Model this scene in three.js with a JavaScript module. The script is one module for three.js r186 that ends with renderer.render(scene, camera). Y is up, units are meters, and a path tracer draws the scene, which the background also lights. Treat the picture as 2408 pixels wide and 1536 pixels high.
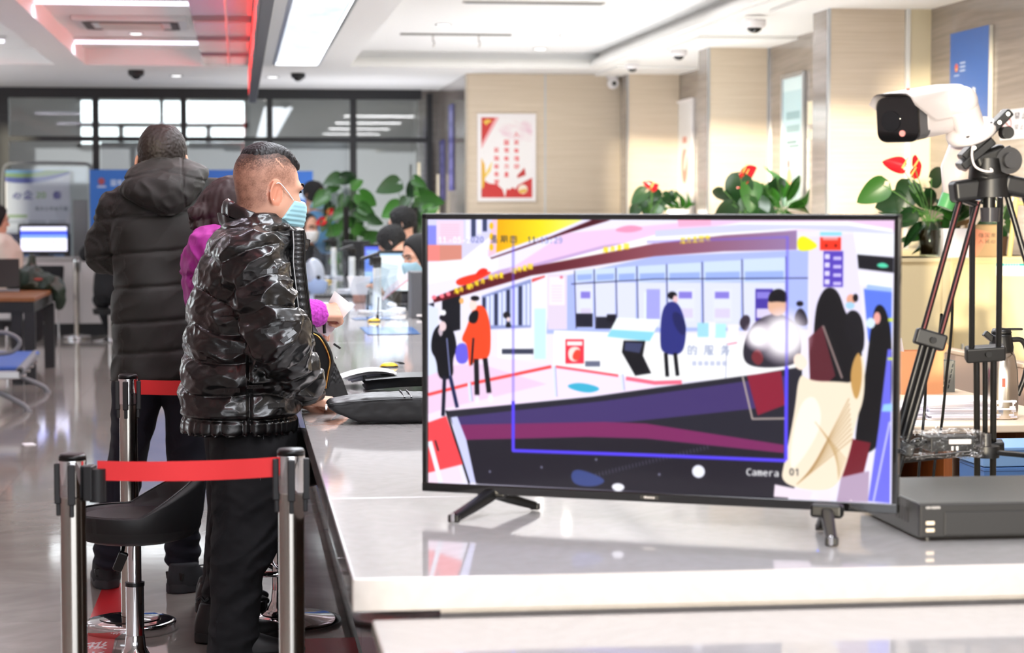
import * as THREE from 'three';
import { mergeGeometries } from 'three/addons/utils/BufferGeometryUtils.js';
import { RoundedBoxGeometry } from 'three/addons/geometries/RoundedBoxGeometry.js';
import { RectAreaLightUniformsLib } from 'three/addons/lights/RectAreaLightUniformsLib.js';
import { createNoise3D } from 'simplex-noise';

// ---------------------------------------------------------------- camera, sky, sun, large lights, exposure
const scene = new THREE.Scene();
const EYE = 1.49, FOCAL = 5000;                       // eye height; focal length in pixels of a 2408 x 1536 frame
const YAW = Math.atan(644 / FOCAL), PITCH = Math.atan(283 / FOCAL);
const camera = new THREE.PerspectiveCamera(2 * Math.atan(768 / FOCAL) * 180 / Math.PI, 2408 / 1536, 0.1, 200);
camera.position.set(0, EYE, 0);
camera.rotation.set(-PITCH, -YAW, 0, 'YXZ');
camera.focus = 6.95; camera.userData.fStop = 4.0;
camera.updateMatrixWorld(true);
const renderer = new THREE.WebGLRenderer();
renderer.toneMapping = THREE.LinearToneMapping;
renderer.toneMappingExposure = 1.2;
renderer.shadowMap.enabled = true;
RectAreaLightUniformsLib.init();

{ // a pale winter sky, brighter towards the horizon all the way round
  const w = 64, h = 32, data = new Float32Array(w * h * 4);
  for (let y = 0; y < h; y++) for (let x = 0; x < w; x++) {
    const up = Math.max(0, ((y + .5) / h - .5) * 2), o = (y * w + x) * 4, k = 1 - Math.pow(up, .6);
    data[o] = .62 + .5 * k; data[o + 1] = .76 + .38 * k; data[o + 2] = 1.02 + .12 * k; data[o + 3] = 1;
  }
  const sky = new THREE.DataTexture(data, w, h, THREE.RGBAFormat, THREE.FloatType);
  sky.mapping = THREE.EquirectangularReflectionMapping; sky.magFilter = THREE.LinearFilter; sky.needsUpdate = true;
  scene.background = sky; scene.backgroundIntensity = 3;
}
const SUN_FROM = new THREE.Vector3(-.346, .03, 1).normalize();   // low winter sun behind the camera, a little to the left
const sun = new THREE.DirectionalLight(new THREE.Color(1, .87, .66), 4.4);
sun.position.copy(SUN_FROM).multiplyScalar(30); sun.target.position.set(0, 0, 0);
sun.shadow.radius = 2; sun.shadow.mapSize.set(2048, 2048);
Object.assign(sun.shadow.camera, { left: -16, right: 16, top: 12, bottom: -12, near: 1, far: 80 });
sun.name = 'sun'; scene.add(sun, sun.target);
const CEILING_GLOW = 17, TUBE_GLOW = 20, SKY_PANEL_GLOW = 11, LEDGE_GLOW = 12;      // radiance of the ceiling fittings

// ---------------------------------------------------------------- helpers
const V = (x, y, z) => new THREE.Vector3(x, y, z);
function D(px, py, depth) {                            // the point seen at a pixel, so far from the camera along its axis
  return V((px - 1204) / FOCAL, -(py - 768) / FOCAL, -1).multiplyScalar(depth).applyEuler(camera.rotation).add(camera.position);
}
function onY(px, py, y) { const d = D(px, py, 1).sub(camera.position); return d.multiplyScalar((y - EYE) / d.y).add(camera.position); }
function onZ(px, py, z) { const d = D(px, py, 1).sub(camera.position); return d.multiplyScalar(z / d.z).add(camera.position); }
function onX(px, py, x) { const d = D(px, py, 1).sub(camera.position); return d.multiplyScalar(x / d.x).add(camera.position); }
let seedState = 12345;
const rnd = () => { seedState = (seedState * 1664525 + 1013904223) >>> 0; return seedState / 4294967296; };
const rr = (a, b) => a + (b - a) * rnd();
const noise3 = createNoise3D(rnd);
const fbm = (x, y, z, o = 4) => { let s = 0, a = .5; for (let i = 0; i < o; i++) { s += a * noise3(x, y, z); x *= 2.03; y *= 2.03; z *= 2.03; a *= .5; } return s; };
const clamp = THREE.MathUtils.clamp, lerp = THREE.MathUtils.lerp, sstep = THREE.MathUtils.smoothstep, PI = Math.PI;

// names
const used = new Map();
function numbered(name) { const n = used.get(name) ?? 0; used.set(name, n + 1); return n ? name + '_' + String(n).padStart(3, '0') : name; }
function thing(name, label, category, pos = [0, 0, 0], turn = 0, group) {
  const o = new THREE.Group(); o.name = numbered(name); scene.add(o);
  if (pos.isVector3) o.position.copy(pos); else o.position.set(...pos);
  o.rotation.y = turn; o.userData = { label, category }; if (group) o.userData.group = group;
  return o;
}
function clonePlaced(root, pos, turn, label, group) {
  const c = root.clone(); c.name = numbered(root.name.replace(/_\d{3}$/, '')); c.userData = { ...root.userData };
  if (pos.isVector3) c.position.copy(pos); else c.position.set(...pos);
  c.rotation.y = turn; if (label) c.userData.label = label; if (group) c.userData.group = group;
  scene.add(c); return c;
}
// geometry
function bare(g) {
  g = g.index ? g.toNonIndexed() : g;
  for (const k of Object.keys(g.attributes)) if (!['position', 'normal', 'uv', 'color'].includes(k)) g.deleteAttribute(k);
  if (!g.attributes.normal) g.computeVertexNormals();
  return g;
}
function metreUV(g) {                                  // box projection in metres, grain along the longer run
  const p = g.attributes.position, n = g.attributes.normal, uv = new Float32Array(p.count * 2);
  for (let i = 0; i < p.count; i++) {
    const ax = Math.abs(n.getX(i)), ay = Math.abs(n.getY(i)), az = Math.abs(n.getZ(i)), x = p.getX(i), y = p.getY(i), z = p.getZ(i);
    if (ay >= ax && ay >= az) { uv[2 * i] = x; uv[2 * i + 1] = -z; } else if (ax >= az) { uv[2 * i] = z; uv[2 * i + 1] = y; } else { uv[2 * i] = x; uv[2 * i + 1] = y; }
  }
  g.setAttribute('uv', new THREE.BufferAttribute(uv, 2)); return g;
}
function part(name, geos, material, parent, keepUV) {
  geos = [].concat(geos).map(bare);
  const col = geos.some(g => g.attributes.color);
  geos.forEach(g => { if (!g.attributes.uv || !keepUV) metreUV(g); if (!col) g.deleteAttribute('color'); });
  const m = new THREE.Mesh(geos.length > 1 ? mergeGeometries(geos) : geos[0], material);
  m.name = parent ? name : numbered(name);
  if (parent && parent !== scene) { const same = parent.children.filter(c => c.name.replace(/_\d{3}$/, '') === name).length; if (same) m.name = name + '_' + String(same).padStart(3, '0'); }
  (parent ?? scene).add(m); return m;
}
function single(name, label, category, geos, material, group, keepUV) {
  const m = part(name, geos, material, null, keepUV); m.userData = { label, category }; if (group) m.userData.group = group; return m;
}
function structure(name, geos, material, keepUV) { const m = part(name, geos, material, null, keepUV); m.userData.kind = 'structure'; return m; }
const move = (g, x, y, z) => g.translate(x, y, z);
function box(w, h, d, x = 0, y = 0, z = 0, rx = 0, ry = 0, rz = 0) { const g = new THREE.BoxGeometry(w, h, d); if (rx) g.rotateX(rx); if (rz) g.rotateZ(rz); if (ry) g.rotateY(ry); return g.translate(x, y, z); }
function rbox(w, h, d, r, x = 0, y = 0, z = 0, rx = 0, ry = 0, rz = 0) { const g = new RoundedBoxGeometry(w, h, d, 2, Math.min(r, w / 2.01, h / 2.01, d / 2.01)); if (rx) g.rotateX(rx); if (rz) g.rotateZ(rz); if (ry) g.rotateY(ry); return g.translate(x, y, z); }
const span = (x0, x1, y0, y1, z0, z1) => box(x1 - x0, y1 - y0, z1 - z0, (x0 + x1) / 2, (y0 + y1) / 2, (z0 + z1) / 2);
function cyl(r1, r2, h, x = 0, y = 0, z = 0, seg = 32, rx = 0, rz = 0) { const g = new THREE.CylinderGeometry(r1, r2, h, seg); if (rx) g.rotateX(rx); if (rz) g.rotateZ(rz); return g.translate(x, y, z); }
function ball(r, x = 0, y = 0, z = 0, sx = 1, sy = 1, sz = 1, seg = 24) { return new THREE.SphereGeometry(r, seg, seg >> 1).scale(sx, sy, sz).translate(x, y, z); }
function lathe(pts, seg = 40) { return new THREE.LatheGeometry(pts.map(p => new THREE.Vector2(p[0], p[1])), seg); }
const vec = p => p.isVector3 ? p : V(...p);
function tube(pts, r, seg, rad = 10, closed = false) { const c = new THREE.CatmullRomCurve3(pts.map(vec), closed, 'centripetal'); return new THREE.TubeGeometry(c, seg ?? pts.length * 8, r, rad, closed); }
function rod(a, b, r1, r2 = r1, seg = 16) {
  a = vec(a); b = vec(b); const d = b.clone().sub(a), g = new THREE.CylinderGeometry(r2, r1, d.length(), seg);
  g.applyQuaternion(new THREE.Quaternion().setFromUnitVectors(V(0, 1, 0), d.clone().normalize()));
  return g.translate((a.x + b.x) / 2, (a.y + b.y) / 2, (a.z + b.z) / 2);
}
function bar(a, b, w, t, upHint = V(0, 1, 0)) {        // a rectangular bar from a to b, w along the hint's side, t across
  a = vec(a); b = vec(b); const d = b.clone().sub(a), L = d.length(), y = d.clone().normalize(), z = V().crossVectors(y, upHint).normalize(), x = V().crossVectors(y, z);
  const g = new RoundedBoxGeometry(w, L, t, 1, Math.min(w, t) * .18);
  return g.applyMatrix4(new THREE.Matrix4().makeBasis(x, y, z)).translate((a.x + b.x) / 2, (a.y + b.y) / 2, (a.z + b.z) / 2);
}
function slab(shapePts, depth, bevel = 0) {            // outline in x,y extruded along z
  const s = new THREE.Shape(shapePts.map(p => new THREE.Vector2(p[0], p[1])));
  return new THREE.ExtrudeGeometry(s, { depth, bevelEnabled: bevel > 0, bevelSize: bevel, bevelThickness: bevel, bevelSegments: 2, curveSegments: 12 });
}
function skin(rows) {                                  // rows of points joined into a smooth sheet
  const n = rows[0].length, pos = [], uv = [], idx = [];
  rows.forEach((r, i) => r.forEach((p, j) => { pos.push(p.x, p.y, p.z); uv.push(j / (n - 1), i / (rows.length - 1)); }));
  for (let i = 0; i < rows.length - 1; i++) for (let j = 0; j < n - 1; j++) { const a = i * n + j; idx.push(a, a + 1, a + n, a + 1, a + n + 1, a + n); }
  const g = new THREE.BufferGeometry(); g.setAttribute('position', new THREE.Float32BufferAttribute(pos, 3)); g.setAttribute('uv', new THREE.Float32BufferAttribute(uv, 2)); g.setIndex(idx); g.computeVertexNormals();
  return g;
}
// ---------------------------------------------------------------- textures and materials
function canvas(w, h, draw) { const c = document.createElement('canvas'); c.width = w; c.height = h; draw(c.getContext('2d'), w, h); const t = new THREE.CanvasTexture(c); t.colorSpace = THREE.SRGBColorSpace; t.anisotropy = 8; return t; }
function tex(w, h, fn, { srgb = true, size = [1, 1] } = {}) {   // fn(u, v) -> grey or [r, g, b] in 0..1; tiles, covering size metres
  const data = new Uint8Array(w * h * 4);
  for (let y = 0; y < h; y++) for (let x = 0; x < w; x++) {
    const c = fn(x / w, y / h), o = (y * w + x) * 4, a = c.length ? c : [c, c, c];
    data[o] = clamp(a[0], 0, 1) * 255; data[o + 1] = clamp(a[1], 0, 1) * 255; data[o + 2] = clamp(a[2], 0, 1) * 255; data[o + 3] = 255;
  }
  const t = new THREE.DataTexture(data, w, h); t.magFilter = THREE.LinearFilter; t.minFilter = THREE.LinearMipmapLinearFilter; t.generateMipmaps = true;
  t.wrapS = t.wrapT = THREE.RepeatWrapping; t.repeat.set(1 / size[0], 1 / size[1]); if (srgb) t.colorSpace = THREE.SRGBColorSpace; t.needsUpdate = true; return t;
}
const ring = (u, v, fu, fv, seed = 0, o = 4) => {      // tiling noise on a torus-like mapping
  const a = u * 2 * PI, b = v * 2 * PI; return fbm(Math.cos(a) * fu + seed, Math.sin(a) * fu + Math.cos(b) * fv, Math.sin(b) * fv - seed, o);
};
function mat(color, roughness = .6, o = {}) { const { phys, ...rest } = o; return new (phys || o.clearcoat || o.transmission || o.sheen ? THREE.MeshPhysicalMaterial : THREE.MeshStandardMaterial)({ color, roughness, ...rest }); }
const glow = (color, k, map) => new THREE.MeshStandardMaterial({ color: 0x111111, roughness: .4, emissive: color, emissiveIntensity: k, emissiveMap: map ?? null });

const beigeGrain = tex(512, 512, (u, v) => { const s = ring(u, v, .35, 9, 3, 5), b = ring(u, v, 1.2, 26, 8, 3), k = .5 + .5 * s + .18 * b; return [.80 + .085 * k, .735 + .09 * k, .64 + .105 * k]; }, { size: [2.4, 1.2] });
const graniteMap = tex(512, 512, (u, v) => { const s = ring(u, v, .5, 5, 21, 5), k = .5 + .6 * s; return [.53 + .12 * k, .485 + .12 * k, .445 + .12 * k]; }, { size: [3.2, 1.6] });
const floorMap = tex(512, 512, (u, v) => { const s = ring(u, v, 1.4, 1.1, 40, 5), k = .5 + .7 * s; return [.56 + .08 * k, .535 + .08 * k, .505 + .085 * k]; }, { size: [2.3, 1.7] });
const quartzMap = tex(512, 512, (u, v) => { const s = ring(u, v, 3, 3, 60, 5), k = .5 + .5 * s; return [.685 + .05 * k, .67 + .05 * k, .665 + .055 * k]; }, { size: [.9, .9] });
const woodMap = tex(256, 512, (u, v) => { const s = ring(u, v, 4, .3, 11, 4), k = .5 + .8 * s; return [.66 + .1 * k, .47 + .1 * k, .3 + .09 * k]; }, { size: [.4, 1.2] });
const fineBump = tex(256, 256, (u, v) => .5 + .5 * ring(u, v, 14, 14, 5, 3), { srgb: false, size: [.06, .06] });
const weaveBump = tex(128, 128, (u, v) => .5 + .25 * Math.sin(u * 2 * PI * 16) * Math.sin(v * 2 * PI * 16) + .2 * ring(u, v, 6, 6, 2, 2), { srgb: false, size: [.03, .03] });
const creaseBump = tex(512, 512, (u, v) => { const w = ring(u, v, 1.6, 2.2, 7, 4); return .5 + .5 * (1 - 2 * Math.abs(w)) * .6 + .2 * ring(u, v, 6, 6, 9, 3); }, { srgb: false, size: [.42, .42] });

const M = {
  beige: mat(0xffffff, .34, { map: beigeGrain }), granite: mat(0xffffff, .1, { map: graniteMap }), graniteDark: mat(0xf0f0f6, .14, { map: graniteMap }),
  floor: mat(0xffffff, .07, { map: floorMap, bumpMap: tex(128, 128, (u, v) => .5 + .5 * ring(u, v, 2, 2, 17, 2), { srgb: false, size: [1.3, 1.3] }), bumpScale: .00012 }),
  joint: mat(0x6d6761, .7), plaster: mat(0xf1f1f0, .75), plasterWarm: mat(0xf4f3ef, .7), whitePaint: mat(0xe4e4e2, .4), glossySoffit: mat(0xd4d2cf, .16),
  quartz: mat(0xffffff, .06, { map: quartzMap }), darkStone: mat(0x5d4c3d, .12, { map: graniteMap }), blackFrame: mat(0x1b1c1f, .45), blackPlastic: mat(0x0c0c0d, .36), blackGloss: mat(0x0b0b0c, .08, { clearcoat: 1, clearcoatRoughness: .03 }),
  greyPlastic: mat(0x3a3a3c, .5), darkGrey: mat(0x242528, .5), midGrey: mat(0x7d8084, .5), steel: mat(0xc9c4bd, .16, { metalness: 1 }), chrome: mat(0xe4e4e6, .05, { metalness: 1 }), aluminium: mat(0xc7cacd, .32, { metalness: .9 }),
  pane: mat(0xf3f6f6, 0, { transmission: 1, thickness: 0 }), acrylic: mat(0xf4f7fa, .03, { transmission: 1, thickness: 0 }), frosted: mat(0xf2f2f4, .5, { transmission: .55, thickness: 0 }),
  redTape: mat(0xff3c40, .62, { bumpMap: weaveBump, bumpScale: .0002 }), leather: mat(0x111113, .42, { bumpMap: fineBump, bumpScale: .0004 }), paper: mat(0xf3f3f6, .8), gold: mat(0xd9a860, .25, { metalness: 1 }),
  white: mat(0xf4f0f0, .35), cream: mat(0xe8dcbc, .45), wood: mat(0xffffff, .45, { map: woodMap }), cabinet: mat(0xecdcae, .42), cabinetDark: mat(0xd9c9a0, .42), yellow: mat(0xf2c21c, .4),
  skin: mat(0xd6a289, .55, { vertexColors: true }), blackCloth: mat(0x17171b, .85, { bumpMap: weaveBump, bumpScale: .0006 }),
};
// a lamp: its glowing face and a light of the same size just below it
function areaDown(w, l, x, y, z, color, radiance) { const L = new THREE.RectAreaLight(color, radiance, w, l); L.position.set(x, y, z); L.rotation.x = -PI / 2; L.name = 'lamp_light'; return L; }
// ---------------------------------------------------------------- the setting
const ZG = -25.9, ZB = -22.6, SOFFIT = 2.9, TOP = 3.06, FRONT = 4, WL = -6.5, WR = 4.62, WR2 = 4.84;
{
  const floor = structure('floor', span(WL, WR2 + .2, -.16, -.006, -33, FRONT), M.joint);
  const tiles = [0, 1, 2, 3].map(k => { const m = M.floor.clone(); m.map = M.floor.map.clone(); m.map.offset.set(k * .27, k * .41); m.color.setScalar(.94 + .03 * k); return m; });
  for (let i = 0; i < 7; i++) for (let j = 0; j < 26; j++) {
    const x = -4.02 + i * .8, z = -25.72 + j * .8;
    const t = part('tile', box(.7985, .006, .7985, x, -.003, z), tiles[(i * 7 + j * 3 + (i * j) % 5) % 4], floor);
  }
  part('paved_area', [span(1.18, WR2, -.006, 0, -26, FRONT), span(WL, -4.42, -.006, 0, -26, FRONT), span(-4.42, 1.18, -.006, 0, -5.32, FRONT), span(WL, WR2, -.006, 0, -33, -26.12)], M.floor, floor);
  structure('wall_left', [span(WL - .2, WL, 0, 3.3, -33, -22.6), span(WL - .2, WL, 0, 3.3, -13.5, FRONT), span(WL - .2, WL, 0, .7, -22.6, -13.5), span(WL - .2, WL, 2.8, 3.3, -22.6, -13.5)], M.plaster);
  { const w3 = structure('window_3', [span(WL - .14, WL - .06, .7, .76, -22.6, -13.5), span(WL - .14, WL - .06, 2.74, 2.8, -22.6, -13.5)], M.whitePaint); for (let k = 0; k < 7; k++) { const z = -22.57 + k * 1.507; part('mullion', span(WL - .14, WL - .06, .76, 2.74, z - .03, z + .03), M.whitePaint, w3); if (k < 6) part('pane', span(WL - .103, WL - .097, .76, 2.74, z + .03, z + 1.477), M.pane, w3); } structure('ground_side', span(-60, WL - .25, -.3, -.17, -70, FRONT), mat(0xb5b0a8, .8)); }
  structure('wall_right', [span(WR, WR2 + .3, 0, 3.3, -26.1, -14.56), span(WR2, WR2 + .3, 0, 3.3, -14.56, FRONT)], M.granite);
  const wb = structure('wall_back', span(2.43, WR, 0, SOFFIT, ZB - .25, ZB - .02), M.beige);
  let xs = [2.44, onZ(1282, 300, ZB).x, WR];
  for (let i = 0; i < 2; i++) for (let j = 0; j < 2; j++) part('wall_panel', span(xs[i] + .004, xs[i + 1] - .004, j * 1.45, j * 1.45 + 1.446, ZB - .02, ZB), M.beige, wb);
  part('seam_strip', span(xs[1] - .008, xs[1] + .008, 0, SOFFIT, ZB - .02, ZB + .004), M.aluminium, wb);
  structure('wall_return', span(2.43, 2.6, 0, SOFFIT, ZG - .1, ZB - .25), M.graniteDark);
  structure('wall_partition_end', span(2.2, 2.6, 0, SOFFIT, ZG - .35, ZG - .1), M.graniteDark);
  // pilasters on the right wall
  [[-22.05, 4.063, WR], [-18.25, 4.079, WR], [-14.55, 4.109, 4.66]].forEach(([z, x0, x1], i) => {
    const p = structure('pilaster_' + (i + 1), span(x0, WR2 + .1, 0, SOFFIT, z - .42, z - .02), M.granite);
    part('front_cladding', span(x0 + .003, x1 - .004, 0, SOFFIT, z - .02, z), M.beige, p);
    part('corner_trim', [span(x0 - .006, x0 + .012, 0, SOFFIT, z - .03, z + .004), ...(i === 1 ? [span(x1 - .02, x1, 0, SOFFIT, z, z + .012)] : [])], M.aluminium, p);
    if (i === 2) { part('side_cladding', span(x1 + .03, WR2, 0, TOP, z - .02, z + .02), M.cream, p); part('corner_strip', span(x1, x1 + .028, 0, TOP, z - .02, z + .03), mat(0xf2f2ee, .3), p); }
  });
  // ceiling
  structure('ceiling', span(WL, WR2 + .2, TOP, TOP + .2, -26.1, FRONT), M.plaster);
  structure('soffit_back', span(WL, WR2, SOFFIT, TOP, ZG - .1, -21.7), M.plaster);
  const sc = structure('soffit_counter', [span(-.33, .36, SOFFIT + .012, TOP, -21.7, FRONT), span(.36, .82, SOFFIT + .05, TOP, -21.7, FRONT), span(.82, 1.13, SOFFIT, TOP, -21.7, FRONT)], M.plaster);
  for (let z = -21.68; z < -6; z += 1.9) for (const [a, b] of [[-.33, -.085], [-.065, .12]]) {
    part('ceiling_panel', span(a, b, SOFFIT, SOFFIT + .012, z, z + 1.3), M.glossySoffit, sc); part('ceiling_panel', span(a, b, SOFFIT + .006, SOFFIT + .012, z + 1.3, z + 1.9), M.midGrey, sc);
  }
  part('edge_strip', [span(.2, .36, SOFFIT, SOFFIT + .012, -21.7, FRONT)], M.whitePaint, sc);
  structure('soffit_left', [span(-1.8, -1.5, SOFFIT, TOP, -21.7, FRONT), span(-3.9, -3.6, SOFFIT, TOP, -21.7, FRONT), span(WL, -5.2, SOFFIT, TOP, -21.7, FRONT)], M.plaster);
  structure('soffit_right', [span(3.7, WR2, SOFFIT, TOP, -21.7, FRONT)], M.plasterWarm);
  const tr = structure('trim_1', [span(3.58, 3.7, SOFFIT + .012, SOFFIT + .05, -21.7, FRONT), span(3.62, 3.7, SOFFIT + .05, SOFFIT + .09, -21.7, FRONT), span(3.64, 3.72, SOFFIT - .006, SOFFIT + .012, -21.7, FRONT)], M.plasterWarm);
  part('cornice', [span(1.13, 3.6, SOFFIT + .0, SOFFIT + .05, -21.7, -21.6), span(1.13, 3.6, SOFFIT + .05, SOFFIT + .09, -21.7, -21.64)], M.plasterWarm, tr);
  structure('soffit_pilaster', [-22.05, -18.25, -14.55].map(z => span(3.78, WR2, SOFFIT - .03, SOFFIT, z - .4, z + .95)), M.plasterWarm);

  // glass partition across the far end
  const yT = onZ(300, 216, ZG).y, yM = onZ(300, 327, ZG).y, w = structure('window_1', [span(-3.6, 2.22, yT - .075, SOFFIT, ZG - .06, ZG + .06)], M.blackFrame);
  const ms = [[-60, 22], [218, 233], [425, 439], [627, 641], [823, 838], [1004, 1016]].map(([a, b]) => [onZ(a, 320, ZG).x, onZ(b, 320, ZG).x]);
  ms.forEach(([a, b]) => part('mullion', span(a, b, 0, yT, ZG - .05, ZG + .05), M.blackFrame, w));
  for (let i = 0; i < 5; i++) {
    const a = ms[i][1], b = ms[i + 1][0];
    part('transom', span(a, b, yM - .03, yM + .03, ZG - .045, ZG + .045), M.blackFrame, w);
    part('pane', span(a, b, yM + .03, yT - .07, ZG - .003, ZG + .003), M.pane, w); part('pane', span(a, b, .05, yM - .03, ZG - .003, ZG + .003), M.pane, w);
  }
  part('mullion', span(-6.5, ms[0][0], 0, yT, ZG - .05, ZG + .05), M.graniteDark, w);
  // the office behind it, with its own window
  const wz = -32, W0 = onZ(180, 300, wz).x, W1 = onZ(584, 300, wz).x, wy = y => onZ(400, y, wz).y, wt = 3.1, wbm = 2.36;
  structure('wall_office_back', [span(WL, W0, 0, 3.3, wz - .2, wz), span(W1, WR2, 0, 3.3, wz - .2, wz), span(W0, W1, wt, 3.3, wz - .2, wz), span(W0, W1, 0, wbm, wz - .2, wz)], M.plaster);
  structure('ceiling_office', span(WL, WR2 + .2, 3.12, 3.3, wz - .2, -26.1), M.plaster);
  structure('wall_office_right', span(2.6, 2.8, 0, 3.2, wz, ZG - .35), M.plaster);
  const win = structure('window_2', [span(W0, W1, wt - .05, wt, wz - .12, wz - .04), span(W0, W1, wbm, wbm + .05, wz - .12, wz - .04)], M.whitePaint);
  const bx = px => onZ(px, 300, wz).x, yr = wy(294);
  part('frame_bar', [span(W0, W1, yr - .035, yr + .035, wz - .12, wz - .04), span(bx(380) - .03, bx(380) + .03, wbm, wt, wz - .12, wz - .04), ...[284, 490].map(p => span(bx(p) - .04, bx(p) + .04, wbm, yr, wz - .12, wz - .04)), span(W0, W0 + .06, wbm, wt, wz - .12, wz - .04), span(W1 - .06, W1, wbm, wt, wz - .12, wz - .04)], M.whitePaint, win);
  [[W0, bx(380)], [bx(380), W1]].forEach(([a, b]) => { part('pane', span(a, b, yr + .03, wt - .05, wz - .082, wz - .078), M.pane, win); part('pane', span(a, b, wbm + .05, yr - .03, wz - .082, wz - .078), M.pane, win); });
  // the street front behind the camera: low solid wall with a high strip window on one side, open glazing on the other
  structure('wall_front', [span(WL, -2.6, 0, 2.08, FRONT, FRONT + .2), span(WL, -5.15, 2.08, 2.98, FRONT, FRONT + .2), span(WL, WR2 + .3, 2.98, 3.4, FRONT, FRONT + .2), span(-2.75, -2.6, 2.08, 2.98, FRONT, FRONT + .2), span(4.7, WR2 + .3, 0, 2.98, FRONT, FRONT + .2)], M.plaster);
  structure('ground', span(-40, 40, -.3, -.17, FRONT, 60), mat(0x9c958c, .8));
  structure('ground_back', span(-40, 40, -.3, -.17, -70, -33), mat(0xa8a8a4, .8));

  // blinds inside the lower panes
  const blindMat = mat(0xb9babd, .5);
  [[1, 2, 1.0], [2, 3, 1.0], [3, 4, .95]].forEach(([i, j, bottom], k) => {
    const a = ms[i][1] + .01, b = ms[j][0] - .01, top = yM - .05, label = ['pale horizontal blind behind the lower pane above the left blue board', 'pale horizontal blind behind the heads of the two waiting men', 'grey horizontal blind behind the tall leafy plant'][k];
    const t = thing('window_blind', label, 'blind', [(a + b) / 2, bottom, ZG - .22], 0, 'blinds on the far glass partition');
    part('head_rail', box(b - a, .04, .05, 0, top - bottom, 0), blindMat, t);
    const s = []; for (let y = 0; y < top - bottom - .03; y += .03) s.push(box(b - a, .0012, .034, 0, y, 0, 1.12));
    part('slats', s, blindMat, t).userData.kind = 'stuff'; for (const k of [-.4, 0, .4]) part('bracket', box(.03, .02, .2, k * (b - a), top - bottom, .1), blindMat, t);
  });
}
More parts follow.
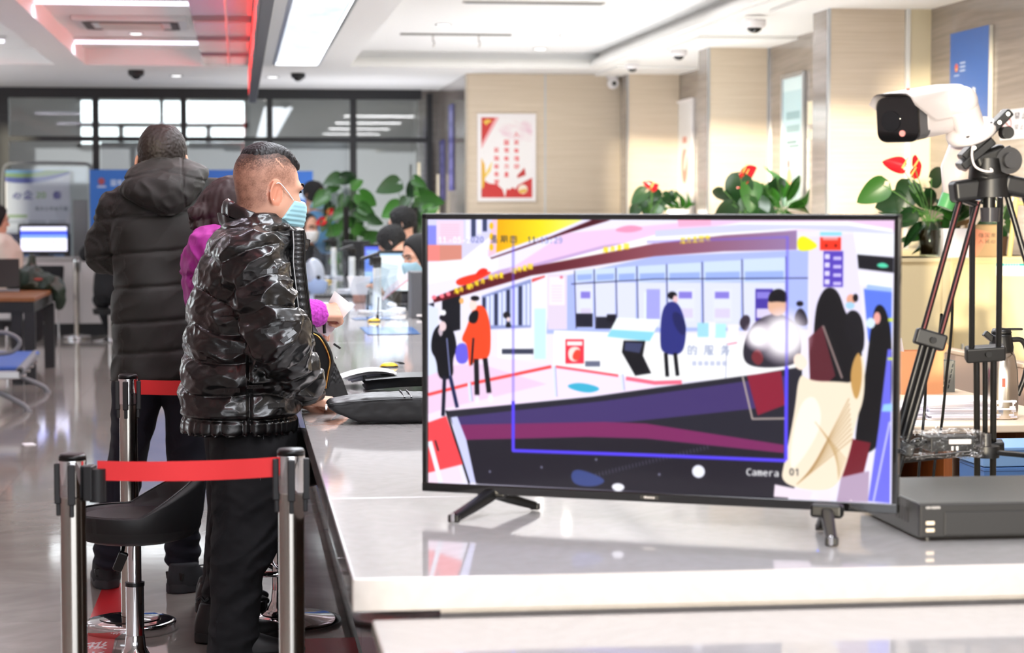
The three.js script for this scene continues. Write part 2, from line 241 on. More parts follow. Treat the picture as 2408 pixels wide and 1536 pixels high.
// ---------------------------------------------------------------- ceiling fittings
const lampWhite = glow(0xffffff, 3.5), lampHousing = mat(0xd9d9d9, .3, { metalness: .6 });
{
  const skyPrint = canvas(256, 2048, (g, w, h) => {
    const gr = g.createLinearGradient(0, 0, w, 0); gr.addColorStop(0, '#f6fbff'); gr.addColorStop(1, '#e6f0fb'); g.fillStyle = gr; g.fillRect(0, 0, w, h);
    for (let i = 0; i < 900; i++) { g.fillStyle = ['rgba(150,190,235,.05)', 'rgba(255,255,255,.14)', 'rgba(170,165,215,.05)'][i % 3]; g.beginPath(); g.ellipse(rr(0, w), rr(0, h), rr(20, 90), rr(8, 40), 0, 0, 7); g.fill(); }
  });
  const t = thing('ceiling_light_panel', 'long glowing ceiling light panel with a cloudy sky print above the counter', 'ceiling light', [.59, SOFFIT, -10.6]);
  const L = 21.6, p = new THREE.PlaneGeometry(.4, L).rotateX(PI / 2).translate(0, .02, 0);
  part('diffuser', p, glow(0xffffff, 1.0, skyPrint), t, true);
  part('frame', [box(.03, .05, L + .04, -.22, .02, 0), box(.03, .05, L + .04, .22, .02, 0), box(.44, .05, .03, 0, .02, L / 2), box(.44, .05, .03, 0, .02, -L / 2)], M.aluminium, t);
  t.add(areaDown(.4, L, 0, .012, 0, 0xf4f8ff, SKY_PANEL_GLOW));

  // slim tubes in the left coffers
  const tube0 = thing('tube_lamp', '', 'ceiling light', [0, 0, 0], 0, 'linear tube lamps in the left coffers');
  part('housing', box(1.18, .03, .09, 0, .02, 0), M.whitePaint, tube0);
  part('tube', cyl(.018, .018, 1.14, 0, -.006, 0, 16, 0, PI / 2), glow(0xf2ecff, 2.2), tube0);
  tube0.add(areaDown(1.14, .04, 0, -.027, 0, 0xf1ecff, TUBE_GLOW * 2.4));
  const spots = [[340, 100, -20.2, 'tube lamp in the coffer nearest the far wall, right of the ceiling beam'], [330, 8, -16.3, 'tube lamp nearest the top edge, above the air conditioner'], [20, 97, -20.2, 'tube lamp left of the grey ceiling beam, cut by the picture edge']];
  spots.forEach(([px, py, z, label], i) => { const x = i === 2 ? -2.7 : -.92; if (i) clonePlaced(tube0, [x, TOP - .04, z], 0, label); else { tube0.position.set(x, TOP - .04, z); tube0.userData.label = label; } });
  for (const [x, z, l] of [[-.92, -8, 'tube lamp over the front barrier posts'], [-2.7, -12, 'tube lamp over the waiting bench'], [-.92, -12.4, 'tube lamp over the green coated man'], [-2.7, -16.3, 'tube lamp over the left wooden table'], [-.92, -1, 'tube lamp nearest the street front']]) clonePlaced(tube0, [x, TOP - .04, z], 0, l);

  // square panels over the right bay, out of the picture, seen as streaks in the polished wall
  const sq = thing('square_ceiling_light', 'square panel light of the right bay between the desk and cabinets', 'ceiling light', [2.4, TOP - .03, -9.4], 0, 'square panel lights in the right bay');
  part('frame', rbox(1.26, .03, .66, .01, 0, .012, 0), M.whitePaint, sq); part('diffuser', box(1.2, .004, .6, 0, -.005, 0), glow(0xfff8ee, 3), sq);
  sq.add(areaDown(1.2, .6, 0, -.012, 0, 0xfdfbff, CEILING_GLOW));
  for (const [z, l] of [[-15.4, 'square panel light of the right bay, the one farthest in'], [-12.4, 'square panel light of the right bay over the filing cabinets'], [-6.4, 'square panel light of the right bay over the wooden desk'], [-1.5, 'square panel light of the right bay over the white table']]) clonePlaced(sq, [2.4, TOP - .03, z], 0, l);

  const dl = thing('downlight', '', 'downlight', [0, 0, 0], 0, 'round recessed downlights');
  part('rim', lathe([[.05, 0], [.072, -.006], [.075, 0], [.05, .012]], 28), lampHousing, dl); part('lens', cyl(.052, .052, .006, 0, -.002, 0, 24), lampWhite, dl);
  dl.add(areaDown(.08, .08, 0, -.0065, 0, 0xfff8ee, 26));
  [[320, 79, TOP, 'downlight under the air conditioner in the left coffer'], [415, 178, SOFFIT, 'downlight left of the red sign on the far lower ceiling'], [641, 181, SOFFIT, 'downlight right of the red sign end on the far lower ceiling'],
    [1043, 58, TOP, 'biggest downlight in the right coffer, above the slot vent'], [1334, 84, TOP, 'downlight nearest the right cornice of the coffer'], [1270, 115, TOP, 'smallest downlight at the far edge of the right coffer']]
    .forEach(([px, py, y, label], i) => { const p = onY(px, py, y - .004); if (i) clonePlaced(dl, p, 0, label); else { dl.position.copy(p); dl.userData.label = label; } });
  clonePlaced(dl, [2.0, TOP - .004, -11.5], 0, 'downlight of the right bay beyond the picture'); clonePlaced(dl, [.9, SOFFIT - .004, -4.2], 0, 'downlight over the screen beyond the picture');

  const ol = thing('office_ceiling_light', 'long ceiling light inside the glazed office', 'ceiling light', [-.5, 3.1, -28.6]); part('diffuser', box(4, .01, .3, 0, 0, 0), glow(0xffffff, 2), ol); ol.add(areaDown(4, .3, 0, -.008, 0, 0xf8faff, 14));
  // a trough of uplight on top of the ledge, behind the plants
  const trough = (x, y, z, w, L, k, label) => { const ut = thing('uplight_trough', label, 'light', [x, y, z]); part('trough', [box(w, .02, L, 0, .01, 0), box(.01, .06, L, -w / 2, .03, 0), box(.01, .06, L, w / 2, .03, 0)], M.whitePaint, ut); part('diffuser', box(w - .03, .006, L - .04, 0, .025, 0), glow(0xffffff, 2), ut); const A = new THREE.RectAreaLight(0xfbfbff, k, w - .03, L - .04); A.position.set(0, .032, 0); A.rotation.x = PI / 2; A.name = 'trough_light'; ut.add(A); return ut; };
  trough(3.86, 1.2, -17.4, .16, 7.8, LEDGE_GLOW, 'trough of upward light along the ledge under the pilasters');
  const t2 = trough(1.95, 1.0, -11.4, .2, 8.4, LEDGE_GLOW * .42, 'trough of upward light on the staff side of the counter'); for (const z of [-4, 0, 4]) part('leg', box(.05, 1, .05, 0, -.5, z), M.darkGrey, t2);
  const t4 = trough(2.45, 1.0, -19.2, .24, 5, LEDGE_GLOW * 1.0, 'trough of upward light before the far beige wall'); for (const z of [-2, 2]) part('leg', box(.05, 1, .05, 0, -.5, z), M.darkGrey, t4);
  const t5 = trough(1.5, .8, -24.2, .26, 1.5, LEDGE_GLOW * 2.6, 'trough of upward light behind the tall climbers'); t5.rotation.y = PI / 2; for (const z of [-.6, .6]) part('leg', box(.05, .8, .05, 0, -.4, z), M.darkGrey, t5);
  const t3 = trough(-4.7, 1.3, -20.6, .26, 6, LEDGE_GLOW * 1.8, 'trough of upward light along the left wall'); for (const z of [-2.5, 2.5]) part('leg', box(.05, 1.3, .05, 0, -.65, z), M.darkGrey, t3);
  // red lettering sign hung along the counter front
  const sign = thing('led_sign', 'long black hanging sign with glowing red lettering on its customer side', 'led sign', [.155, 2.52, -21.5]);
  part('housing', rbox(.075, .38, 19.5, .008, 0, .19, 9.75), mat(0x3a3c42, .42), sign);
  for (let k = 0; k < 6; k++) part('fixing_bracket', box(.04, .1, .05, 0, .36, .4 + k * 3.6), M.aluminium, sign);
  const ledMap = canvas(2048, 64, (g, w, h) => {
    g.fillStyle = '#050000'; g.fillRect(0, 0, w, h); g.fillStyle = '#fff';
    for (let k = 0; k < 10; k++) for (let c = 0; c < 4; c++) { const x0 = k * 200 + 8 + c * 32; for (let i = 0; i < 9; i++) { if (rnd() < .7) g.fillRect(x0, 6 + i * 6, 27, 3); if (i < 5 && rnd() < .75) g.fillRect(x0 + i * 6, 6, 3, 52); } }
  });
  const face = new THREE.PlaneGeometry(19.4, .3).rotateY(-PI / 2).translate(-.0395, .19, 9.75);
  part('lettering', face, glow(0xff1a12, 5.5, ledMap), sign, true);
  const RL = new THREE.RectAreaLight(0xff1a10, 2.2, 19.4, .3); RL.position.set(-.045, .19, 9.75); RL.rotation.y = PI / 2; RL.name = 'sign_light'; sign.add(RL);

  // ceiling air conditioner
  const a0 = onY(310, 48, TOP), ac = thing('air_conditioner', 'square cassette air conditioner set in the left coffer ceiling', 'air conditioner', [a0.x, TOP, a0.z]);
  part('panel', rbox(.95, .05, .95, .02, 0, -.02, 0), M.whitePaint, ac); part('grille', rbox(.52, .02, .52, .01, 0, -.052, 0), mat(0xcfcac2, .5), ac);
  for (let k = 0; k < 4; k++) part('outlet_slot', rbox(.72, .012, .07, .005, 0, -.045, .36).rotateY(k * PI / 2), mat(0x4a463f, .5), ac);
  // slot vent with two hooks
  const v0 = onY(1072, 80, TOP), sv = thing('slot_vent', 'dark linear slot vent with two hanging hooks in the right coffer', 'vent', [v0.x, TOP, v0.z]);
  part('slot', rbox(1.02, .012, .09, .004, 0, -.005, 0), mat(0x5c574c, .5), sv);
  for (const x of [-.21, .21]) part('hook', tube([[x, -.01, 0], [x, -.06, 0], [x + .01, -.08, .02], [x, -.12, 0]], .006, 20, 6), M.steel, sv);
  const v1 = onY(1255, 5, TOP), sw = thing('slot_vent', 'pale linear slot vent near the top edge in the right coffer', 'vent', [v1.x, TOP, v1.z]);
  part('slot', rbox(1.1, .012, .1, .004, 0, -.005, 0), mat(0xb5b2ac, .5), sw); part('blade', [box(1.06, .004, .03, 0, -.013, -.02), box(1.06, .004, .03, 0, -.013, .02)], M.midGrey, sw);

  // dome cameras
  const dome = thing('dome_camera', '', 'camera', [0, 0, 0], 0, 'ceiling dome cameras');
  part('base', lathe([[0, 0], [.068, 0], [.07, -.03], [.06, -.05], [.045, -.05]], 30), M.white, dome);
  part('dome', ball(.045, 0, -.045, 0, 1, .8, 1), mat(0x0c0c0e, .08), dome);
  const soff = SOFFIT - .03;
  [[1774, 46, soff, 1.25, 'dome camera on the bright ceiling by the widest beige pilaster'], [1596, 118, soff, 1.1, 'dome camera beside the middle beige pilaster top'], [1487, 150, soff, 1, 'smallest dome camera, above the farthest beige pilaster'],
    [320, 165, SOFFIT, 1.2, 'dark dome camera left of the red sign above the glass partition'], [701, 172, SOFFIT, 1.1, 'dark dome camera right of the red sign above the glass partition']]
    .forEach(([px, py, y, s, label], i) => { const p = onY(px, py, y); const c = i ? clonePlaced(dome, p, 0, label) : dome; if (!i) { dome.position.copy(p); dome.userData.label = label; } c.scale.setScalar(s); if (i > 2) c.children[0].material = M.darkGrey; });
  const b0 = onZ(1441, 164, ZB + .09), bc = thing('security_camera', 'white round security camera in the far corner under the ceiling', 'camera', [b0.x, SOFFIT, b0.z]);
  part('mount', cyl(.06, .07, .05, 0, -.025, 0, 24), M.white, bc); part('housing', [ball(.062, 0, -.1, 0), cyl(.05, .045, .09, 0, -.1, .04, 24, PI / 2)], M.white, bc); part('lens', cyl(.026, .026, .01, 0, -.105, .087, 20, PI / 2), M.blackGloss, bc);
}
// ---------------------------------------------------------------- soft shapes: distance fields meshed by surface nets
const smin = (a, b, k) => { const h = Math.max(k - Math.abs(a - b), 0) / k; return Math.min(a, b) - h * h * k * .25; };
const smax = (a, b, k) => -smin(-a, -b, k);
function cap(x, y, z, c) {                             // tapered capsule c = [a, b, r1, r2] with a, b as vectors
  const a = c[0], b = c[1], bx = b.x - a.x, by = b.y - a.y, bz = b.z - a.z, px = x - a.x, py = y - a.y, pz = z - a.z;
  const t = clamp((px * bx + py * by + pz * bz) / (bx * bx + by * by + bz * bz + 1e-9), 0, 1), dx = px - bx * t, dy = py - by * t, dz = pz - bz * t;
  return Math.sqrt(dx * dx + dy * dy + dz * dz) - (c[2] + (c[3] - c[2]) * t);
}
function ell(x, y, z, cx, cy, cz, rx, ry, rz) {
  const a = (x - cx) / rx, b = (y - cy) / ry, c = (z - cz) / rz, k0 = Math.sqrt(a * a + b * b + c * c), k1 = Math.sqrt((a / rx) ** 2 + (b / ry) ** 2 + (c / rz) ** 2);
  return k0 < 1e-6 ? -Math.min(rx, ry, rz) : k0 * (k0 - 1) / k1;
}
function slices(list, pow = 2.4) {                     // stacked ellipses [y, cx, cz, rx, rz], given from top to bottom, smoothly joined
  const ys = list.map(s => s[0]);
  return (x, y, z) => {
    const yy = clamp(y, ys[ys.length - 1], ys[0]); let i = 0; while (i < list.length - 2 && yy < ys[i + 1]) i++;
    const A = list[i], B = list[i + 1]; let t = (A[0] - yy) / (A[0] - B[0]);
    const P = list[Math.max(0, i - 1)], N = list[Math.min(list.length - 1, i + 2)], v = k => { const m0 = (B[k] - P[k]) * .5, m1 = (N[k] - A[k]) * .5, t2 = t * t, t3 = t2 * t; return (2 * t3 - 3 * t2 + 1) * A[k] + (t3 - 2 * t2 + t) * m0 + (-2 * t3 + 3 * t2) * B[k] + (t3 - t2) * m1; };
    const rx = Math.max(v(3), .005), rz = Math.max(v(4), .005), a = Math.abs((x - v(1)) / rx), b = Math.abs((z - v(2)) / rz), q = Math.pow(Math.pow(a, pow) + Math.pow(b, pow), 1 / pow), d = (q - 1) * Math.min(rx, rz);
    const over = Math.max(y - ys[0], ys[ys.length - 1] - y);
    return over > 0 ? (d > 0 ? Math.sqrt(d * d + over * over) : over) : smax(d, over, .02);
  };
}
function nets(f, lo, hi, h, colour) {
  const nx = Math.ceil((hi.x - lo.x) / h) + 1, ny = Math.ceil((hi.y - lo.y) / h) + 1, nz = Math.ceil((hi.z - lo.z) / h) + 1, F = new Float32Array(nx * ny * nz), B = 4;
  const at = (i, j, k) => i + nx * (j + ny * k);
  for (let k0 = 0; k0 < nz; k0 += B) for (let j0 = 0; j0 < ny; j0 += B) for (let i0 = 0; i0 < nx; i0 += B) {
    const c = f(lo.x + (i0 + B / 2 - .5) * h, lo.y + (j0 + B / 2 - .5) * h, lo.z + (k0 + B / 2 - .5) * h), skip = Math.abs(c) > h * B * 2.2;
    for (let k = k0; k < Math.min(k0 + B, nz); k++) for (let j = j0; j < Math.min(j0 + B, ny); j++) for (let i = i0; i < Math.min(i0 + B, nx); i++) F[at(i, j, k)] = skip ? c : f(lo.x + i * h, lo.y + j * h, lo.z + k * h);
  }
  const id = new Int32Array(nx * ny * nz).fill(-1), pos = [], idx = [], e = [0, 1, nx, nx + 1, nx * ny, nx * ny + 1, nx * ny + nx, nx * ny + nx + 1];
  const E = []; for (let a = 0; a < 8; a++) for (const b of [1, 2, 4]) if (!(a & b)) E.push([a, a | b]);
  for (let k = 0; k < nz - 1; k++) for (let j = 0; j < ny - 1; j++) for (let i = 0; i < nx - 1; i++) {
    const o = at(i, j, k); let m = 0; for (let c = 0; c < 8; c++) if (F[o + e[c]] < 0) m |= 1 << c;
    if (m === 0 || m === 255) continue;
    let x = 0, y = 0, z = 0, n = 0;
    for (const [a, b] of E) { const sa = (m >> a) & 1, sb = (m >> b) & 1; if (sa === sb) continue; const va = F[o + e[a]], vb = F[o + e[b]], t = va / (va - vb); x += lerp(a & 1, b & 1, t); y += lerp((a >> 1) & 1, (b >> 1) & 1, t); z += lerp((a >> 2) & 1, (b >> 2) & 1, t); n++; }
    id[o] = pos.length / 3; pos.push(lo.x + (i + x / n) * h, lo.y + (j + y / n) * h, lo.z + (k + z / n) * h);
  }
  const quad = (a, b, c, d, flip) => { if (a < 0 || b < 0 || c < 0 || d < 0) return; flip ? idx.push(a, c, b, a, d, c) : idx.push(a, b, c, a, c, d); };
  for (let k = 1; k < nz - 1; k++) for (let j = 1; j < ny - 1; j++) for (let i = 1; i < nx - 1; i++) {
    const o = at(i, j, k), s = F[o] < 0;
    if (s !== F[o + 1] < 0) quad(id[o], id[o - nx], id[o - nx - nx * ny], id[o - nx * ny], !s);
    if (s !== F[o + nx] < 0) quad(id[o], id[o - nx * ny], id[o - 1 - nx * ny], id[o - 1], !s);
    if (s !== F[o + nx * ny] < 0) quad(id[o], id[o - 1], id[o - 1 - nx], id[o - nx], !s);
  }
  const nrm = new Float32Array(pos.length), q = h * .5; 
  for (let i = 0; i < pos.length; i += 3) {
    const [x, y, z] = [pos[i], pos[i + 1], pos[i + 2]], a = f(x + q, y - q, z - q), b = f(x - q, y - q, z + q), c = f(x - q, y + q, z - q), d = f(x + q, y + q, z + q);
    let gx = a - b - c + d, gy = -a - b + c + d, gz = -a + b - c + d; const l = Math.hypot(gx, gy, gz) || 1; nrm[i] = gx / l; nrm[i + 1] = gy / l; nrm[i + 2] = gz / l;
  }
  const g = new THREE.BufferGeometry(); g.setAttribute('position', new THREE.Float32BufferAttribute(pos, 3)); g.setAttribute('normal', new THREE.BufferAttribute(nrm, 3)); g.setIndex(idx);
  if (colour) { const col = new Float32Array(pos.length), c = new THREE.Color(); for (let i = 0; i < pos.length; i += 3) { c.set(colour(pos[i], pos[i + 1], pos[i + 2])); col[i] = c.r; col[i + 1] = c.g; col[i + 2] = c.b; } g.setAttribute('color', new THREE.BufferAttribute(col, 3)); }
  return g;
}
const lohi = (pts, m) => { const b = new THREE.Box3().setFromPoints(pts); return [b.min.subScalar(m), b.max.addScalar(m)]; };
const white = g => { const n = g.attributes.position.count; g.setAttribute('color', new THREE.BufferAttribute(new Float32Array(n * 3).fill(1), 3)); return g; };

// a head in its own frame: x forward, y up, z to its right, origin between the ear canals
function headField(p = {}) {
  const tall = p.tall ?? 1, jaw = p.jaw ?? 1;
  const c1 = [V(0, -.045, .05 * jaw), V(.072, -.108, .014), .03, .022], c2 = [V(0, -.045, -.05 * jaw), V(.072, -.108, -.014), .03, .022], nose = [V(.094, .018, 0), V(.116, -.03, 0), .009, .014], wing1 = [V(.1, -.034, .012), V(.104, -.034, .013), .008, .008];
  const neck = [V(-.022, -.03, 0), V(-.045, -.2, 0), .056 * (p.neck ?? 1), .062 * (p.neck ?? 1)];
  const ear = [[V(-.018, .028, 0), V(-.012, -.03, 0)]];
  return (x, y, z) => {
    const az = Math.abs(z);
    let d = ell(x, y, z, -.014, .058 * tall, 0, .104, .093 * tall, .08);
    d = smin(d, ell(x, y, z, .04, -.02, 0, .062, .1, .064), .05);
    d = smin(d, cap(x, y, az, c1), .04);
    d = smin(d, ell(x, y, az, .086, .032, .03, .02, .012, .03), .02);
    d = smax(d, -ell(x, y, az, .106, .01, .032, .02, .013, .02), .012);
    d = smin(d, ell(x, y, az, .078, -.03, .042, .022, .024, .02), .03);
    d = smin(d, cap(x, y, z, nose), .014); d = smin(d, cap(x, y, az, wing1), .008);
    d = smin(d, ell(x, y, z, .096, -.068, 0, .012, .007, .022), .01); d = smin(d, ell(x, y, z, .094, -.08, 0, .012, .007, .018), .008);
    d = smin(d, cap(x, y, z, neck), .05);
    if (p.earless) return d;
    const ex = x + .012, ey = y - .004, er = Math.sqrt((ex / .024) ** 2 + (ey / .037) ** 2), o = az - .079 - .42 * (-.0 - x) , rimD = Math.hypot((er - .86) * .026, o) - .0052, plate = Math.max((er - .9) * .024, Math.abs(o) - .0024);
    let e = smin(rimD, plate, .006); e = smin(e, cap(x, y, az, [V(-.002, -.024, .078), V(.0, -.036, .075), .008, .006]), .008); e = smin(e, cap(x, y, az, [V(.004, .004, .078), V(.006, -.012, .078), .006, .006]), .005); e = smin(e, cap(x, y, az, [V(-.01, .016, .083), V(-.016, -.012, .084), .004, .004]), .006); e = Math.max(e, .068 - az);
    return smin(d, e, .008);
  };
}
const headBox = t => [V(-.16, -.22, -.115), V(.15, .17 * (t ?? 1) + .01, .115)];
/* A person: o.at = head position (ear level, centre), o.yaw = facing (0 = +x, PI/2 = away from the camera), o.pitch (nose down), o.skin, o.hair(x,y,z,d) field, o.mask */
function makeHead(o) {
  const f = headField(o), fe = headField({ ...o, earless: true }), [lo, hi] = headBox(o.tall), cell = o.cell ?? .004, mtx = new THREE.Matrix4().compose(o.at, new THREE.Quaternion().setFromEuler(new THREE.Euler(o.roll ?? 0, o.yaw, -(o.pitch ?? 0), 'YZX')), V(1, 1, 1).multiplyScalar(o.size ?? 1));
  const out = { body: nets(f, lo, hi, cell, o.tone ?? (() => 0xffffff)).applyMatrix4(mtx), mtx };
  if (o.hair) out.hair = nets((x, y, z) => o.hair(x, y, z, fe(x, y, z)), V(-.2, -.24, -.14), V(.16, .2 * (o.tall ?? 1), .14), cell).applyMatrix4(mtx);
  if (o.mask) {
    const edge = (x, y, z) => { const az = Math.abs(z); return Math.max(.052 - x - clamp(-(y + .03) * .75, -.02, .06) + .012 * Math.sin(y * 160) * 0, y - (-.008 - az * .12 + clamp((.1 - x) * .1, 0, .01)), -.128 - y); };
    const bulge = (x, y, z) => smin(f(x, y, z), ell(x, y, z, .082, -.06, 0, .048, .062, .05), .03) - .006 - .0012 * Math.sin(y * 420) * sstep(-y, .0, .1);
    out.mask = nets((x, y, z) => smax(bulge(x, y, z), edge(x, y, z), .006), V(-.02, -.15, -.1), V(.16, .02, .1), cell * .75).applyMatrix4(mtx);
    const sides = o.loopSides ?? [1]; out.loops = sides.flatMap(s => [tube([[-.022, .03, .09 * s], [-.004, .036, .088 * s], [.03, .012, .082 * s], [.062, -.012, .066 * s]], .0017, 24, 6), tube([[-.016, -.03, .089 * s], [.0, -.045, .087 * s], [.016, -.062, .081 * s], [.034, -.08, .07 * s]], .0017, 24, 6), tube([[-.022, .03, .09 * s], [-.036, .01, .094 * s], [-.03, -.012, .093 * s], [-.02, -.02, .092 * s]], .0015, 20, 6)]).map(g => g.applyMatrix4(mtx));
  }
  out.eyes = [1, -1].map(s => ball(.0125, .084, .012, .032 * s).applyMatrix4(mtx)); out.irises = [1, -1].map(s => ball(.0062, .0922, .0115, .0325 * s, .55, 1, 1, 12).applyMatrix4(mtx)); 
  out.brows = [1, -1].map(s => tube([[.109, .034, .012 * s], [.106, .042, .03 * s], [.092, .038, .06 * s]], .006, 16, 6).applyMatrix4(mtx));
  out.lashes = [1, -1].map(s => tube([[.101, .014, .018 * s], [.1, .021, .034 * s], [.091, .017, .055 * s]], .0032, 16, 6).applyMatrix4(mtx));
  return out;
}
// a hand in its own frame: x along the fingers from the wrist, y out of the back of the hand, z towards the little finger; curl bends the fingers
function makeHand(mtx, { curl = .5, spread = .1, cell = .0032, thumbIn = .3, thumbSide = -1 } = {}) {
  const bones = [], L = [[.042, .026, .02], [.047, .03, .022], [.043, .028, .021], [.033, .021, .018]], W = [-.03, -.01, .011, .031];
  L.forEach((l, i) => { let a = V(.086 - Math.abs(i - 1.2) * .005, 0, W[i] * -thumbSide * 1), th = -.12, dir = spread * (i - 1.5) * -thumbSide * 1; l.forEach((s, k) => { th -= curl * [.75, 1.1, .8][k]; const b = a.clone().add(V(Math.cos(th) * s * Math.cos(dir), Math.sin(th) * s, Math.cos(th) * s * Math.sin(dir))), r = .0098 - k * .0011 - (i === 3 ? .0012 : 0); bones.push([a, b, r, r - .0008]); a = b; }); });
  const t0 = V(.02, -.006, .028 * thumbSide), t1 = V(.05, -.012 - thumbIn * .02, (.05 - thumbIn * .012) * thumbSide), t2 = V(.08, -.018 - thumbIn * .035, (.056 - thumbIn * .03) * thumbSide), t3 = V(.102, -.022 - thumbIn * .045, (.052 - thumbIn * .04) * thumbSide), tb = [[t0, t1, .014, .0125], [t1, t2, .0115, .0105], [t2, t3, .0105, .008]];
  const palm = (x, y, z) => { const a = Math.abs(z) - lerp(.024, .032, clamp(x / .08, 0, 1)), b = Math.max(x - .082, -.01 - x), c = Math.abs(y + .002) - .004; return Math.hypot(Math.max(a, 0), Math.max(b, 0), Math.max(c, 0)) - .0105; };
  const wrist = [V(-.075, 0, 0), V(.01, 0, 0), .027, .025];
  const f = (x, y, z) => { let d = smin(palm(x, y, z), Math.max(cap(x, y * 1.25, z, wrist), -.07 - x), .02), fg = 1; for (const b of bones) fg = Math.min(fg, cap(x, y, z, b)); d = smin(d, fg, .008); let t = 1; for (const b of tb) t = smin(t, cap(x, y, z, b), .006); return smin(d, t, .012); };
  const [lo, hi] = lohi([...bones.flatMap(b => [b[0], b[1]]), t1, t2, t3, V(-.08, -.03, -.04), V(.09, .03, .04)], .016);
  return white(nets(f, lo, hi, cell).applyMatrix4(mtx));
}
const frameAt = (o, xdir, ydir) => { const x = xdir.clone().normalize(), z = V().crossVectors(x, ydir).normalize(), y = V().crossVectors(z, x); return new THREE.Matrix4().makeBasis(x, y, z).setPosition(o); };
function capsField(bones, k = .03) { return (x, y, z) => { let d = 9; for (const b of bones) d = smin(d, cap(x, y, z, b), k); return d; }; }
function capsMesh(bones, cell, k = .03) { const pts = bones.flatMap(b => [b[0], b[1]]), r = Math.max(...bones.flatMap(b => [b[2], b[3]])); return nets(capsField(bones, k), ...lohi(pts, r + cell * 3), cell); }
// the clothed body under the garments: one figure down to the ankles
function innerBody(J, s = 1) {
  const b = [[J.neck, J.chest, .06 * s, .1 * s], [J.chest, J.hip, .11 * s, .11 * s], [J.sA, J.sB, .05 * s, .05 * s]];
  for (const k of ['A', 'B']) { if (J['e' + k]) b.push([J['s' + k], J['e' + k], .045 * s, .036 * s], [J['e' + k], J['w' + k], .036 * s, .026 * s]); if (J['k' + k]) b.push([J['h' + k], J['k' + k], .068 * s, .048 * s], [J['k' + k], J['a' + k], .046 * s, .034 * s]); }
  return white(capsMesh(b, .014, .04));
}
function dress(root, name, geo, material, label) { const m = part(name, geo, material, root, true); if (label) m.userData.label = label; m.geometry.translate(-root.position.x, -root.position.y, -root.position.z); return m; }
function sdfUV(g, cx, cz, k = 1) { const p = g.attributes.position, uv = new Float32Array(p.count * 2); for (let i = 0; i < p.count; i++) { uv[2 * i] = Math.atan2(p.getX(i) - cx, p.getZ(i) - cz) * .2 * k; uv[2 * i + 1] = p.getY(i); } g.setAttribute('uv', new THREE.BufferAttribute(uv, 2)); return g; }
function face(root, h, skinMat, maskMat) {
  dress(root, 'eye', h.eyes[0], mat(0xeee9e4, .2)); dress(root, 'eye', h.eyes[1], mat(0xeee9e4, .2)); for (const g of h.irises) dress(root, 'iris', g, mat(0x1d120c, .15)); for (const g of h.lashes) dress(root, 'eyelash', g, mat(0x15100e, .7)); for (const g of h.brows) dress(root, 'eyebrow', g, mat(0x1a1412, .8));
  if (h.hair) dress(root, 'hair', h.hair, h.hairMat ?? mat(0x121013, .55));
  if (h.mask) { dress(root, 'face_mask', sdfUV(h.mask, 0, 0), maskMat); for (const g of h.loops) dress(root, 'ear_loop', g, mat(0xf2f4f6, .6)); }
}
// ---------------------------------------------------------------- people
const outlineSlices = (rows, depth) => rows.map(([py, l, r, dd, rz]) => { const a = D(l, py, depth + dd), b = D(r, py, depth + dd); return [a.y, (a.x + b.x) / 2, (a.z + b.z) / 2, (b.x - a.x) / 2, rz]; });
const between = (a, b, t) => a.clone().lerp(b, t);
function shoeGeo(len, wide = .1, high = .1) {          // toe to +x, heel at x = 0, sole on y = 0
  const up = (x, y, z) => { const t = clamp(x / len, 0, 1), hw = wide * .5 * (.78 + .28 * Math.sin(t * PI * .9)) * (t > .86 ? Math.sqrt(Math.max(0, 1 - ((t - .86) / .15) ** 2)) : 1), h = lerp(high, high * .5, sstep(t, .3, .85)); const d1 = Math.max(Math.abs(z) - hw * lerp(1, .75, clamp(y / h, 0, 1)), -x + .006 * (1 - y / h), x - len, y - h, .024 - y); return d1; };
  const soft = (x, y, z) => { const t = clamp(x / len, 0, 1), hw = wide * .5 * (.78 + .28 * Math.sin(t * PI * .9)), h = lerp(high, high * .52, sstep(t, .3, .8)); const a = ell(x, y, z, len * .56, .03, 0, len * .52, h * .62, hw), b = ell(x, y, z, len * .22, .045, 0, len * .25, h * .72, hw * .88), c = cap(x, y, z, [V(.055, .05, 0), V(.06, high, 0), .046, .05]); return smax(smin(smin(a, b, .03), c, .03), Math.max(y - high - .01, .022 - y), .01) - .003; };
  const sole = (x, y, z) => { const t = clamp(x / len, 0, 1), hw = wide * .5 * (.9 + .22 * Math.sin(t * PI * .9)) * (t > .88 ? Math.sqrt(Math.max(0, 1 - ((t - .88) / .14) ** 2)) : 1); return Math.max(Math.abs(z) - hw * (x < .035 ? Math.sqrt(Math.max(0, 1 - ((.035 - x) / .05) ** 2)) : 1), -x - .012, x - len - .012, y - .032 - .006 * Math.cos(t * 6), -y); };
  return [nets(soft, V(-.03, 0, -.08), V(len + .03, high + .03, .08), .006), nets(sole, V(-.03, -.012, -.08), V(len + .03, .06, .08), .006)];
}
function shoe(root, pos, turn, len, wide, high, upper, soleMat) { const m = new THREE.Matrix4().makeRotationY(turn).setPosition(...pos), [u, s] = shoeGeo(len, wide, high); const a = dress(root, 'shoe', u.applyMatrix4(m), upper); const b = part('sole', s.applyMatrix4(m).translate(-root.position.x, -root.position.y, -root.position.z), soleMat, a); return m; }

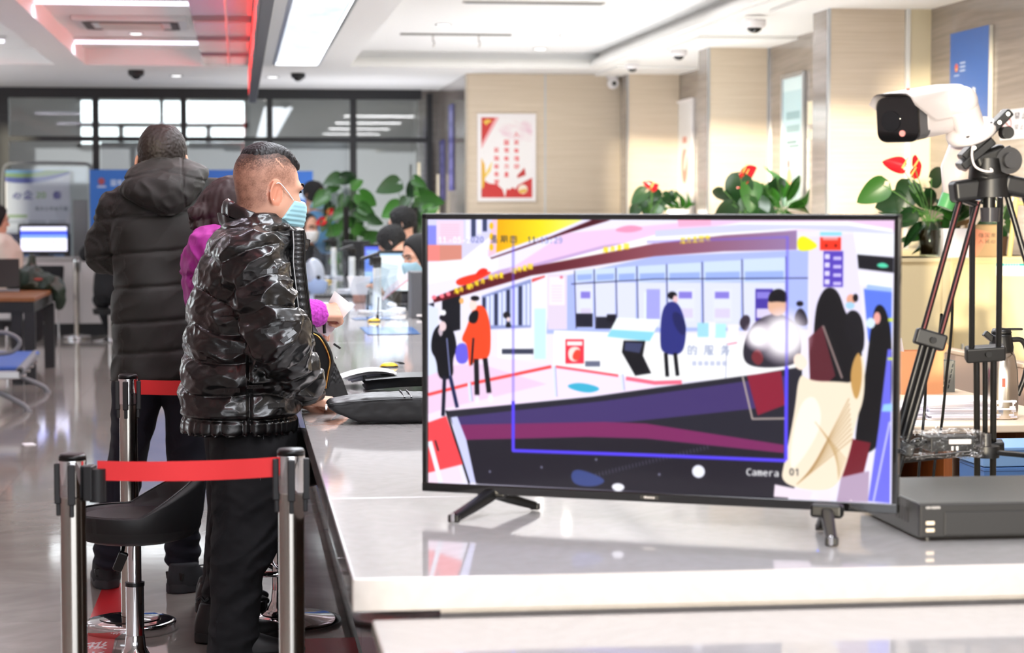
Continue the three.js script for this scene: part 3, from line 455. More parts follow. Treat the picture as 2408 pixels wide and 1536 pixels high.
// ---- the man in the glossy black puffer jacket
const MD = 7.1, mj = (px, py, dd = 0) => D(px, py, MD + dd);
{
  const foot = mj(560, 1500); const man = thing('person', 'man with cropped hair and pale blue mask in glossy black puffer jacket, hand on counter', 'person', [foot.x, 0, foot.z]);
  const J = { neck: mj(612, 520), chest: mj(590, 640), hip: mj(585, 990), sA: mj(590, 610, -.2), sB: mj(600, 605, .16), eA: mj(652, 796, -.27), eB: mj(665, 800, .2), wA: mj(728, 925, .03), wB: mj(706, 935, .16), hA: mj(575, 1040, -.08), hB: mj(600, 1040, .09), kA: mj(580, 1290, -.1), kB: mj(550, 1260, .18), aA: mj(552, 1520, -.08), aB: mj(505, 1440, .22) };
  const stub = (x, y, z) => { const line = y > -.02 ? x - (.062 + .03 * sstep(y, .06, .12)) : x + .035; const k = (1 - sstep(line, -.012, .012)) * sstep(y + clamp(-x, 0, .12) * .75, -.02, .012) * (Math.hypot((x + .012) / .028, (y - .004) / .045) < 1 && Math.abs(z) > .07 ? 0 : 1) * (1 - sstep(x, .012, .03) * (1 - sstep(y, .02, .045))); return k; };
  const h = makeHead({ at: mj(628, 458, .01), yaw: .44, pitch: .1, size: 1.05, tall: 1.06, cell: .0034, neck: 1.22, jaw: 1.1, mask: true, loopSides: [1],
    tone: (x, y, z) => { const k = stub(x, y, z) * (.72 + .28 * noise3(x * 260, y * 260, z * 260)) * (.75 + .25 * noise3(x * 30, y * 30, z * 30)), mark = Math.hypot((x + .055) / .016, (y + .115) / .009) < 1 && z > 0, scar = Math.abs((x - .0) * .8 + (y - .1) * .9) < .0025 && Math.abs(x) < .014 && z > 0; const c = new THREE.Color(0xffffff).lerp(new THREE.Color(0x85706a), clamp(k, 0, 1) * .95).lerp(new THREE.Color(0x2c2422), stub(x, y, z) * sstep(y + .02 * noise3(x * 150, y * 150, z * 150) + .25 * clamp(-x - .03, 0, .1), .072, .128) * .9); if (mark) c.multiplyScalar(.55); if (scar) c.set(0xfff4ec); if (Math.hypot((x + .012) / .026, (y - .004) / .042) < 1 && Math.abs(z) > .077) c.set(0xffe0d6); return c; },
    hair: (x, y, z, d) => { const inside = y - (.108 + .014 * Math.max(0, 1 - Math.abs(x) / .06) - .55 * clamp(x - .035, 0, .12) + .004 * noise3(x * 60, 3, z * 60)); return d + .004 - (.011 + .007 * sstep(x, -.02, .09)) * sstep(inside, -.006, .034) - .0014 * noise3(x * 120, y * 90, z * 90) * sstep(inside, 0, .03) - .0012 * Math.sin(x * 300 + z * 200) * sstep(x, .03, .09); } });
  const hand = makeHand(frameAt(mj(727, 938, .06), V(1, -.17, -.18), V(.16, 1, .1)), { curl: .25, spread: .12, thumbSide: -1 }), hand2 = makeHand(frameAt(mj(706, 944, .17), V(1, -.22, .1), V(.1, 1, -.1)), { curl: .3, thumbSide: 1 });
  dress(man, 'body', [h.body, innerBody(J, .95), hand, hand2], M.skin);
  face(man, h, M.skin, mat(0x9fd0dc, .75, { bumpMap: weaveBump, bumpScale: .0002 }));
  // jacket
  const torso = slices(outlineSlices([[508, 545, 655, 0, .1], [530, 522, 684, 0, .14], [560, 500, 690, 0, .19], [610, 474, 691, 0, .215], [690, 452, 694, 0, .215], [780, 440, 708, 0, .215], [860, 432, 722, 0, .22], [930, 424, 712, 0, .22], [968, 424, 700, 0, .225], [985, 428, 700, 0, .215], [1012, 424, 700, 0, .215]], MD), 2.3);
  const bulk = [[J.sA, J.eA, .105, .088], [J.eA, between(J.eA, J.wA, .88), .092, .06]], bulk2 = [[J.sB, J.eB, .1, .085], [J.eB, between(J.eB, J.wB, .9), .085, .058]];
  const along = (x, y, z, c) => { const a = c[0], b = c[1], bx = b.x - a.x, by = b.y - a.y, bz = b.z - a.z; return ((x - a.x) * bx + (y - a.y) * by + (z - a.z) * bz) / Math.sqrt(bx * bx + by * by + bz * bz); };
  const hem = mj(560, 972).y, quilt = q => { const s = Math.abs(Math.sin(q * PI)); return .0165 * (Math.pow(s, .5) - .72); };
  const crease = (x, y, z, k = 1) => { const w = noise3(x * 4.5 * k + 2 * y, y * 7.5 * k - 3 * x, z * 4.5 * k), v = noise3(x * 15 + 4, y * 21, z * 15); return .0085 * (1 - 2 * Math.abs(w)) * k + .0018 * (1 - 2 * Math.abs(v)); };
  const seam = mj(585, 800).x, jf = (x, y, z) => {
    let d = torso(x, y, z), wob = .03 * noise3(x * 3, y * 2, z * 3);
    if (d < .08) { d -= y < hem ? .006 * Math.pow(Math.abs(Math.sin(Math.atan2(z - J.hip.z, x - J.hip.x) * 16 + 2 * noise3(x * 8, 1, z * 8))), .7) - .003 : quilt((y + wob + (x - J.chest.x) * .12) / .108) + crease(x, y, z); const g = Math.abs(y - hem + .004); if (g < .012) d += .012 * (1 - g / .012); const sx = Math.abs(x - seam); if (sx < .01 && y < J.eA.y + .1 && z > J.chest.z) d += .009 * (1 - sx / .01); }
    let a = Math.min(cap(x, y, z, bulk[0]), cap(x, y, z, bulk[1])); a = smin(cap(x, y, z, bulk[0]), cap(x, y, z, bulk[1]), .05);
    if (a < .07) { const upper = cap(x, y, z, bulk[0]) < cap(x, y, z, bulk[1]), q = upper ? along(x, y, z, bulk[0]) / .098 : along(x, y, z, bulk[1]) / .09 + .35; a -= quilt(q + .2 * noise3(x * 5, y * 5, z * 5)) + crease(x, y, z, 1.15) * 1.25; }
    let b = smin(cap(x, y, z, bulk2[0]), cap(x, y, z, bulk2[1]), .05); if (b < .06) b -= quilt(along(x, y, z, bulk2[1]) / .09) + crease(x, y, z);
    return smin(smin(d, a, lerp(.006, .05, sstep(y, J.sA.y - .12, J.sA.y + .04))), b, .03);
  };
  const shiny = mat(0x08080a, .32, { clearcoat: .6, clearcoatRoughness: .15, bumpMap: creaseBump, bumpScale: .0009 });
  const jg = nets(jf, V(mj(400, 800).x, mj(500, 1030).y, J.chest.z - .4), V(mj(770, 800).x, mj(500, 500).y, J.chest.z + .52), .0058);
  const jacket = dress(man, 'jacket', sdfUV(jg, J.chest.x, J.chest.z), shiny);
  // stand-up collar, open at the throat, and the front placket
  const rows = [], cN = mj(612, 520), prof = 14;
  for (let i = 0; i <= 48; i++) { const a = .22 + (2 * PI - .5) * i / 48, ca = Math.cos(a), sa = Math.sin(a), back = .5 - .5 * ca, rx = lerp(.125, .098, back), y0 = mj(0, lerp(590, 532, back)).y, y1 = mj(0, lerp(541, 470, back)).y, row = []; const bx = cN.x - .012 + (ca > 0 ? .03 * ca : 0);
    for (let k = 0; k <= prof; k++) { const q = k / prof * 2 * PI, th = .017 + .004 * Math.sin(i * 1.3), m = (y0 + y1) / 2, hh = (y1 - y0) / 2, out = Math.cos(q) * th, up = Math.sin(q) * (hh + .004); row.push(V(bx + (rx + out + .012 * (up / hh < 0 ? 1 : 0)) * ca, m + up + .004 * noise3(a * 3, q, 1), cN.z - (.098 + out) * sa)); } rows.push(row); }
  dress(man, 'collar', skin(rows), shiny);
  const pl = [[712, 541], [714, 575], [713, 610], [718, 660], [725, 720], [732, 780], [736, 830]].map(([x, y]) => mj(x, y, -.05));
  const strip = (pts, w, t) => { const g = []; for (let i = 0; i < pts.length - 1; i++) g.push(bar(pts[i], pts[i + 1], t, w, V(1, 0, 0))); return g; };
  const fl = pl.map((p, i) => { const n = pl[Math.min(i + 1, pl.length - 1)].clone().sub(pl[Math.max(0, i - 1)]).normalize(); return { p, n }; });
  const pr = []; for (let i = 0; i <= 60; i++) { const t = i / 60 * (pl.length - 1), k = Math.min(Math.floor(t), pl.length - 2), p = between(pl[k], pl[k + 1], t - k), row = []; for (let q = 0; q <= 16; q++) { const u = q / 16 * 2 * PI, rib = .0035 * Math.sin(i * 2.1); row.push(V(p.x - .022 + .023 * Math.cos(u), p.y, p.z + .04 + (.012 + rib) * Math.sin(u))); } pr.push(row); }
  dress(man, 'placket', skin(pr), shiny);
  dress(man, 'piping', [tube(pl.map(p => V(p.x + .002, p.y, p.z + .052)), .0035, 60, 8)], M.blackPlastic); dress(man, 'zip', tube(pl.slice(0, 6).map(p => V(p.x - .034, p.y - .002, p.z + .054)), .0028, 60, 8), M.aluminium);
  // stitched tags with small upright ribs
  const tagMap = canvas(256, 64, (g, w, hh) => { g.fillStyle = '#000'; g.fillRect(0, 0, w, hh); g.fillStyle = '#fff'; for (let i = 0; i < 12; i++) g.fillRect(14 + i * 20, 8, 9, 48); });
  const tagMap2 = canvas(256, 64, (g, w, hh) => { g.fillStyle = '#000'; g.fillRect(0, 0, w, hh); g.fillStyle = '#fff'; g.font = 'bold 46px sans-serif'; g.textAlign = 'center'; g.fillText('VOGUE', w / 2, 48); });
  tagMap.colorSpace = tagMap2.colorSpace = THREE.NoColorSpace; // raised ribs and raised lettering, the same black as the jacket
  const tagMat = mat(0x0e0e10, .3, { bumpMap: tagMap, bumpScale: .0035, clearcoat: .5 }), tagMat2 = mat(0x0e0e10, .3, { bumpMap: tagMap2, bumpScale: .0035, clearcoat: .5 });
  [[632, 638, .1, 0], [604, 690, .2, 1], [635, 776, .16, 1], [540, 738, .06, 0], [550, 826, .05, 0], [545, 918, .04, 0], [598, 909, .05, 1], [650, 954, .03, 0], [678, 792, .7, 0]].forEach(([px, py, tilt, kind]) => {
    const ray = D(px, py, 1).sub(camera.position).normalize(); let t = 6; for (let i = 0; i < 90; i++) { const p = camera.position.clone().addScaledVector(ray, t), d = jf(p.x, p.y, p.z); if (d < .0015) break; t += Math.max(d * .6, .0008); }
    const p = camera.position.clone().addScaledVector(ray, t), e = .012, n = V(jf(p.x + e, p.y, p.z) - jf(p.x - e, p.y, p.z), jf(p.x, p.y + e, p.z) - jf(p.x, p.y - e, p.z), jf(p.x, p.y, p.z + e) - jf(p.x, p.y, p.z - e)).normalize();
    const xx = V().crossVectors(V(0, 1, 0), n).normalize(), yy = V().crossVectors(n, xx), m = new THREE.Matrix4().makeBasis(xx, yy, n).setPosition(p.addScaledVector(n, .0025)); const g = new THREE.PlaneGeometry(.058, .015, 10, 2), P = g.attributes.position; for (let i = 0; i < P.count; i++) P.setZ(i, -.9 * P.getX(i) ** 2); g.rotateZ(tilt).applyMatrix4(m); g.computeVertexNormals();
    const tag = part('stitched_tag', g.translate(-man.position.x, -man.position.y, -man.position.z), kind ? tagMat2 : tagMat, jacket, true);
  });
  // jeans
  const nearLeg = slices(outlineSlices([[985, 492, 700, 0, .15], [1040, 492, 698, -.02, .15], [1100, 497, 690, -.05, .12], [1200, 500, 662, -.08, .098], [1290, 500, 650, -.1, .095], [1350, 496, 622, -.1, .09], [1440, 498, 606, -.1, .083], [1530, 490, 610, -.1, .08], [1552, 492, 612, -.1, .08]], MD), 2.2);
  const farLeg = slices(outlineSlices([[1030, 520, 690, .1, .12], [1150, 508, 660, .13, .1], [1260, 488, 625, .17, .095], [1360, 480, 585, .2, .085], [1430, 474, 570, .22, .078], [1470, 474, 568, .22, .076]], MD), 2.2);
  const fold = (x, y, z) => .006 * (1 - 2 * Math.abs(noise3(x * 5, y * 9 - x * 6, z * 5))) * (1.2 - sstep(y, .45, .75)) + .003 * noise3(x * 16, y * 22, z * 16);
  const jeans = nets((x, y, z) => { let d = smin(nearLeg(x, y, z), farLeg(x, y, z), .02); if (d < .05) d -= fold(x, y, z); return d; }, V(mj(455, 1200).x, -.02, J.hip.z - .4), V(mj(720, 1200).x, mj(600, 970).y, J.hip.z + .4), .0075);
  const denim = mat(0x131317, .85, { bumpMap: weaveBump, bumpScale: .0008 });
  const jn = dress(man, 'trousers', jeans, denim);
  const stitch = pts => part('stitching', tube(pts.map(([x, y, dd]) => mj(x, y, dd)), .0012, 40, 5).translate(-man.position.x, -man.position.y, -man.position.z), mat(0x55555c, .7), jn);
  stitch([[620, 1016, -.152], [618, 1080, -.16], [612, 1130, -.166]]); stitch([[545, 1135, -.16], [558, 1128, -.162], [570, 1118, -.162]]);
  const tagT = canvas(64, 256, (g, w, hh) => { g.fillStyle = '#0c0c0e'; g.fillRect(0, 0, w, hh); g.save(); g.translate(44, 10); g.rotate(PI / 2); g.fillStyle = '#d8d8da'; g.font = 'bold 40px sans-serif'; g.fillText('VOGUE', 0, 8); g.restore(); g.fillStyle = '#c33'; g.fillRect(16, 190, 30, 16); g.fillStyle = '#ddd'; g.fillRect(16, 214, 30, 12); });
  part('hanging_tag', box(.014, .06, .003).translate(...mj(571, 1036, -.158).sub(man.position).toArray()), mat(0xffffff, .6, { map: tagT }), jn, true);
  const blackSole = mat(0x151516, .6), blackShoe = mat(0x0e0e10, .5);
  const s1 = mj(500, 1510, -.1), s2 = onY(466, 1511, 0); shoe(man, [s1.x, 0, s1.z], -.05, .28, .1, .11, blackShoe, blackSole); shoe(man, [s2.x, 0, s2.z], .1, .28, .105, .125, blackShoe, blackSole);
  dress(man, 'lace', [tube([[464, 1412], [472, 1405], [482, 1414], [492, 1408]].map(([x, y]) => mj(x, y, .13)), .006, 24, 8)], blackShoe);
}

// ---- the man in the long dark green hooded coat, seen from behind
{
  const GD = 8.3, q = (px, py, dd = 0) => D(px, py, GD + dd), root0 = q(350, 1380);
  const man = thing('person', 'man in a long dark green hooded coat and navy trousers, seen from behind', 'person', [root0.x, 0, root0.z]);
  const J = { neck: q(385, 420), chest: q(390, 540), hip: q(390, 860), sA: q(290, 500), sB: q(500, 480), eA: q(258, 590, .05), eB: q(560, 640, .05), wA: q(318, 610, .32), wB: q(520, 650, .34), hA: q(330, 900), hB: q(440, 900), kA: q(290, 1120), kB: q(436, 1120), aA: q(258, 1330), aB: q(430, 1330) };
  const h = makeHead({ at: q(382, 392, .03), yaw: PI / 2 - .08, pitch: .22, size: 1.06, tall: 1, hair: (x, y, z, d) => smax(smax(d - .01 - .0016 * noise3(x * 60, y * 60, z * 60), -.055 - y - clamp(x + .03, -.02, .1) * .2, .01), x - (.05 + y * .25), .01) + .02 * (1 - sstep(Math.hypot((x + .035) / .05, z / .045, (y - .14) / .05), .5, 1)) });
  h.hairMat = mat(0x1c1512, .6);
  dress(man, 'body', [h.body, innerBody(J, 1), makeHand(frameAt(q(318, 610, .33), V(.4, .2, -.9), V(0, 1, .2))), makeHand(frameAt(q(520, 650, .35), V(-.4, .2, -.9), V(0, 1, .2)))], M.skin);
  face(man, h);
  const torso = slices(outlineSlices([[425, 330, 470, 0, .1], [445, 285, 505, 0, .13], [480, 258, 530, 0, .16], [540, 258, 535, 0, .185], [620, 266, 535, 0, .185], [720, 264, 540, 0, .19], [800, 266, 548, 0, .195], [860, 262, 545, 0, .2], [890, 262, 540, 0, .2]], GD), 2.6);
  const armA = [[q(292, 500), q(252, 590, .04), .105, .082], [q(252, 590, .04), q(305, 612, .28), .084, .062]], armB = [[q(500, 480), q(550, 640, .05), .1, .08], [q(550, 640, .05), q(520, 650, .3), .08, .06]];
  const seams = [500, 585, 665, 745, 815].map(y => q(390, y).y);
  const f = (x, y, z) => {
    let d = torso(x, y, z), a = Math.min(cap(x, y, z, armA[0]), cap(x, y, z, armA[1])), b = Math.min(cap(x, y, z, armB[0]), cap(x, y, z, armB[1]));
    d = smin(d, smin(cap(x, y, z, armA[0]), cap(x, y, z, armA[1]), .05), .03); d = smin(d, smin(cap(x, y, z, armB[0]), cap(x, y, z, armB[1]), .05), .05);
    if (d < .05) { const tilt = (x - J.chest.x) * .16, ys = y - tilt; let g = 0; for (const s of seams) { const e = Math.abs(ys - s - .012 * Math.sin(x * 9)); if (e < .02) g = Math.max(g, 1 - e / .02); } d += .009 * g * g; d -= .009 * noise3(x * 4, y * 5, z * 4) + .006 * (1 - 2 * Math.abs(noise3(x * 5 + 2, y * 8 - x * 7, z * 5))) * (.6 + .9 * sstep(-y, -.95, -.7)); if (a < .02) d -= .005 * (1 - 2 * Math.abs(noise3(x * 9, y * 14 + x * 8, z * 9))); }
    return d;
  };
  const coat = mat(0x242521, .62, { bumpMap: weaveBump, bumpScale: .0006, sheen: .25, sheenColor: new THREE.Color(.5, .5, .45), sheenRoughness: .6 });
  dress(man, 'coat', nets(f, V(q(195, 600).x, q(390, 896).y, J.chest.z - .45), V(q(610, 600).x, q(390, 415).y, J.chest.z + .3), .0075), coat);
  const hood = slices(outlineSlices([[374, 338, 452, -.02, .09], [396, 308, 486, -.04, .13], [425, 290, 484, -.08, .15], [455, 284, 470, -.11, .135], [485, 330, 446, -.13, .1], [505, 365, 425, -.12, .07]], GD), 2.3), hc = q(382, 385, .05);
  const hf = (x, y, z) => { let d = hood(x, y, z); d = smax(d, -ell(x, y, z, hc.x, hc.y + .03, hc.z - .02, .112, .14, .12), .015); const e1 = Math.abs(x - (q(430, 440).x + (y - hc.y) * -.08)), e2 = Math.abs(y - (q(0, 402).y - Math.abs(x - hc.x) * .25)); if (e1 < .007 && z > hc.z) d += .005 * (1 - e1 / .007); if (e2 < .009) d += .007 * (1 - e2 / .009); return d - .005 * noise3(x * 8, y * 9, z * 8) - .004 * (1 - 2 * Math.abs(noise3(x * 12, y * 12, z * 12))); };
  dress(man, 'hood', nets(hf, V(q(270, 400).x, q(0, 520).y, hc.z - .25), V(q(500, 400).x, q(0, 360).y, hc.z + .35), .006), coat);
  const L = slices(outlineSlices([[860, 265, 400, 0, .13], [950, 262, 378, 0, .12], [1050, 260, 352, 0, .105], [1150, 240, 330, .0, .09], [1250, 226, 305, 0, .082], [1310, 222, 300, 0, .08], [1335, 228, 292, 0, .075]], GD), 2.2), R = slices(outlineSlices([[860, 372, 520, 0, .13], [950, 385, 500, 0, .12], [1050, 392, 492, 0, .105], [1150, 394, 485, 0, .09], [1250, 392, 470, 0, .085], [1310, 388, 470, 0, .082], [1335, 396, 462, 0, .075]], GD), 2.2);
  dress(man, 'trousers', nets((x, y, z) => { let d = smin(L(x, y, z), R(x, y, z), .015); if (d < .04) d -= .004 * (1 - 2 * Math.abs(noise3(x * 6, y * 8, z * 6))) + (y < .25 ? .004 * Math.sin(y * 120 + x * 20) : 0); return d; }, V(q(205, 1000).x, .02, J.hip.z - .25), V(q(540, 1000).x, q(0, 850).y, J.hip.z + .25), .0085), mat(0x141624, .85, { bumpMap: weaveBump, bumpScale: .0006 }));
  const up = mat(0x34363a, .8, { bumpMap: weaveBump, bumpScale: .001 }), so = mat(0x3d3e42, .7);
  const a = onY(253, 1386, 0), b = onY(392, 1396, 0), m1 = shoe(man, [a.x, 0, a.z], PI / 2 + .12, .29, .1, .1, up, so), m2 = shoe(man, [b.x + .02, 0, b.z], .75, .29, .105, .1, up, so), refl = mat(0xd8dadc, .3);
  [m1, m2].forEach(m => { dress(man, 'heel_tab', rbox(.012, .026, .02, .003, .006, .082, 0, 0, 0, .1).applyMatrix4(m), refl); [rbox(.014, .03, .022, .004, .016, .066, .036, .2), rbox(.014, .03, .022, .004, .016, .066, -.036, -.2)].forEach(g => dress(man, 'heel_window', g.applyMatrix4(m), M.blackPlastic)); dress(man, 'lace', tube([[.1, .1, -.03], [.12, .11, 0], [.1, .1, .03], [.16, .1, .05]], .003, 24, 6).applyMatrix4(m), M.blackPlastic); });
}

// ---- the woman in the magenta jacket between them
{
  const WD = 7.72, q = (px, py, dd = 0) => D(px, py, WD + dd), r0 = q(540, 1440);
  const w = thing('person', 'woman in a magenta jacket with dark red-brown curled hair, half hidden, holding out a paper', 'person', [r0.x, 0, r0.z]);
  const J = { neck: q(545, 560), chest: q(520, 625), hip: q(540, 900), sA: q(500, 590, -.14), sB: q(520, 590, .14), eA: q(600, 745, -.15), eB: q(600, 720, .2), wA: q(752, 737, -.02), wB: q(690, 740, .2), hA: q(535, 930, .03), hB: q(545, 930, .13), kA: q(540, 1150, .05), kB: q(545, 1150, .16), aA: q(512, 1390, .1), aB: q(512, 1385, .22) };
  const h = makeHead({ at: q(556, 524), yaw: .25, pitch: .15, size: 1, cell: .005, hair: (x, y, z, d) => { let e = smax(d - .02 - .0025 * noise3(x * 30, y * 12, z * 30), x - (.05 + .2 * y), .02); e = smax(e, -.045 - y, .02); const t = Math.min(cap(x, y, z, [V(-.1, .05, 0), V(-.14, .0, .01), .05, .042]), cap(x, y, z, [V(-.1, .03, .02), V(-.16, .01, .03), .042, .03]), cap(x, y, z, [V(-.06, -.01, .03), V(-.15, -.035, .03), .036, .024])); return smin(e, t - .006 * noise3(x * 40, y * 18, z * 40), .03); } });
  h.hairMat = mat(0x2b1414, .45, { bumpMap: fineBump, bumpScale: .001 });
  const fist = makeHand(frameAt(q(742, 735, -.02), V(1, .02, -.3), V(-.1, .75, .65)), { curl: 1.25, spread: .02, thumbIn: .8, thumbSide: -1 });
  dress(w, 'body', [h.body, innerBody(J, .85), fist, makeHand(frameAt(q(690, 740, .2), V(1, -.2, 0), V(0, 1, 0)), { cell: .004 })], M.skin);
  face(w, h);
  const torso = slices(outlineSlices([[530, 500, 600, 0, .09], [542, 478, 610, 0, .14], [560, 452, 615, 0, .17], [600, 432, 618, 0, .19], [650, 430, 620, 0, .19], [760, 452, 622, 0, .18], [880, 460, 630, 0, .19]], WD), 2.2), arm = [[J.sA, J.eA, .09, .07], [J.eA, between(J.eA, J.wA, .6), .068, .056]], arm2 = [[J.sB, J.eB, .085, .066], [J.eB, between(J.eB, J.wB, .8), .064, .05]];
  const bulge = q(0, 640).y, mag = mat(0xb82ea2, .58, { bumpMap: weaveBump, bumpScale: .0008, sheen: .3, sheenColor: new THREE.Color(.9, .4, .8) });
  dress(w, 'jacket', nets((x, y, z) => { let d = torso(x, y, z); d = smin(d, smin(cap(x, y, z, arm[0]), cap(x, y, z, arm[1]), .04), .03); d = smin(d, smin(cap(x, y, z, arm2[0]), cap(x, y, z, arm2[1]), .04), .03); const s = Math.abs(y - bulge - (x - J.chest.x) * .1); if (s < .014) d += .008 * (1 - s / .014); return d - .009 * (1 - 2 * Math.abs(noise3(x * 7, y * 8 + x * 5, z * 7))) - .004 * noise3(x * 20, y * 20, z * 20); }, V(q(405, 600).x, q(0, 890).y, J.chest.z - .35), V(q(770, 600).x, q(0, 505).y, J.chest.z + .35), .008), mag);
  const cuff = [between(J.eA, J.wA, .52), between(J.eA, J.wA, .93), .066, .05], cf = (x, y, z) => Math.max(cap(x, y, z, cuff), (x - q(771, 737).x) + (y - J.wA.y) * .28) - .0025 * noise3(x * 70, y * 70, z * 70) - .0016 * noise3(x * 160, y * 160, z * 160);
  dress(w, 'knitted_cuff', nets(cf, ...lohi([cuff[0], cuff[1]], .085), .0045), mat(0xc243bd, .95, { sheen: .8, sheenColor: new THREE.Color(1, .5, .95), sheenRoughness: .5 }));
  const leg = s => [[J['h' + s], J['k' + s], .1, .075], [J['k' + s], J['a' + s], .075, .06]];
  dress(w, 'trousers', capsMesh([...leg('A'), ...leg('B'), [q(545, 850), q(545, 930), .15, .14]], .012, .04), M.blackCloth);
  for (const s of ['A', 'B']) shoe(w, [J['a' + s].x - .07, 0, J['a' + s].z], .1, .24, .09, .1, M.blackPlastic, M.blackPlastic);
  // the paper in her hand
  const sheet = [], c4 = [[738, 800], [771, 800], [831, 720], [787, 684]]; for (let i = 0; i <= 16; i++) { const row = []; for (let j = 0; j <= 12; j++) { const u = j / 12, v = i / 16, x = lerp(lerp(c4[0][0], c4[1][0], u), lerp(c4[3][0], c4[2][0], u), v), y = lerp(lerp(c4[0][1] - 22, c4[1][1] - 8, u), lerp(c4[3][1], c4[2][1], u), v); row.push(q(x, y, .035 + .05 * Math.sin(u * 2.4) * v + .02 * Math.sin(v * 5))); } sheet.push(row); }
  const back = sheet.map(r => r.map(p => p.clone().add(V(0, 0, -.0006))).reverse()), sh = single('paper_sheet', 'white paper sheet held out over the counter by the woman in magenta', 'paper', [skin(sheet), skin(back)], M.paper);
}

// ---- the staff and visitors farther back; simpler figures of the same build
function farPerson(label, depth, hp, o) {
  const q = (px, py, dd = 0) => D(px, py, depth + dd), base = q(hp[0], 900), p = thing('person', label, 'person', [base.x, 0, base.z]);
  const h = makeHead({ at: q(hp[0], hp[1]), yaw: o.yaw, pitch: o.pitch ?? .1, size: o.size ?? 1, cell: .007, mask: !!o.mask, loopSides: [1, -1], hair: o.hair ?? ((x, y, z, d) => smax(d - .018 - .004 * noise3(x * 40, y * 30, z * 40), Math.max(x - (.055 + .35 * y), -.045 - y - x * .3), .015)), tone: o.tone });
  h.hairMat = mat(o.hairColour ?? 0x070708, .75);
  const J = {}; for (const k in o.J) J[k] = q(...o.J[k]); const s = o.bulk ?? 1; if (!J.kA) for (const [k, e] of [['A', -.09], ['B', .09]]) { J['h' + k] = J.hip.clone().add(V(e, 0, 0)); J['k' + k] = J['h' + k].clone().setY(J.hip.y * .52); J['a' + k] = J['h' + k].clone().setY(.06); }
  const hands = ['A', 'B'].filter(k => J['w' + k]).map(k => makeHand(frameAt(J['w' + k], J['w' + k].clone().sub(J['e' + k]), V(0, 1, .1)), { cell: .006, curl: .5 }));
  dress(p, 'body', [h.body, innerBody(J, .9), ...hands], M.skin);
  face(p, h, M.skin, mat(o.mask ?? 0xffffff, .8));
  const b = [[J.neck.clone().add(V(0, -.06, 0)), J.chest, .1 * s, .17 * s], [J.chest, J.hip, .17 * s, .18 * s], [J.sA, J.sB, .085 * s, .085 * s]];
  for (const k of ['A', 'B']) if (J['e' + k]) b.push([J['s' + k], J['e' + k], .085 * s, .068 * s], [J['e' + k], between(J['e' + k], J['w' + k], .85), .066 * s, .05 * s]);
  const cg = capsField(b, .06), pts = b.flatMap(c => [c[0], c[1]]);
  dress(p, o.garment ?? 'jacket', nets((x, y, z) => cg(x, y, z) - .008 * noise3(x * 6, y * 7, z * 6), ...lohi(pts, .26), .014), mat(o.cloth, .8, { bumpMap: weaveBump, bumpScale: .001 }));
  if (J.kA) dress(p, 'trousers', capsMesh([[J.hA, J.kA, .1, .075], [J.kA, J.aA, .075, .06], [J.hB, J.kB, .1, .075], [J.kB, J.aB, .075, .06]], .016, .04), M.blackCloth);
  return { p, h, J };
}
const stand = (x, y, s, w = 1) => ({ neck: [x, y + s * .17], chest: [x, y + s * .45], hip: [x, y + s * 1.0], sA: [x - s * .2 * w, y + s * .33], sB: [x + s * .2 * w, y + s * .33] });
farPerson('masked man with a greying brow in a black coat, beside the tall leafy plant', 22, [724, 538], { yaw: -.95, mask: 0xf2f2f0, cloth: 0x151517, hairColour: 0x141416, size: 1.06, hair: (x, y, z, d) => smax(d - .007, Math.max(x - (.05 + .1 * y), -.03 - y), .012),
  J: { ...stand(728, 540, 240, 1), eA: [655, 690, .1], wA: [705, 690, -.3], eB: [800, 690, .1], wB: [760, 690, -.3] } });
farPerson('person in pale blue whose face peers out behind the tall leafy plant', 22.5, [738, 462], { yaw: -.6, cloth: 0x5b8db8, hairColour: 0x141214, J: stand(742, 465, 220, .8), mask: 0x9cc4da });
const glassesMan = farPerson('staff man with glasses, black hair and blue mask, topmost head behind the monitors', 17.5, [945, 532], { yaw: PI - .35, mask: 0xa9c9da, cloth: 0x1b1d26, J: { ...stand(985, 540, 280, .5) } }).p;
{ const g = scene.children.findLast(o => o.name.startsWith('person')), q = (x, y, dd) => D(x, y, 17.5 + dd); dress(g, 'glasses', [new THREE.TorusGeometry(.02, .0025, 8, 24).rotateY(.35).translate(...q(916, 536, -.08).toArray()), tube([q(920, 535, -.1), q(948, 528, -.12)], .002, 8, 6)], M.darkGrey); }
farPerson('staff member with black hair bent low behind the white monitor', 16.6, [925, 578], { yaw: PI - .5, pitch: .55, cloth: 0x15161c, J: { ...stand(990, 590, 270, .5) }, mask: 0xa9c9da });
farPerson('staff woman with tied black hair and blue mask beside the grey computer tower', 14.6, [985, 606], { yaw: PI + .45, pitch: .22, mask: 0x9fc6d6, cloth: 0x121419, hair: (x, y, z, d) => smin(smax(d - .016, Math.max(x - (.05 + .3 * y), -.06 - y), .015), ell(x, y, z, -.13, .0, 0, .05, .07, .05), .03), J: { ...stand(1034, 612, 330, .5), eA: [930, 760, -.1], wA: [900, 700, -.2], eB: [1030, 770, .1], wB: [930, 740, .1] } });
farPerson('person in a black coat sitting on a stool with one elbow on the far counter', 23.4, [272, 500], { yaw: PI / 2 + .7, cloth: 0x131418, pitch: .3, garment: 'coat', J: { neck: [270, 532], chest: [264, 580], hip: [258, 682], sA: [244, 562], sB: [300, 562], eA: [203, 598, .1], wA: [226, 586, -.08], hA: [252, 690], hB: [285, 690], kA: [235, 705, .45], kB: [285, 705, .5], aA: [262, 780, .55], aB: [295, 780, .55] } });
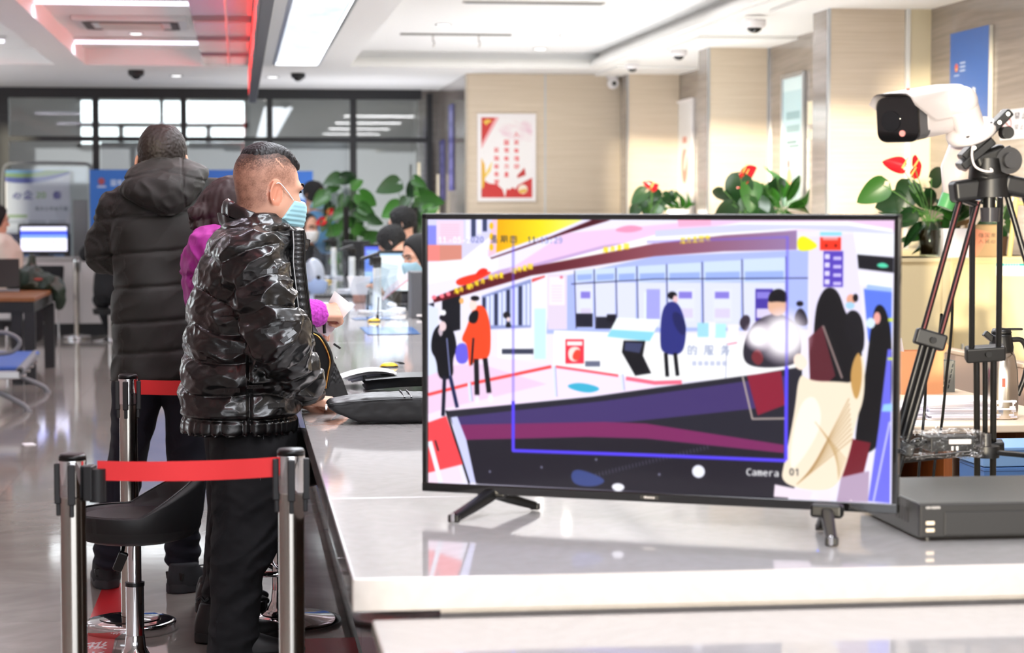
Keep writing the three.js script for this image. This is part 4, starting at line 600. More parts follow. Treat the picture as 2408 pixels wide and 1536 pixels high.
farPerson('person in a cream fleece coat seated at the left table, cut by the picture edge', 20.9, [-8, 520], { yaw: .2, cloth: 0xe2d6c8, garment: 'fleece_coat', J: { neck: [2, 555], chest: [10, 600], hip: [15, 690], sA: [0, 580, -.15], sB: [5, 580, .15], eA: [30, 640, -.15], wA: [60, 655, -.1], eB: [25, 640, .2], wB: [50, 655, .15], hA: [20, 705, -.1], hB: [20, 705, .1], kA: [90, 712, -.1], kB: [90, 712, .1], aA: [85, 790, -.1], aB: [85, 790, .1] } });
// ---------------------------------------------------------------- written characters as brush strokes on a 10 x 10 square
const STROKES = {
  人: '5 1 4 5 1 9|5 4 9 9', 民: '2 1 8 1 8 4 2 4|2 1 2 9 5 7|2 6 8 6|5 4 6 7 9 9', 有: '1 3 9 3|5 1 1 7|3 5 3 9.5|3 5 8 5 8 9.5|3 6.5 8 6.5|3 8 8 8', 信: '3 1 1 5|2 4 2 9|5 1.5 8 1.5|4 3 9.5 3|5 4.7 9 4.7|5 6.2 9 6.2|5 7.5 9 7.5 9 9.5 5 9.5 5 7.5',
  仰: '3 1 1 5|2 4 2 9|6 1.5 4.5 2.5 4.5 8 6 7|7 2 9.5 2 9.5 7|7 2 7 9.5', 国: '1 1 9 1 9 9.5 1 9.5 1 1|3 3 7 3|3 5.2 7 5.2|2.5 7.8 7.5 7.8|5 3 5 7.8|6 6 7 7', 家: '5 .5 5 1.5|1 3 1 2 9 2 9 3|3 3.5 8 3.5|6 3.5 2 6|5 4.5 6 7 5.5 9.5|5.5 6 1.5 8.5|8.5 5 6 6.5 9.5 9',
  力: '1.5 3 8.5 3 8 9 6.5 9|5 1 4.5 5 1.5 9.5', 量: '3 1 7 1 7 3.2 3 3.2 3 1|3 2 7 2|1 4.2 9 4.2|3 5 7 5 7 7.2 3 7.2 3 5|3 6 7 6|5 5 5 9.5|2.5 8.3 7.5 8.3|1 9.5 9 9.5', 族: '2.5 .5 3 2|1 2.5 5 2.5|2.5 2.5 1 9|2.5 5 4.5 5 4 9|6.5 1 5.5 3.5|6 2.5 9.5 2.5|6.5 4.5 5.5 6|6 5 9 5|5 7 9.5 7|7.3 5 5 9.5|7.3 7 9.5 9.5',
  希: '3 1 7 3|7 1 3 3|1 4 9 4|5 3.5 1.5 7|3 6 3 9|3 6 8 6 8 9|5.5 5 5.5 9.5', 望: '3 .5 3.3 1.5|1 2 5 2|2 2 2 4.5 5 4|6 1 9 1 9 4.5|6 1 5.8 4.5|6 2.2 9 2.2|6 3.4 9 3.4|2 6 8 6|2.5 7.7 7.5 7.7|1 9.5 9 9.5|5 6 5 9.5',
  星: '3 1 7 1 7 4 3 4 3 1|3 2.5 7 2.5|2.5 4.5 1.5 6|2 5.8 8.5 5.8|2.5 7.5 8 7.5|1 9.5 9 9.5|5 4.5 5 9.5', 期: '1 2.3 5.5 2.3|2 1 2 7|4.5 1 4.5 7|2 4 4.5 4|2 5.5 4.5 5.5|.8 7 5.8 7|2.3 7.5 1 9.5|4.2 7.5 5.2 9|6.5 1.5 9.3 1.5 9.3 9.3|6.5 1.5 6.3 6 5.5 9.5|6.5 4 9.3 4|6.5 6.3 9.3 6.3', 四: '1 2 9 2 9 9 1 9 1 2|3.7 2 3.2 6|6.3 2 6.3 5.5 8 5.5',
  服: '2 1 4.5 1 4.5 9.3|2 1 2 6 1 9.5|2 3.5 4.5 3.5|2 6 4.5 6|6 1 9 1 9 3.5|6 1 6 9.5|6 5 9 5 7 9.5|6.5 6 9.5 9.5', 务: '4 1 2 4|3.5 2 8 2 4 5|4 2.5 9 5.5|2 6.5 8 6.5 7.5 9.5 6 9|4.8 5.5 4.5 7 1.5 9.5', 的: '2.5 .5 2 2|1 2.3 4.3 2.3 4.3 9 1 9 1 2.3|1 5.5 4.3 5.5|6.5 .8 5.5 3.5|6 2.5 9.3 2.5 8.8 9.3 7.3 9|6.5 5 7.5 6.3',
  一: '1 5 9 5', 米: '5 1 5 9.5|1 5 9 5|2.5 2 3.8 4|7.5 2 6.2 4|4.7 5.5 1 9|5.3 5.5 9 9', 线: '3 1 1.5 3.5 3.5 3.5 1 6.5 4 6|1 9 4.5 8|5 3.5 9 2.7|5 6 9.5 5|6.5 1 7.3 6.5 9.5 9.5|9 6.5 5 9.3', 条: '4 1 1.5 4|3.5 2 7.5 2 2 5.5|4 2.5 9 5|1.5 6.5 8.5 6.5|5 5.2 5 9.5|4 7.5 2 9|6 7.5 8 9', 企: '5 .5 1 4|5 .5 9 4|5 4 5 9|5 6.3 8 6.3|2.5 6 2.5 9|1 9.3 9 9.3',
  心: '1.5 5 1 8|3.5 3.5 3.5 8.5 7 9 7.5 7|5 3 6 5|8 3.5 9 6', 不: '1 1.5 9 1.5|5.5 1.5 1 6.5|5 4 5 9.5|6 4.5 9 7', 止: '5 1 5 9|5 4.5 8.5 4.5|2.5 4 2.5 9|1 9.3 9.3 9.3', 禁: '3 .5 3 4.5|1 2 5 2|3 2 1 4.5|7 .5 7 4.5|5.3 2 9.3 2|7 2 9.3 4.5|2.5 5.5 7.5 5.5|1 7 9 7|5 7 5 9.5|3 8 2 9.3|7 8 8 9.3', 烟: '2.5 1 2.5 5 1 9.5|1 3 1.3 5|4 3 3.3 4.5|2.5 6 4 8.5|5 1.5 9.3 1.5 9.3 9.3 5 9.3 5 1.5|6 4 8.5 4|7.3 2.7 6 7.5|7.2 5 8.5 7.5',
};
function glyph(g, ch, x, y, s, weight = .11) {        // x, y = top left
  const d = STROKES[ch]; if (!d) return; g.save(); g.lineWidth = s * weight; g.lineCap = 'square'; g.lineJoin = 'miter'; g.beginPath();
  for (const line of d.split('|')) { const n = line.split(' ').map(Number); for (let i = 0; i < n.length; i += 2) { const X = x + n[i] * s / 10, Y = y + n[i + 1] * s / 10; i ? g.lineTo(X, Y) : g.moveTo(X, Y); } } g.stroke(); g.restore();
}
const write = (g, text, x, y, s, step, down = false, weight) => [...text].forEach((c, i) => glyph(g, c, x + (down ? 0 : i * step), y + (down ? i * step : 0), s, weight));

// ---------------------------------------------------------------- the service counter
const HC = .79, on = (px, py, y = HC) => onY(px, py, y);
const cornerNear = on(828, 1362), X0 = cornerNear.x, Z0 = cornerNear.z, XC = onY(951, 728, HC).x, ZEND = -21.2;
{
  const top = thing('counter_worktop', 'long white polished stone counter top with its near end turning to the right', 'counter top', [0, 0, 0]);
  const sl = (x0, x1, z0, z1) => rbox(x1 - x0 - .0015, .064, z1 - z0 - .0015, .004, (x0 + x1) / 2, HC - .032, (z0 + z1) / 2);
  [[X0, 2.0, -5.08, Z0], [2.0, 4.4, -5.08, Z0], [X0, XC, -7.6, -5.08], [X0, XC, -10.9, -7.6], [X0, XC, -14.2, -10.9], [X0, XC, -17.5, -14.2], [X0, XC, ZEND, -17.5]].forEach(a => part('stone_slab', sl(...a), M.quartz, top));
  const base = thing('counter_cabinet', 'dark polished stone counter body recessed under the white top', 'counter base', [0, 0, 0]), X1 = X0 + .17;
  for (let z = ZEND + .1; z < Z0 - .2; z += 2.06) { const z1 = Math.min(z + 2.056, Z0 - .04); part('side_panel', span(X1, X1 + .03, .09, HC - .064, z, z1), M.darkStone, base); }
  part('toe_kick', span(X1 + .03, X1 + .05, 0, .09, ZEND + .1, Z0 - .04), M.blackFrame, base);
  part('inner_panel', [span(XC - .05, XC - .02, 0, HC - .064, ZEND + .1, -5.1), span(1.1, 4.3, 0, HC - .064, -5.03, -5.0)], M.cream, base); part('front_panel', span(X1, 4.35, 0, HC - .064, Z0 - .05, Z0 - .03), M.quartz, base); part('end_panel', span(X1 + .05, XC - .05, 0, HC - .064, ZEND + .1, ZEND + .13), M.cream, base);
  // a white table pushed against the near end
  const t0 = on(872, 1450, .718), tb = thing('white_table', 'white table top pushed against the near end of the counter', 'table', [t0.x, 0, t0.z + .01]);
  part('tabletop', rbox(3.4, .03, 2.2, .006, 1.7, .703, 1.12), M.quartz, tb); for (const [x, z] of [[.06, .1], [3.3, .1], [.06, 2.1], [3.3, 2.1]]) part('leg', span(x - .02, x + .02, 0, .688, z - .02, z + .02), M.aluminium, tb);
}
// ---------------------------------------------------------------- things lying and standing on the counter
{
  // black leather document case
  const a = on(786, 968), c = on(885, 998), e = thing('briefcase', 'black leather document case lying flat with a double stitched flap', 'briefcase', [c.x, HC, c.z]);
  const w = .46, dpt = .2, rows = []; // body: rounded cushion with a flat top
  const f = (x, y, z) => { const ex = Math.max(-.155 - x + sstep(.09 - y, .03, .09) * .09, x - .3), ez = Math.max(z - .02 - .02 * y, -.2 - z), ey = Math.max(y - .072 - .018 * sstep(x, -.16, .02), .006 - y), q = Math.hypot(Math.max(ex + .022, 0), Math.max(ey + .022, 0), Math.max(ez + .022, 0)) + Math.min(Math.max(ex, ey, ez) + .022, 0) - .022; return q - .0016 * noise3(x * 20, y * 30, z * 20); };
  part('body', nets(f, V(-.22, -.02, -.26), V(.36, .13, .08), .006), M.leather, e);
  part('seam', [tube([[-.15, .069, .022], [-.05, .077, .0225], [.1, .083, .0225], [.28, .083, .0225]], .0022, 60, 6)], M.blackPlastic, e);
  part('seam', [tube([[.09, .092, -.19], [.09, .0925, -.06], [.09, .086, .02]], .003, 30, 6)], M.blackPlastic, e); part('seam', [tube([[.112, .092, -.19], [.112, .0925, -.06], [.112, .086, .02]], .003, 30, 6)], M.blackPlastic, e);
  part('clasp', cyl(.009, .009, .006, -.16, .055, -.01, 20, 0, PI / 2), M.chrome, e);
  // papers and black sleeve behind it
  for (let i = 0; i < 4; i++) { const p0 = on(868 + i * 7, 912 - i * 2), rws = []; for (let u = 0; u <= 10; u++) { const r = []; for (let v = 0; v <= 6; v++) r.push(V(p0.x - .11 + u * .021, HC + .022 + .008 * (3 - i) + .026 * Math.sin(u / 10 * 2.6) * (1 - i * .12), p0.z - .1 + v * .034 + i * .012)); rws.push(r); } single('paper_sheet', ['topmost white sheet in the curled pile behind the black document case', 'second sheet of the curled pile behind the document case', 'third sheet of the curled pile behind the document case', 'lowest sheet of the curled pile behind the document case'][i], 'paper', skin(rws), i === 2 ? mat(0xd9dbe8, .8) : M.paper, 'curled papers behind the document case'); }
  const bs = on(960, 915), sl = thing('document_folder', 'thin black document folder with fanned covers behind the leather case', 'folder', [bs.x, HC, bs.z]);
  for (let i = 0; i < 3; i++) { const r = []; for (let u = 0; u <= 12; u++) { const q = []; for (let v = 0; v <= 4; v++) q.push(V(-.17 + u * .035, .012 + i * .016 + .012 * Math.sin(u / 12 * 3), -.12 + v * .06)); r.push(q); } const g = skin(r), g2 = skin(r.map(x => x.map(p => p.clone().setY(p.y - .004)).reverse())); part('cover', [g, g2], M.leather, sl); }

  // open handbag
  const hb = on(775, 948), bag = thing('handbag', 'open black handbag with a gold zip and quilted side beside the man', 'handbag', [hb.x - .01, HC, hb.z - .1]);
  const sh = (x, y, z, g = 0) => { const top = .268, t = clamp(y / top, 0, 1), l = -.1 + .028 * t, r = lerp(.075, -.045, Math.pow(t, 1.3)), hx = (r - l) / 2 + g, cx = (r + l) / 2, hz = .085 * Math.sqrt(Math.max(.05, 1 - t * t * .75)); const q = Math.max(Math.abs(x - cx) - hx, Math.abs(z) - hz - g, y - top, -y); return q; };
  part('body', nets((x, y, z) => Math.max(sh(x, y, z) - .008, -Math.max(sh(x, y, z) + .006, .03 - y, -z * 0 - .0)) + (x > .0 && y > .07 ? .0022 * Math.sin(y * 300 + 3 * Math.sin(x * 200)) * Math.sin(z * 240 + x * 160) : 0), V(-.16, -.02, -.13), V(.13, .31, .13), .005), M.leather, bag);
  const zp = [[-.06, .252, .086], [-.03, .238, .088], [-.004, .2, .09], [.012, .15, .092], [.004, .1, .094], [-.004, .052, .095]];
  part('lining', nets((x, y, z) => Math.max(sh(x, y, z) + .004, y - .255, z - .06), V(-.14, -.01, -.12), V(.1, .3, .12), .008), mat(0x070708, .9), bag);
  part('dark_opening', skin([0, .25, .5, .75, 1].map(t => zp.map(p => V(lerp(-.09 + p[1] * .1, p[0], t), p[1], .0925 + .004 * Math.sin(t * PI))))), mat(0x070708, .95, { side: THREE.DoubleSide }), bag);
  part('zip', tube(zp.map(p => [p[0], p[1], p[2] + .003]), .0038, 80, 8), M.gold, bag); part('trim', tube(zp.map(p => [p[0] + .008, p[1] + .004, p[2] + .002]), .005, 60, 8), M.leather, bag);
  part('buckle', rbox(.03, .008, .012, .002, .04, .2, .05, 0, 0, -.6), M.blackPlastic, bag); part('stud', ball(.004, .035, .16, .088), M.chrome, bag);
  part('handle', tube([[-.05, .25, -.05], [-.06, .31, -.05], [-.01, .315, -.05], [.0, .24, -.06]], .006, 40, 8), M.leather, bag);

  // pens on cords with yellow bases
  const pens = [[915, 864, 1, 'yellow pen base with a coiled black cord, nearest the leather case', true], [880, 757, 1, 'yellow pen base with an upright black pen, beside the blue mat'], [857, 737, 1, 'yellow pen base behind the tilted clear sign, second from the blue mat'], [772, 664, 1.2, 'farthest yellow desk base among the clutter near the oval shield']];
  pens.forEach(([px, py, s, label, coil]) => {
    const p = on(px, py), t = thing('counter_pen', label, 'pen', [p.x, HC, p.z], .2, 'yellow based counter pens');
    part('base', nets((x, y, z) => ell(x, y, z, 0, 0, 0, .042, .022, .028), V(-.06, -.0005, -.05), V(.06, .04, .05), .004), M.yellow, t); part('foot', cyl(.04, .042, .007, 0, .0035, 0, 28).scale(1, 1, .7), M.blackPlastic, t);
    if (coil) { const pts = []; for (let i = 0; i <= 80; i++) { const a = i / 80 * 14; pts.push([.035 + .012 * Math.cos(a * 2) + i * .0003, .012 + .011 * Math.abs(Math.sin(a)), .012 * Math.sin(a * 2)]); } part('cord', tube(pts, .0018, 240, 6), M.blackPlastic, t); }
    else { part('pen', rod([.02, .015, 0], [.028, .15, 0], .0045, .0035), M.blackPlastic, t); part('holder', cyl(.008, .01, .03, .021, .026, 0), M.blackPlastic, t); part('cord', tube([[.02, .05, 0], [.045, .06, .01], [.04, .02, .02], [.03, .012, .01]], .0016, 40, 6), M.blackPlastic, t); }
  });
  // information mats
  const matMap = canvas(512, 256, (g, w, h) => { g.fillStyle = '#3f7cc4'; g.fillRect(0, 0, w, h); g.fillStyle = '#cfe1f2'; for (let i = 0; i < 11; i++) g.fillRect(26, 24 + i * 20, 150 + 60 * Math.sin(i * 2.3), 7); g.fillStyle = '#e9f0f7'; for (let i = 0; i < 9; i++) g.fillRect(290, 60 + i * 20, 180 - 50 * Math.abs(Math.sin(i)), 6); g.fillStyle = '#2f62a8'; g.fillRect(0, 0, w, 16); });
  [[[845, 770], [970, 770], [990, 787], [865, 788], 'blue printed counter mat nearest the leather case', 0], [[825, 746], [905, 746], [945, 752], [835, 753], 'farther blue and white counter mat, beyond the near blue one', 0], [[968, 880], [1010, 878], [1030, 892], [985, 893], 'blue counter mat almost hidden behind the screen edge', 0]].forEach(([a, b, c, d, label]) => {
    const P = [a, b, c, d].map(p => on(...p)), g = skin([[P[0], P[1]], [P[3], P[2]]].map(r => r.map(p => p.clone().setY(HC + .0025)))), t = single('counter_mat', label, 'mat', g, mat(0xffffff, .12, { map: matMap, side: THREE.DoubleSide }), 'printed counter mats', true);
  });
  // document cameras: white posts with black heads
  const dc = thing('document_camera', '', 'camera', [0, 0, 0], 0, 'white post document cameras'); part('post', lathe([[0, 0], [.03, 0], [.031, .01], [.028, .02], [.0275, .235], [.025, .24], [0, .24]], 28), mat(0xf3f1ea, .4), dc);
  part('head', rbox(.07, .05, .06, .01, -.012, .275, 0), M.blackPlastic, dc); part('neck', rbox(.045, .03, .045, .008, 0, .25, 0), M.blackPlastic, dc); part('arm', rbox(.13, .018, .03, .006, -.05, .30, 0, 0, 0, .25), M.darkGrey, dc); part('base', rbox(.16, .018, .2, .006, -.02, .009, 0), M.white, dc);
  [[887, 738, 'white post document camera in front of the white monitor', 1.25], [828, 686, 'white post document camera in front of the blue screen', 1.2], [785, 654, 'farthest white post document camera, below the plant', 1.25]].forEach(([px, py, label, s], i) => { const p = on(px, py), c = i ? clonePlaced(dc, p, .3, label) : dc; if (!i) { dc.position.copy(p); dc.rotation.y = .3; dc.userData.label = label; } c.scale.set(1, s, 1); });
  // clear acrylic sign holders: a leaning sheet on a bent foot
  const sign = (x0, y0, x1, y1, depthZ, label, w = .2, foot = true) => { const a = on(x0, y0), top = onZ(x1, y1, a.z), h = top.y - HC, dx = top.x - a.x, t = thing('acrylic_stand', label, 'sign holder', [a.x, HC, a.z], .0, 'clear acrylic sign holders'); part('sheet', bar([0, .007, 0], [dx, h, 0], .005, w, V(0, 0, 1)), M.acrylic, t); if (foot) { part('foot', rbox(.16, .004, w, .001, dx * .4, .003, 0), M.acrylic, t); part('brace', bar([dx * .75, h * .72, 0], [dx * .75 + .07, .008, 0], .005, w, V(0, 0, 1)), M.acrylic, t); } return t; };
  sign(838, 748, 882, 622, 0, 'clear acrylic stand leaning right, nearest the yellow pens'); sign(790, 690, 818, 590, 0, 'clear acrylic stand left of the middle white post'); sign(893, 742, 912, 620, 0, 'upright clear acrylic stand with grey edge before the white monitor', .14); sign(744, 662, 756, 572, 0, 'thin clear acrylic stand farthest left by the black coat', .12); sign(762, 664, 775, 566, 0, 'second thin clear acrylic stand near the farthest white post', .12);
  // grey frosted cup shape and papers with a red edge
  const fb = on(845, 712), fr = thing('desk_tray', 'frosted plastic tray tilted on the counter between the white posts', 'tray', [fb.x, HC, fb.z]); part('tray', slab([[-.055, .06], [.055, .06], [.085, .19], [-.085, .19]], .012, .003), M.frosted, fr); part('stand', rbox(.09, .06, .07, .008, 0, .03, -.02), mat(0xa5796a, .6), fr);
  const pr = on(898, 737), rp = thing('leaflet', 'white leaflet with a pink edge standing up before the white monitor', 'leaflet', [pr.x, HC, pr.z]), k = 13.9 / 5000; part('sheet', slab([[.005, .09], [.19, .235], [.168, .27], [.03, .16]], .003, 0).translate(0, 0, 0), mat(0xe8e2e8, .6), rp); part('edge_stripe', bar([.004, .088, .002], [.192, .232, .002], .012, .005, V(0, 0, 1)), mat(0xe0808e, .6), rp); part('holder', bar([0, 0, 0], [.1, .17, 0], .03, .05, V(0, 0, 1)), M.acrylic, rp);
  // a pale visor-like oval shield with a black knob
  const ob = on(738, 690), os = thing('face_shield', 'pale transparent oval shield with a black side knob, standing on the counter', 'face shield', [ob.x, HC, ob.z]); part('visor', nets((x, y, z) => Math.max(Math.abs(ell(x, y, z, 0, .15, 0, .085, .13, .075)) - .003, .06 - y - x * .5, -z - .02), V(-.12, -.02, -.1), V(.12, .3, .1), .005), mat(0xdfe6f0, .12, { transmission: .6, thickness: 0 }), os); part('headband', nets((x, y, z) => Math.max(Math.abs(ell(x, y, z, .02, .1, .0, .085, .13, .07)) - .008, y - .13 + x * .3, -z - .0), V(-.12, -.04, -.1), V(.14, .3, .1), .006), mat(0x8fa3c6, .4), os); part('knob', cyl(.018, .018, .02, .035, .13, .07, 24, PI / 2), M.blackPlastic, os); part('rest', rbox(.1, .05, .08, .01, 0, .025, 0), M.darkGrey, os);
  // monitors
  const monitor = (px, py, pw, ph, depth, turn, label, screen, k) => { const c = D(px, py, depth), s = depth / FOCAL, w = pw * s, h = ph * s, t = thing('monitor', label, 'monitor', [c.x, HC, c.z], turn); const y = c.y - HC; part('housing', rbox(w + .03, h + .04, .03, .006, 0, y, -.017), M.blackPlastic, t); part('screen', new THREE.PlaneGeometry(w, h).translate(0, y, 0), glow(0xffffff, k, screen), t, true); part('neck', rbox(.05, Math.max(y - h / 2, .06), .03, .006, 0, (y - h / 2) / 2, -.03), M.blackPlastic, t); part('base', rbox(.2, .014, .16, .005, 0, .007, -.02), M.blackPlastic, t); const L = new THREE.RectAreaLight(0xdfe8ff, k * .25, w, h); L.position.set(0, y, .004); L.rotation.y = PI; L.name = 'screen_light'; t.add(L); return t; };
  const blueScreen = canvas(256, 256, (g, w, h) => { g.fillStyle = '#9cc8ff'; g.fillRect(0, 0, w, h); g.fillStyle = '#5a6cf0'; g.fillRect(0, 0, w, 70); g.fillStyle = '#8fb2f8'; g.fillRect(10, 24, 236, 30); g.fillStyle = '#5f8af2'; g.fillRect(0, 90, 70, 90); g.fillStyle = '#cfe6ff'; for (let i = 0; i < 6; i++) g.fillRect(90, 100 + i * 22, 140, 10); });
  const whiteScreen = canvas(256, 256, (g, w, h) => { g.fillStyle = '#eef8fb'; g.fillRect(0, 0, w, h); g.fillStyle = '#9fc4e6'; g.fillRect(0, 0, w, 14); g.fillStyle = '#dcebf0'; for (let i = 0; i < 9; i++) g.fillRect(14, 40 + i * 22, 220, 4); });
  monitor(905, 622, 96, 84, 16.9, .12, 'monitor with a blue window on screen, behind the white post camera', blueScreen, 1.0); monitor(932, 640, 78, 88, 14.9, .1, 'monitor with a bright white page on screen', whiteScreen, 1.05);
  { const m2 = thing('monitor', 'black back of a monitor left of the blue screen', 'monitor', on(838, 668), -.5); part('housing', rbox(.27, .3, .03, .008, 0, .24, 0), M.blackPlastic, m2); part('neck', rbox(.05, .14, .03, .006, 0, .07, -.02), M.blackPlastic, m2); part('base', rbox(.2, .012, .16, .004, 0, .006, 0), M.blackPlastic, m2); }
  const ts = D(978, 692, 13.3), pc = thing('computer_tower', 'flat dark grey computer case standing upright at the counter edge', 'computer', [ts.x + .02, HC, ts.z]); part('case', rbox(.1, .29, .3, .006, 0, .145, -.1), mat(0x55565a, .5), pc); part('front_groove', box(.002, .26, .004, .02, .145, .051), M.blackPlastic, pc); part('label', rbox(.05, .012, .002, .0005, .005, .02, .051), M.white, pc);
  const mo = on(930, 737), ms = thing('telephone', 'small white desk telephone beside the leaflet', 'telephone', [mo.x, HC, mo.z], -.4); part('base', rbox(.11, .03, .13, .012, 0, .016, 0, .1), M.white, ms); part('handset', tube([[-.03, .045, .07], [-.035, .06, 0], [-.03, .05, -.07]], .016, 24, 12), M.white, ms);
  const ks = on(800, 700), kb = thing('keyboard', 'black keyboard lying across the counter behind the held paper', 'keyboard', [ks.x, HC, ks.z]); part('body', rbox(.4, .02, .14, .006, 0, .012, 0), M.blackPlastic, kb); part('keys', [0, 1, 2, 3].flatMap(r => Array.from({ length: 13 }, (_, c) => rbox(.024, .006, .024, .002, -.18 + c * .03, .025, -.05 + r * .032))), M.darkGrey, kb).userData.kind = 'stuff';
  const ps = on(775, 722), pst = single('paper_stack', 'low stack of white forms on the counter behind the purple cuff', 'papers', [rbox(.32, .012, .2, .001, ps.x, HC + .006, ps.z), rbox(.3, .012, .2, .001, ps.x + .015, HC + .017, ps.z - .01, 0, .06)], M.paper);
}
// ---------------------------------------------------------------- crowd barriers and stools
{
  const red = M.redTape, clip = mat(0x222224, .5);
  const stanchion = (p, label, heads) => {
    const t = thing('barrier_post', label, 'barrier post', [p.x, 0, p.z], 0);
    part('base', lathe([[0, .055], [.03, .05], [.14, .04], [.158, .034], [.16, .028], [.16, .002], [.155, 0], [0, 0]], 56), M.chrome, t); part('base_inlay', lathe([[.036, .0515], [.108, .0462], [.108, .044], [.036, .045]], 48), M.blackGloss, t);
    part('post', cyl(.0315, .0315, .84, 0, .47, 0, 48), M.steel, t); part('cap', lathe([[0, .905], [.03, .904], [.0335, .898], [.0335, .888], [0, .888]], 40), M.blackPlastic, t); part('collar', lathe([[.0322, .89], [.0335, .886], [.0335, .8], [.0322, .796]], 40), M.chrome, t);
    heads.forEach(a => { const c = part('belt_clip', [rbox(.018, .1, .016, .003, 0, .83, .036), rbox(.011, .05, .012, .003, 0, .775, .034)].map(g => g.rotateY(a)), clip, t); });
    return t;
  };
  const pa = D(170, 1066, 5.17), pb = D(684, 1054, 5.14), pc = onY(307, 1482, 0), pd = onY(181, 797, 0);
  const A = stanchion(pa, 'front left steel barrier post, holding the red belt with a black cassette', [-PI / 2, 0]); const B = stanchion(pb, 'front right steel barrier post beside the counter corner', [0, PI / 2, -PI / 2]); const C = stanchion(pc, 'steel barrier post behind the bar stool with its round base in view', [-PI / 2, -.2, PI / 2]); stanchion(pd, 'farthest steel barrier post, in front of the far counter', [0, PI / 2]);
  [A, B].forEach((o, i) => { const y = (i ? pb : pa).y - .905; o.scale.y = 1 + y / .905; });
  { const d = pb.clone().sub(pa).setY(0).normalize(), ang = Math.atan2(-d.z, d.x), cas = part('cassette', [rbox(.022, .086, .05, .004, .043, .832, 0), cyl(.02, .02, .082, .062, .826, .002, 24)].map(g => g.rotateY(ang)), clip, A);
    const belt = (from, to, y0, y1, h, root, name) => { const r = []; for (let i = 0; i <= 24; i++) { const t = i / 24, p = from.clone().lerp(to, t), y = lerp(y0, y1, t) - .006 * Math.sin(t * PI); r.push([V(p.x, y + h / 2, p.z + .004 * Math.sin(t * 9)), V(p.x, y - h / 2, p.z)]); } const g1 = skin(r), g2 = skin(r.map(q => q.map(p => p.clone().add(V(0, 0, -.0012))).reverse())); part('belt', [g1, g2].map(g => g.translate(-root.position.x, 0, -root.position.z)), red, root); };
    const s = 1 / A.scale.y; const a1 = D(229, 1107, 5.17), b1 = D(654, 1098, 5.14); belt(a1, b1, a1.y * s, b1.y * s, .049, A);
    const c1 = D(330, 911, 7.52), c2 = D(640, 905, 7.35); belt(c1, c2, c1.y, c2.y, .052, C); }
  // bar stools
  const stool = (p, turn, label, seatY, footed = true) => {
    const t = thing('bar_stool', label, 'stool', [p.x, 0, p.z], turn, 'low backed bar stools');
    part('base', lathe([[0, .05], [.04, .048], [.075, .03], [.19, .02], [.215, .014], [.22, 0], [0, 0]], 56), M.chrome, t); part('cover', lathe([[.03, .12], [.034, .08], [.05, .05], [.07, .034], [.03, .05]], 40), M.chrome, t);
    part('column', cyl(.029, .029, .22, 0, .17, 0, 36), M.chrome, t); part('sleeve_ring', cyl(.031, .031, .012, 0, .284, 0, 36), M.blackPlastic, t); part('piston', cyl(.0215, .0215, seatY - .3, 0, (seatY - .3) / 2 + .28, 0, 32), M.chrome, t);
    if (footed) part('foot_ring', [new THREE.TorusGeometry(.14, .011, 12, 48, PI * 1.3).rotateX(PI / 2).translate(-.05, .19, 0), rod([0, .19, 0], [-.18, .19, 0], .01)], M.chrome, t);
    part('lever', [rod([-.02, seatY - .01, .03], [-.045, seatY - .085, .1], .006), rbox(.03, .07, .016, .006, -.052, seatY - .11, .118, .4, 0, -.35)], M.blackPlastic, t);
    const rim = a => .035 + .125 * Math.pow(Math.max(0, Math.cos(a)), 1.1), rows = [], seat = [];
    for (let i = 0; i <= 72; i++) { const a = i / 72 * 2 * PI - PI, c = Math.cos(a), s2 = Math.sin(a), R = lerp(.195, .215, .5 + .5 * c), r = []; const hgt = rim(a); for (const [rr2, yy] of [[.02, -.062], [.14, -.06], [.185, -.045], [R * .985, -.015], [R, hgt * .4], [R + .012 * Math.max(0, c), hgt * .85], [R + .008 * Math.max(0, c) - .004, hgt], [R - .018, hgt - .006], [R - .026, hgt * .55], [R - .034, .022], [.15, .026], [.08, .022], [.001, .02]]) r.push(V(c * rr2, seatY + yy, s2 * rr2)); rows.push(r); }
    part('seat', skin(rows.map(r => r.slice().reverse())), M.leather, t); part('seat_piping', tube(Array.from({ length: 49 }, (_, i) => { const a = i / 48 * 2 * PI - PI; const R = lerp(.195, .215, .5 + .5 * Math.cos(a)); return [Math.cos(a) * (R - .01), seatY + rim(a) - .002, Math.sin(a) * (R - .01)]; }), .0035, 96, 6), M.blackPlastic, t);
    return t;
  };
  const s1 = D(322, 1225, 7.0); stool(onY(319, 1580, 0), .12, 'black bar stool in front of the green coat, behind the red belt', D(322, 1218, 6.85).y, false); stool(onY(660, 1464, 0), -1.2, 'bar stool beside the jeans, only its chrome base in view', .56);
  // red floor strip with white lettering
  const strip = canvas(128, 1024, (g, w, h) => { g.fillStyle = '#c8222a'; g.fillRect(0, 0, w, h); g.strokeStyle = '#f2e6e6'; for (let k = 0; k < 1; k++) { const y = 40 + k * 900; [...'米线'].forEach((c, i) => { g.save(); g.translate(64, y + i * 110 + 45); g.rotate(-PI / 2); glyph(g, c, -42, -42, 84, .11); g.restore(); }); } for (let i = 0; i < 500; i++) { g.fillStyle = 'rgba(90,20,25,.12)'; g.fillRect(rr(0, w), rr(0, h), rr(1, 16), 1); } });
  const q = [on(245, 1372, 0), on(300, 1372, 0), on(258, 1560, 0), on(168, 1560, 0)], fs = skin([0, .25, .5, .75, 1].map(t => [q[0].clone().lerp(q[3], t).setY(.0012), q[1].clone().lerp(q[2], t).setY(.0012)])); single('floor_strip', 'red floor strip with white characters running under the barrier base', 'floor tape', fs, mat(0xffffff, .25, { map: strip, side: THREE.DoubleSide }), null, true);
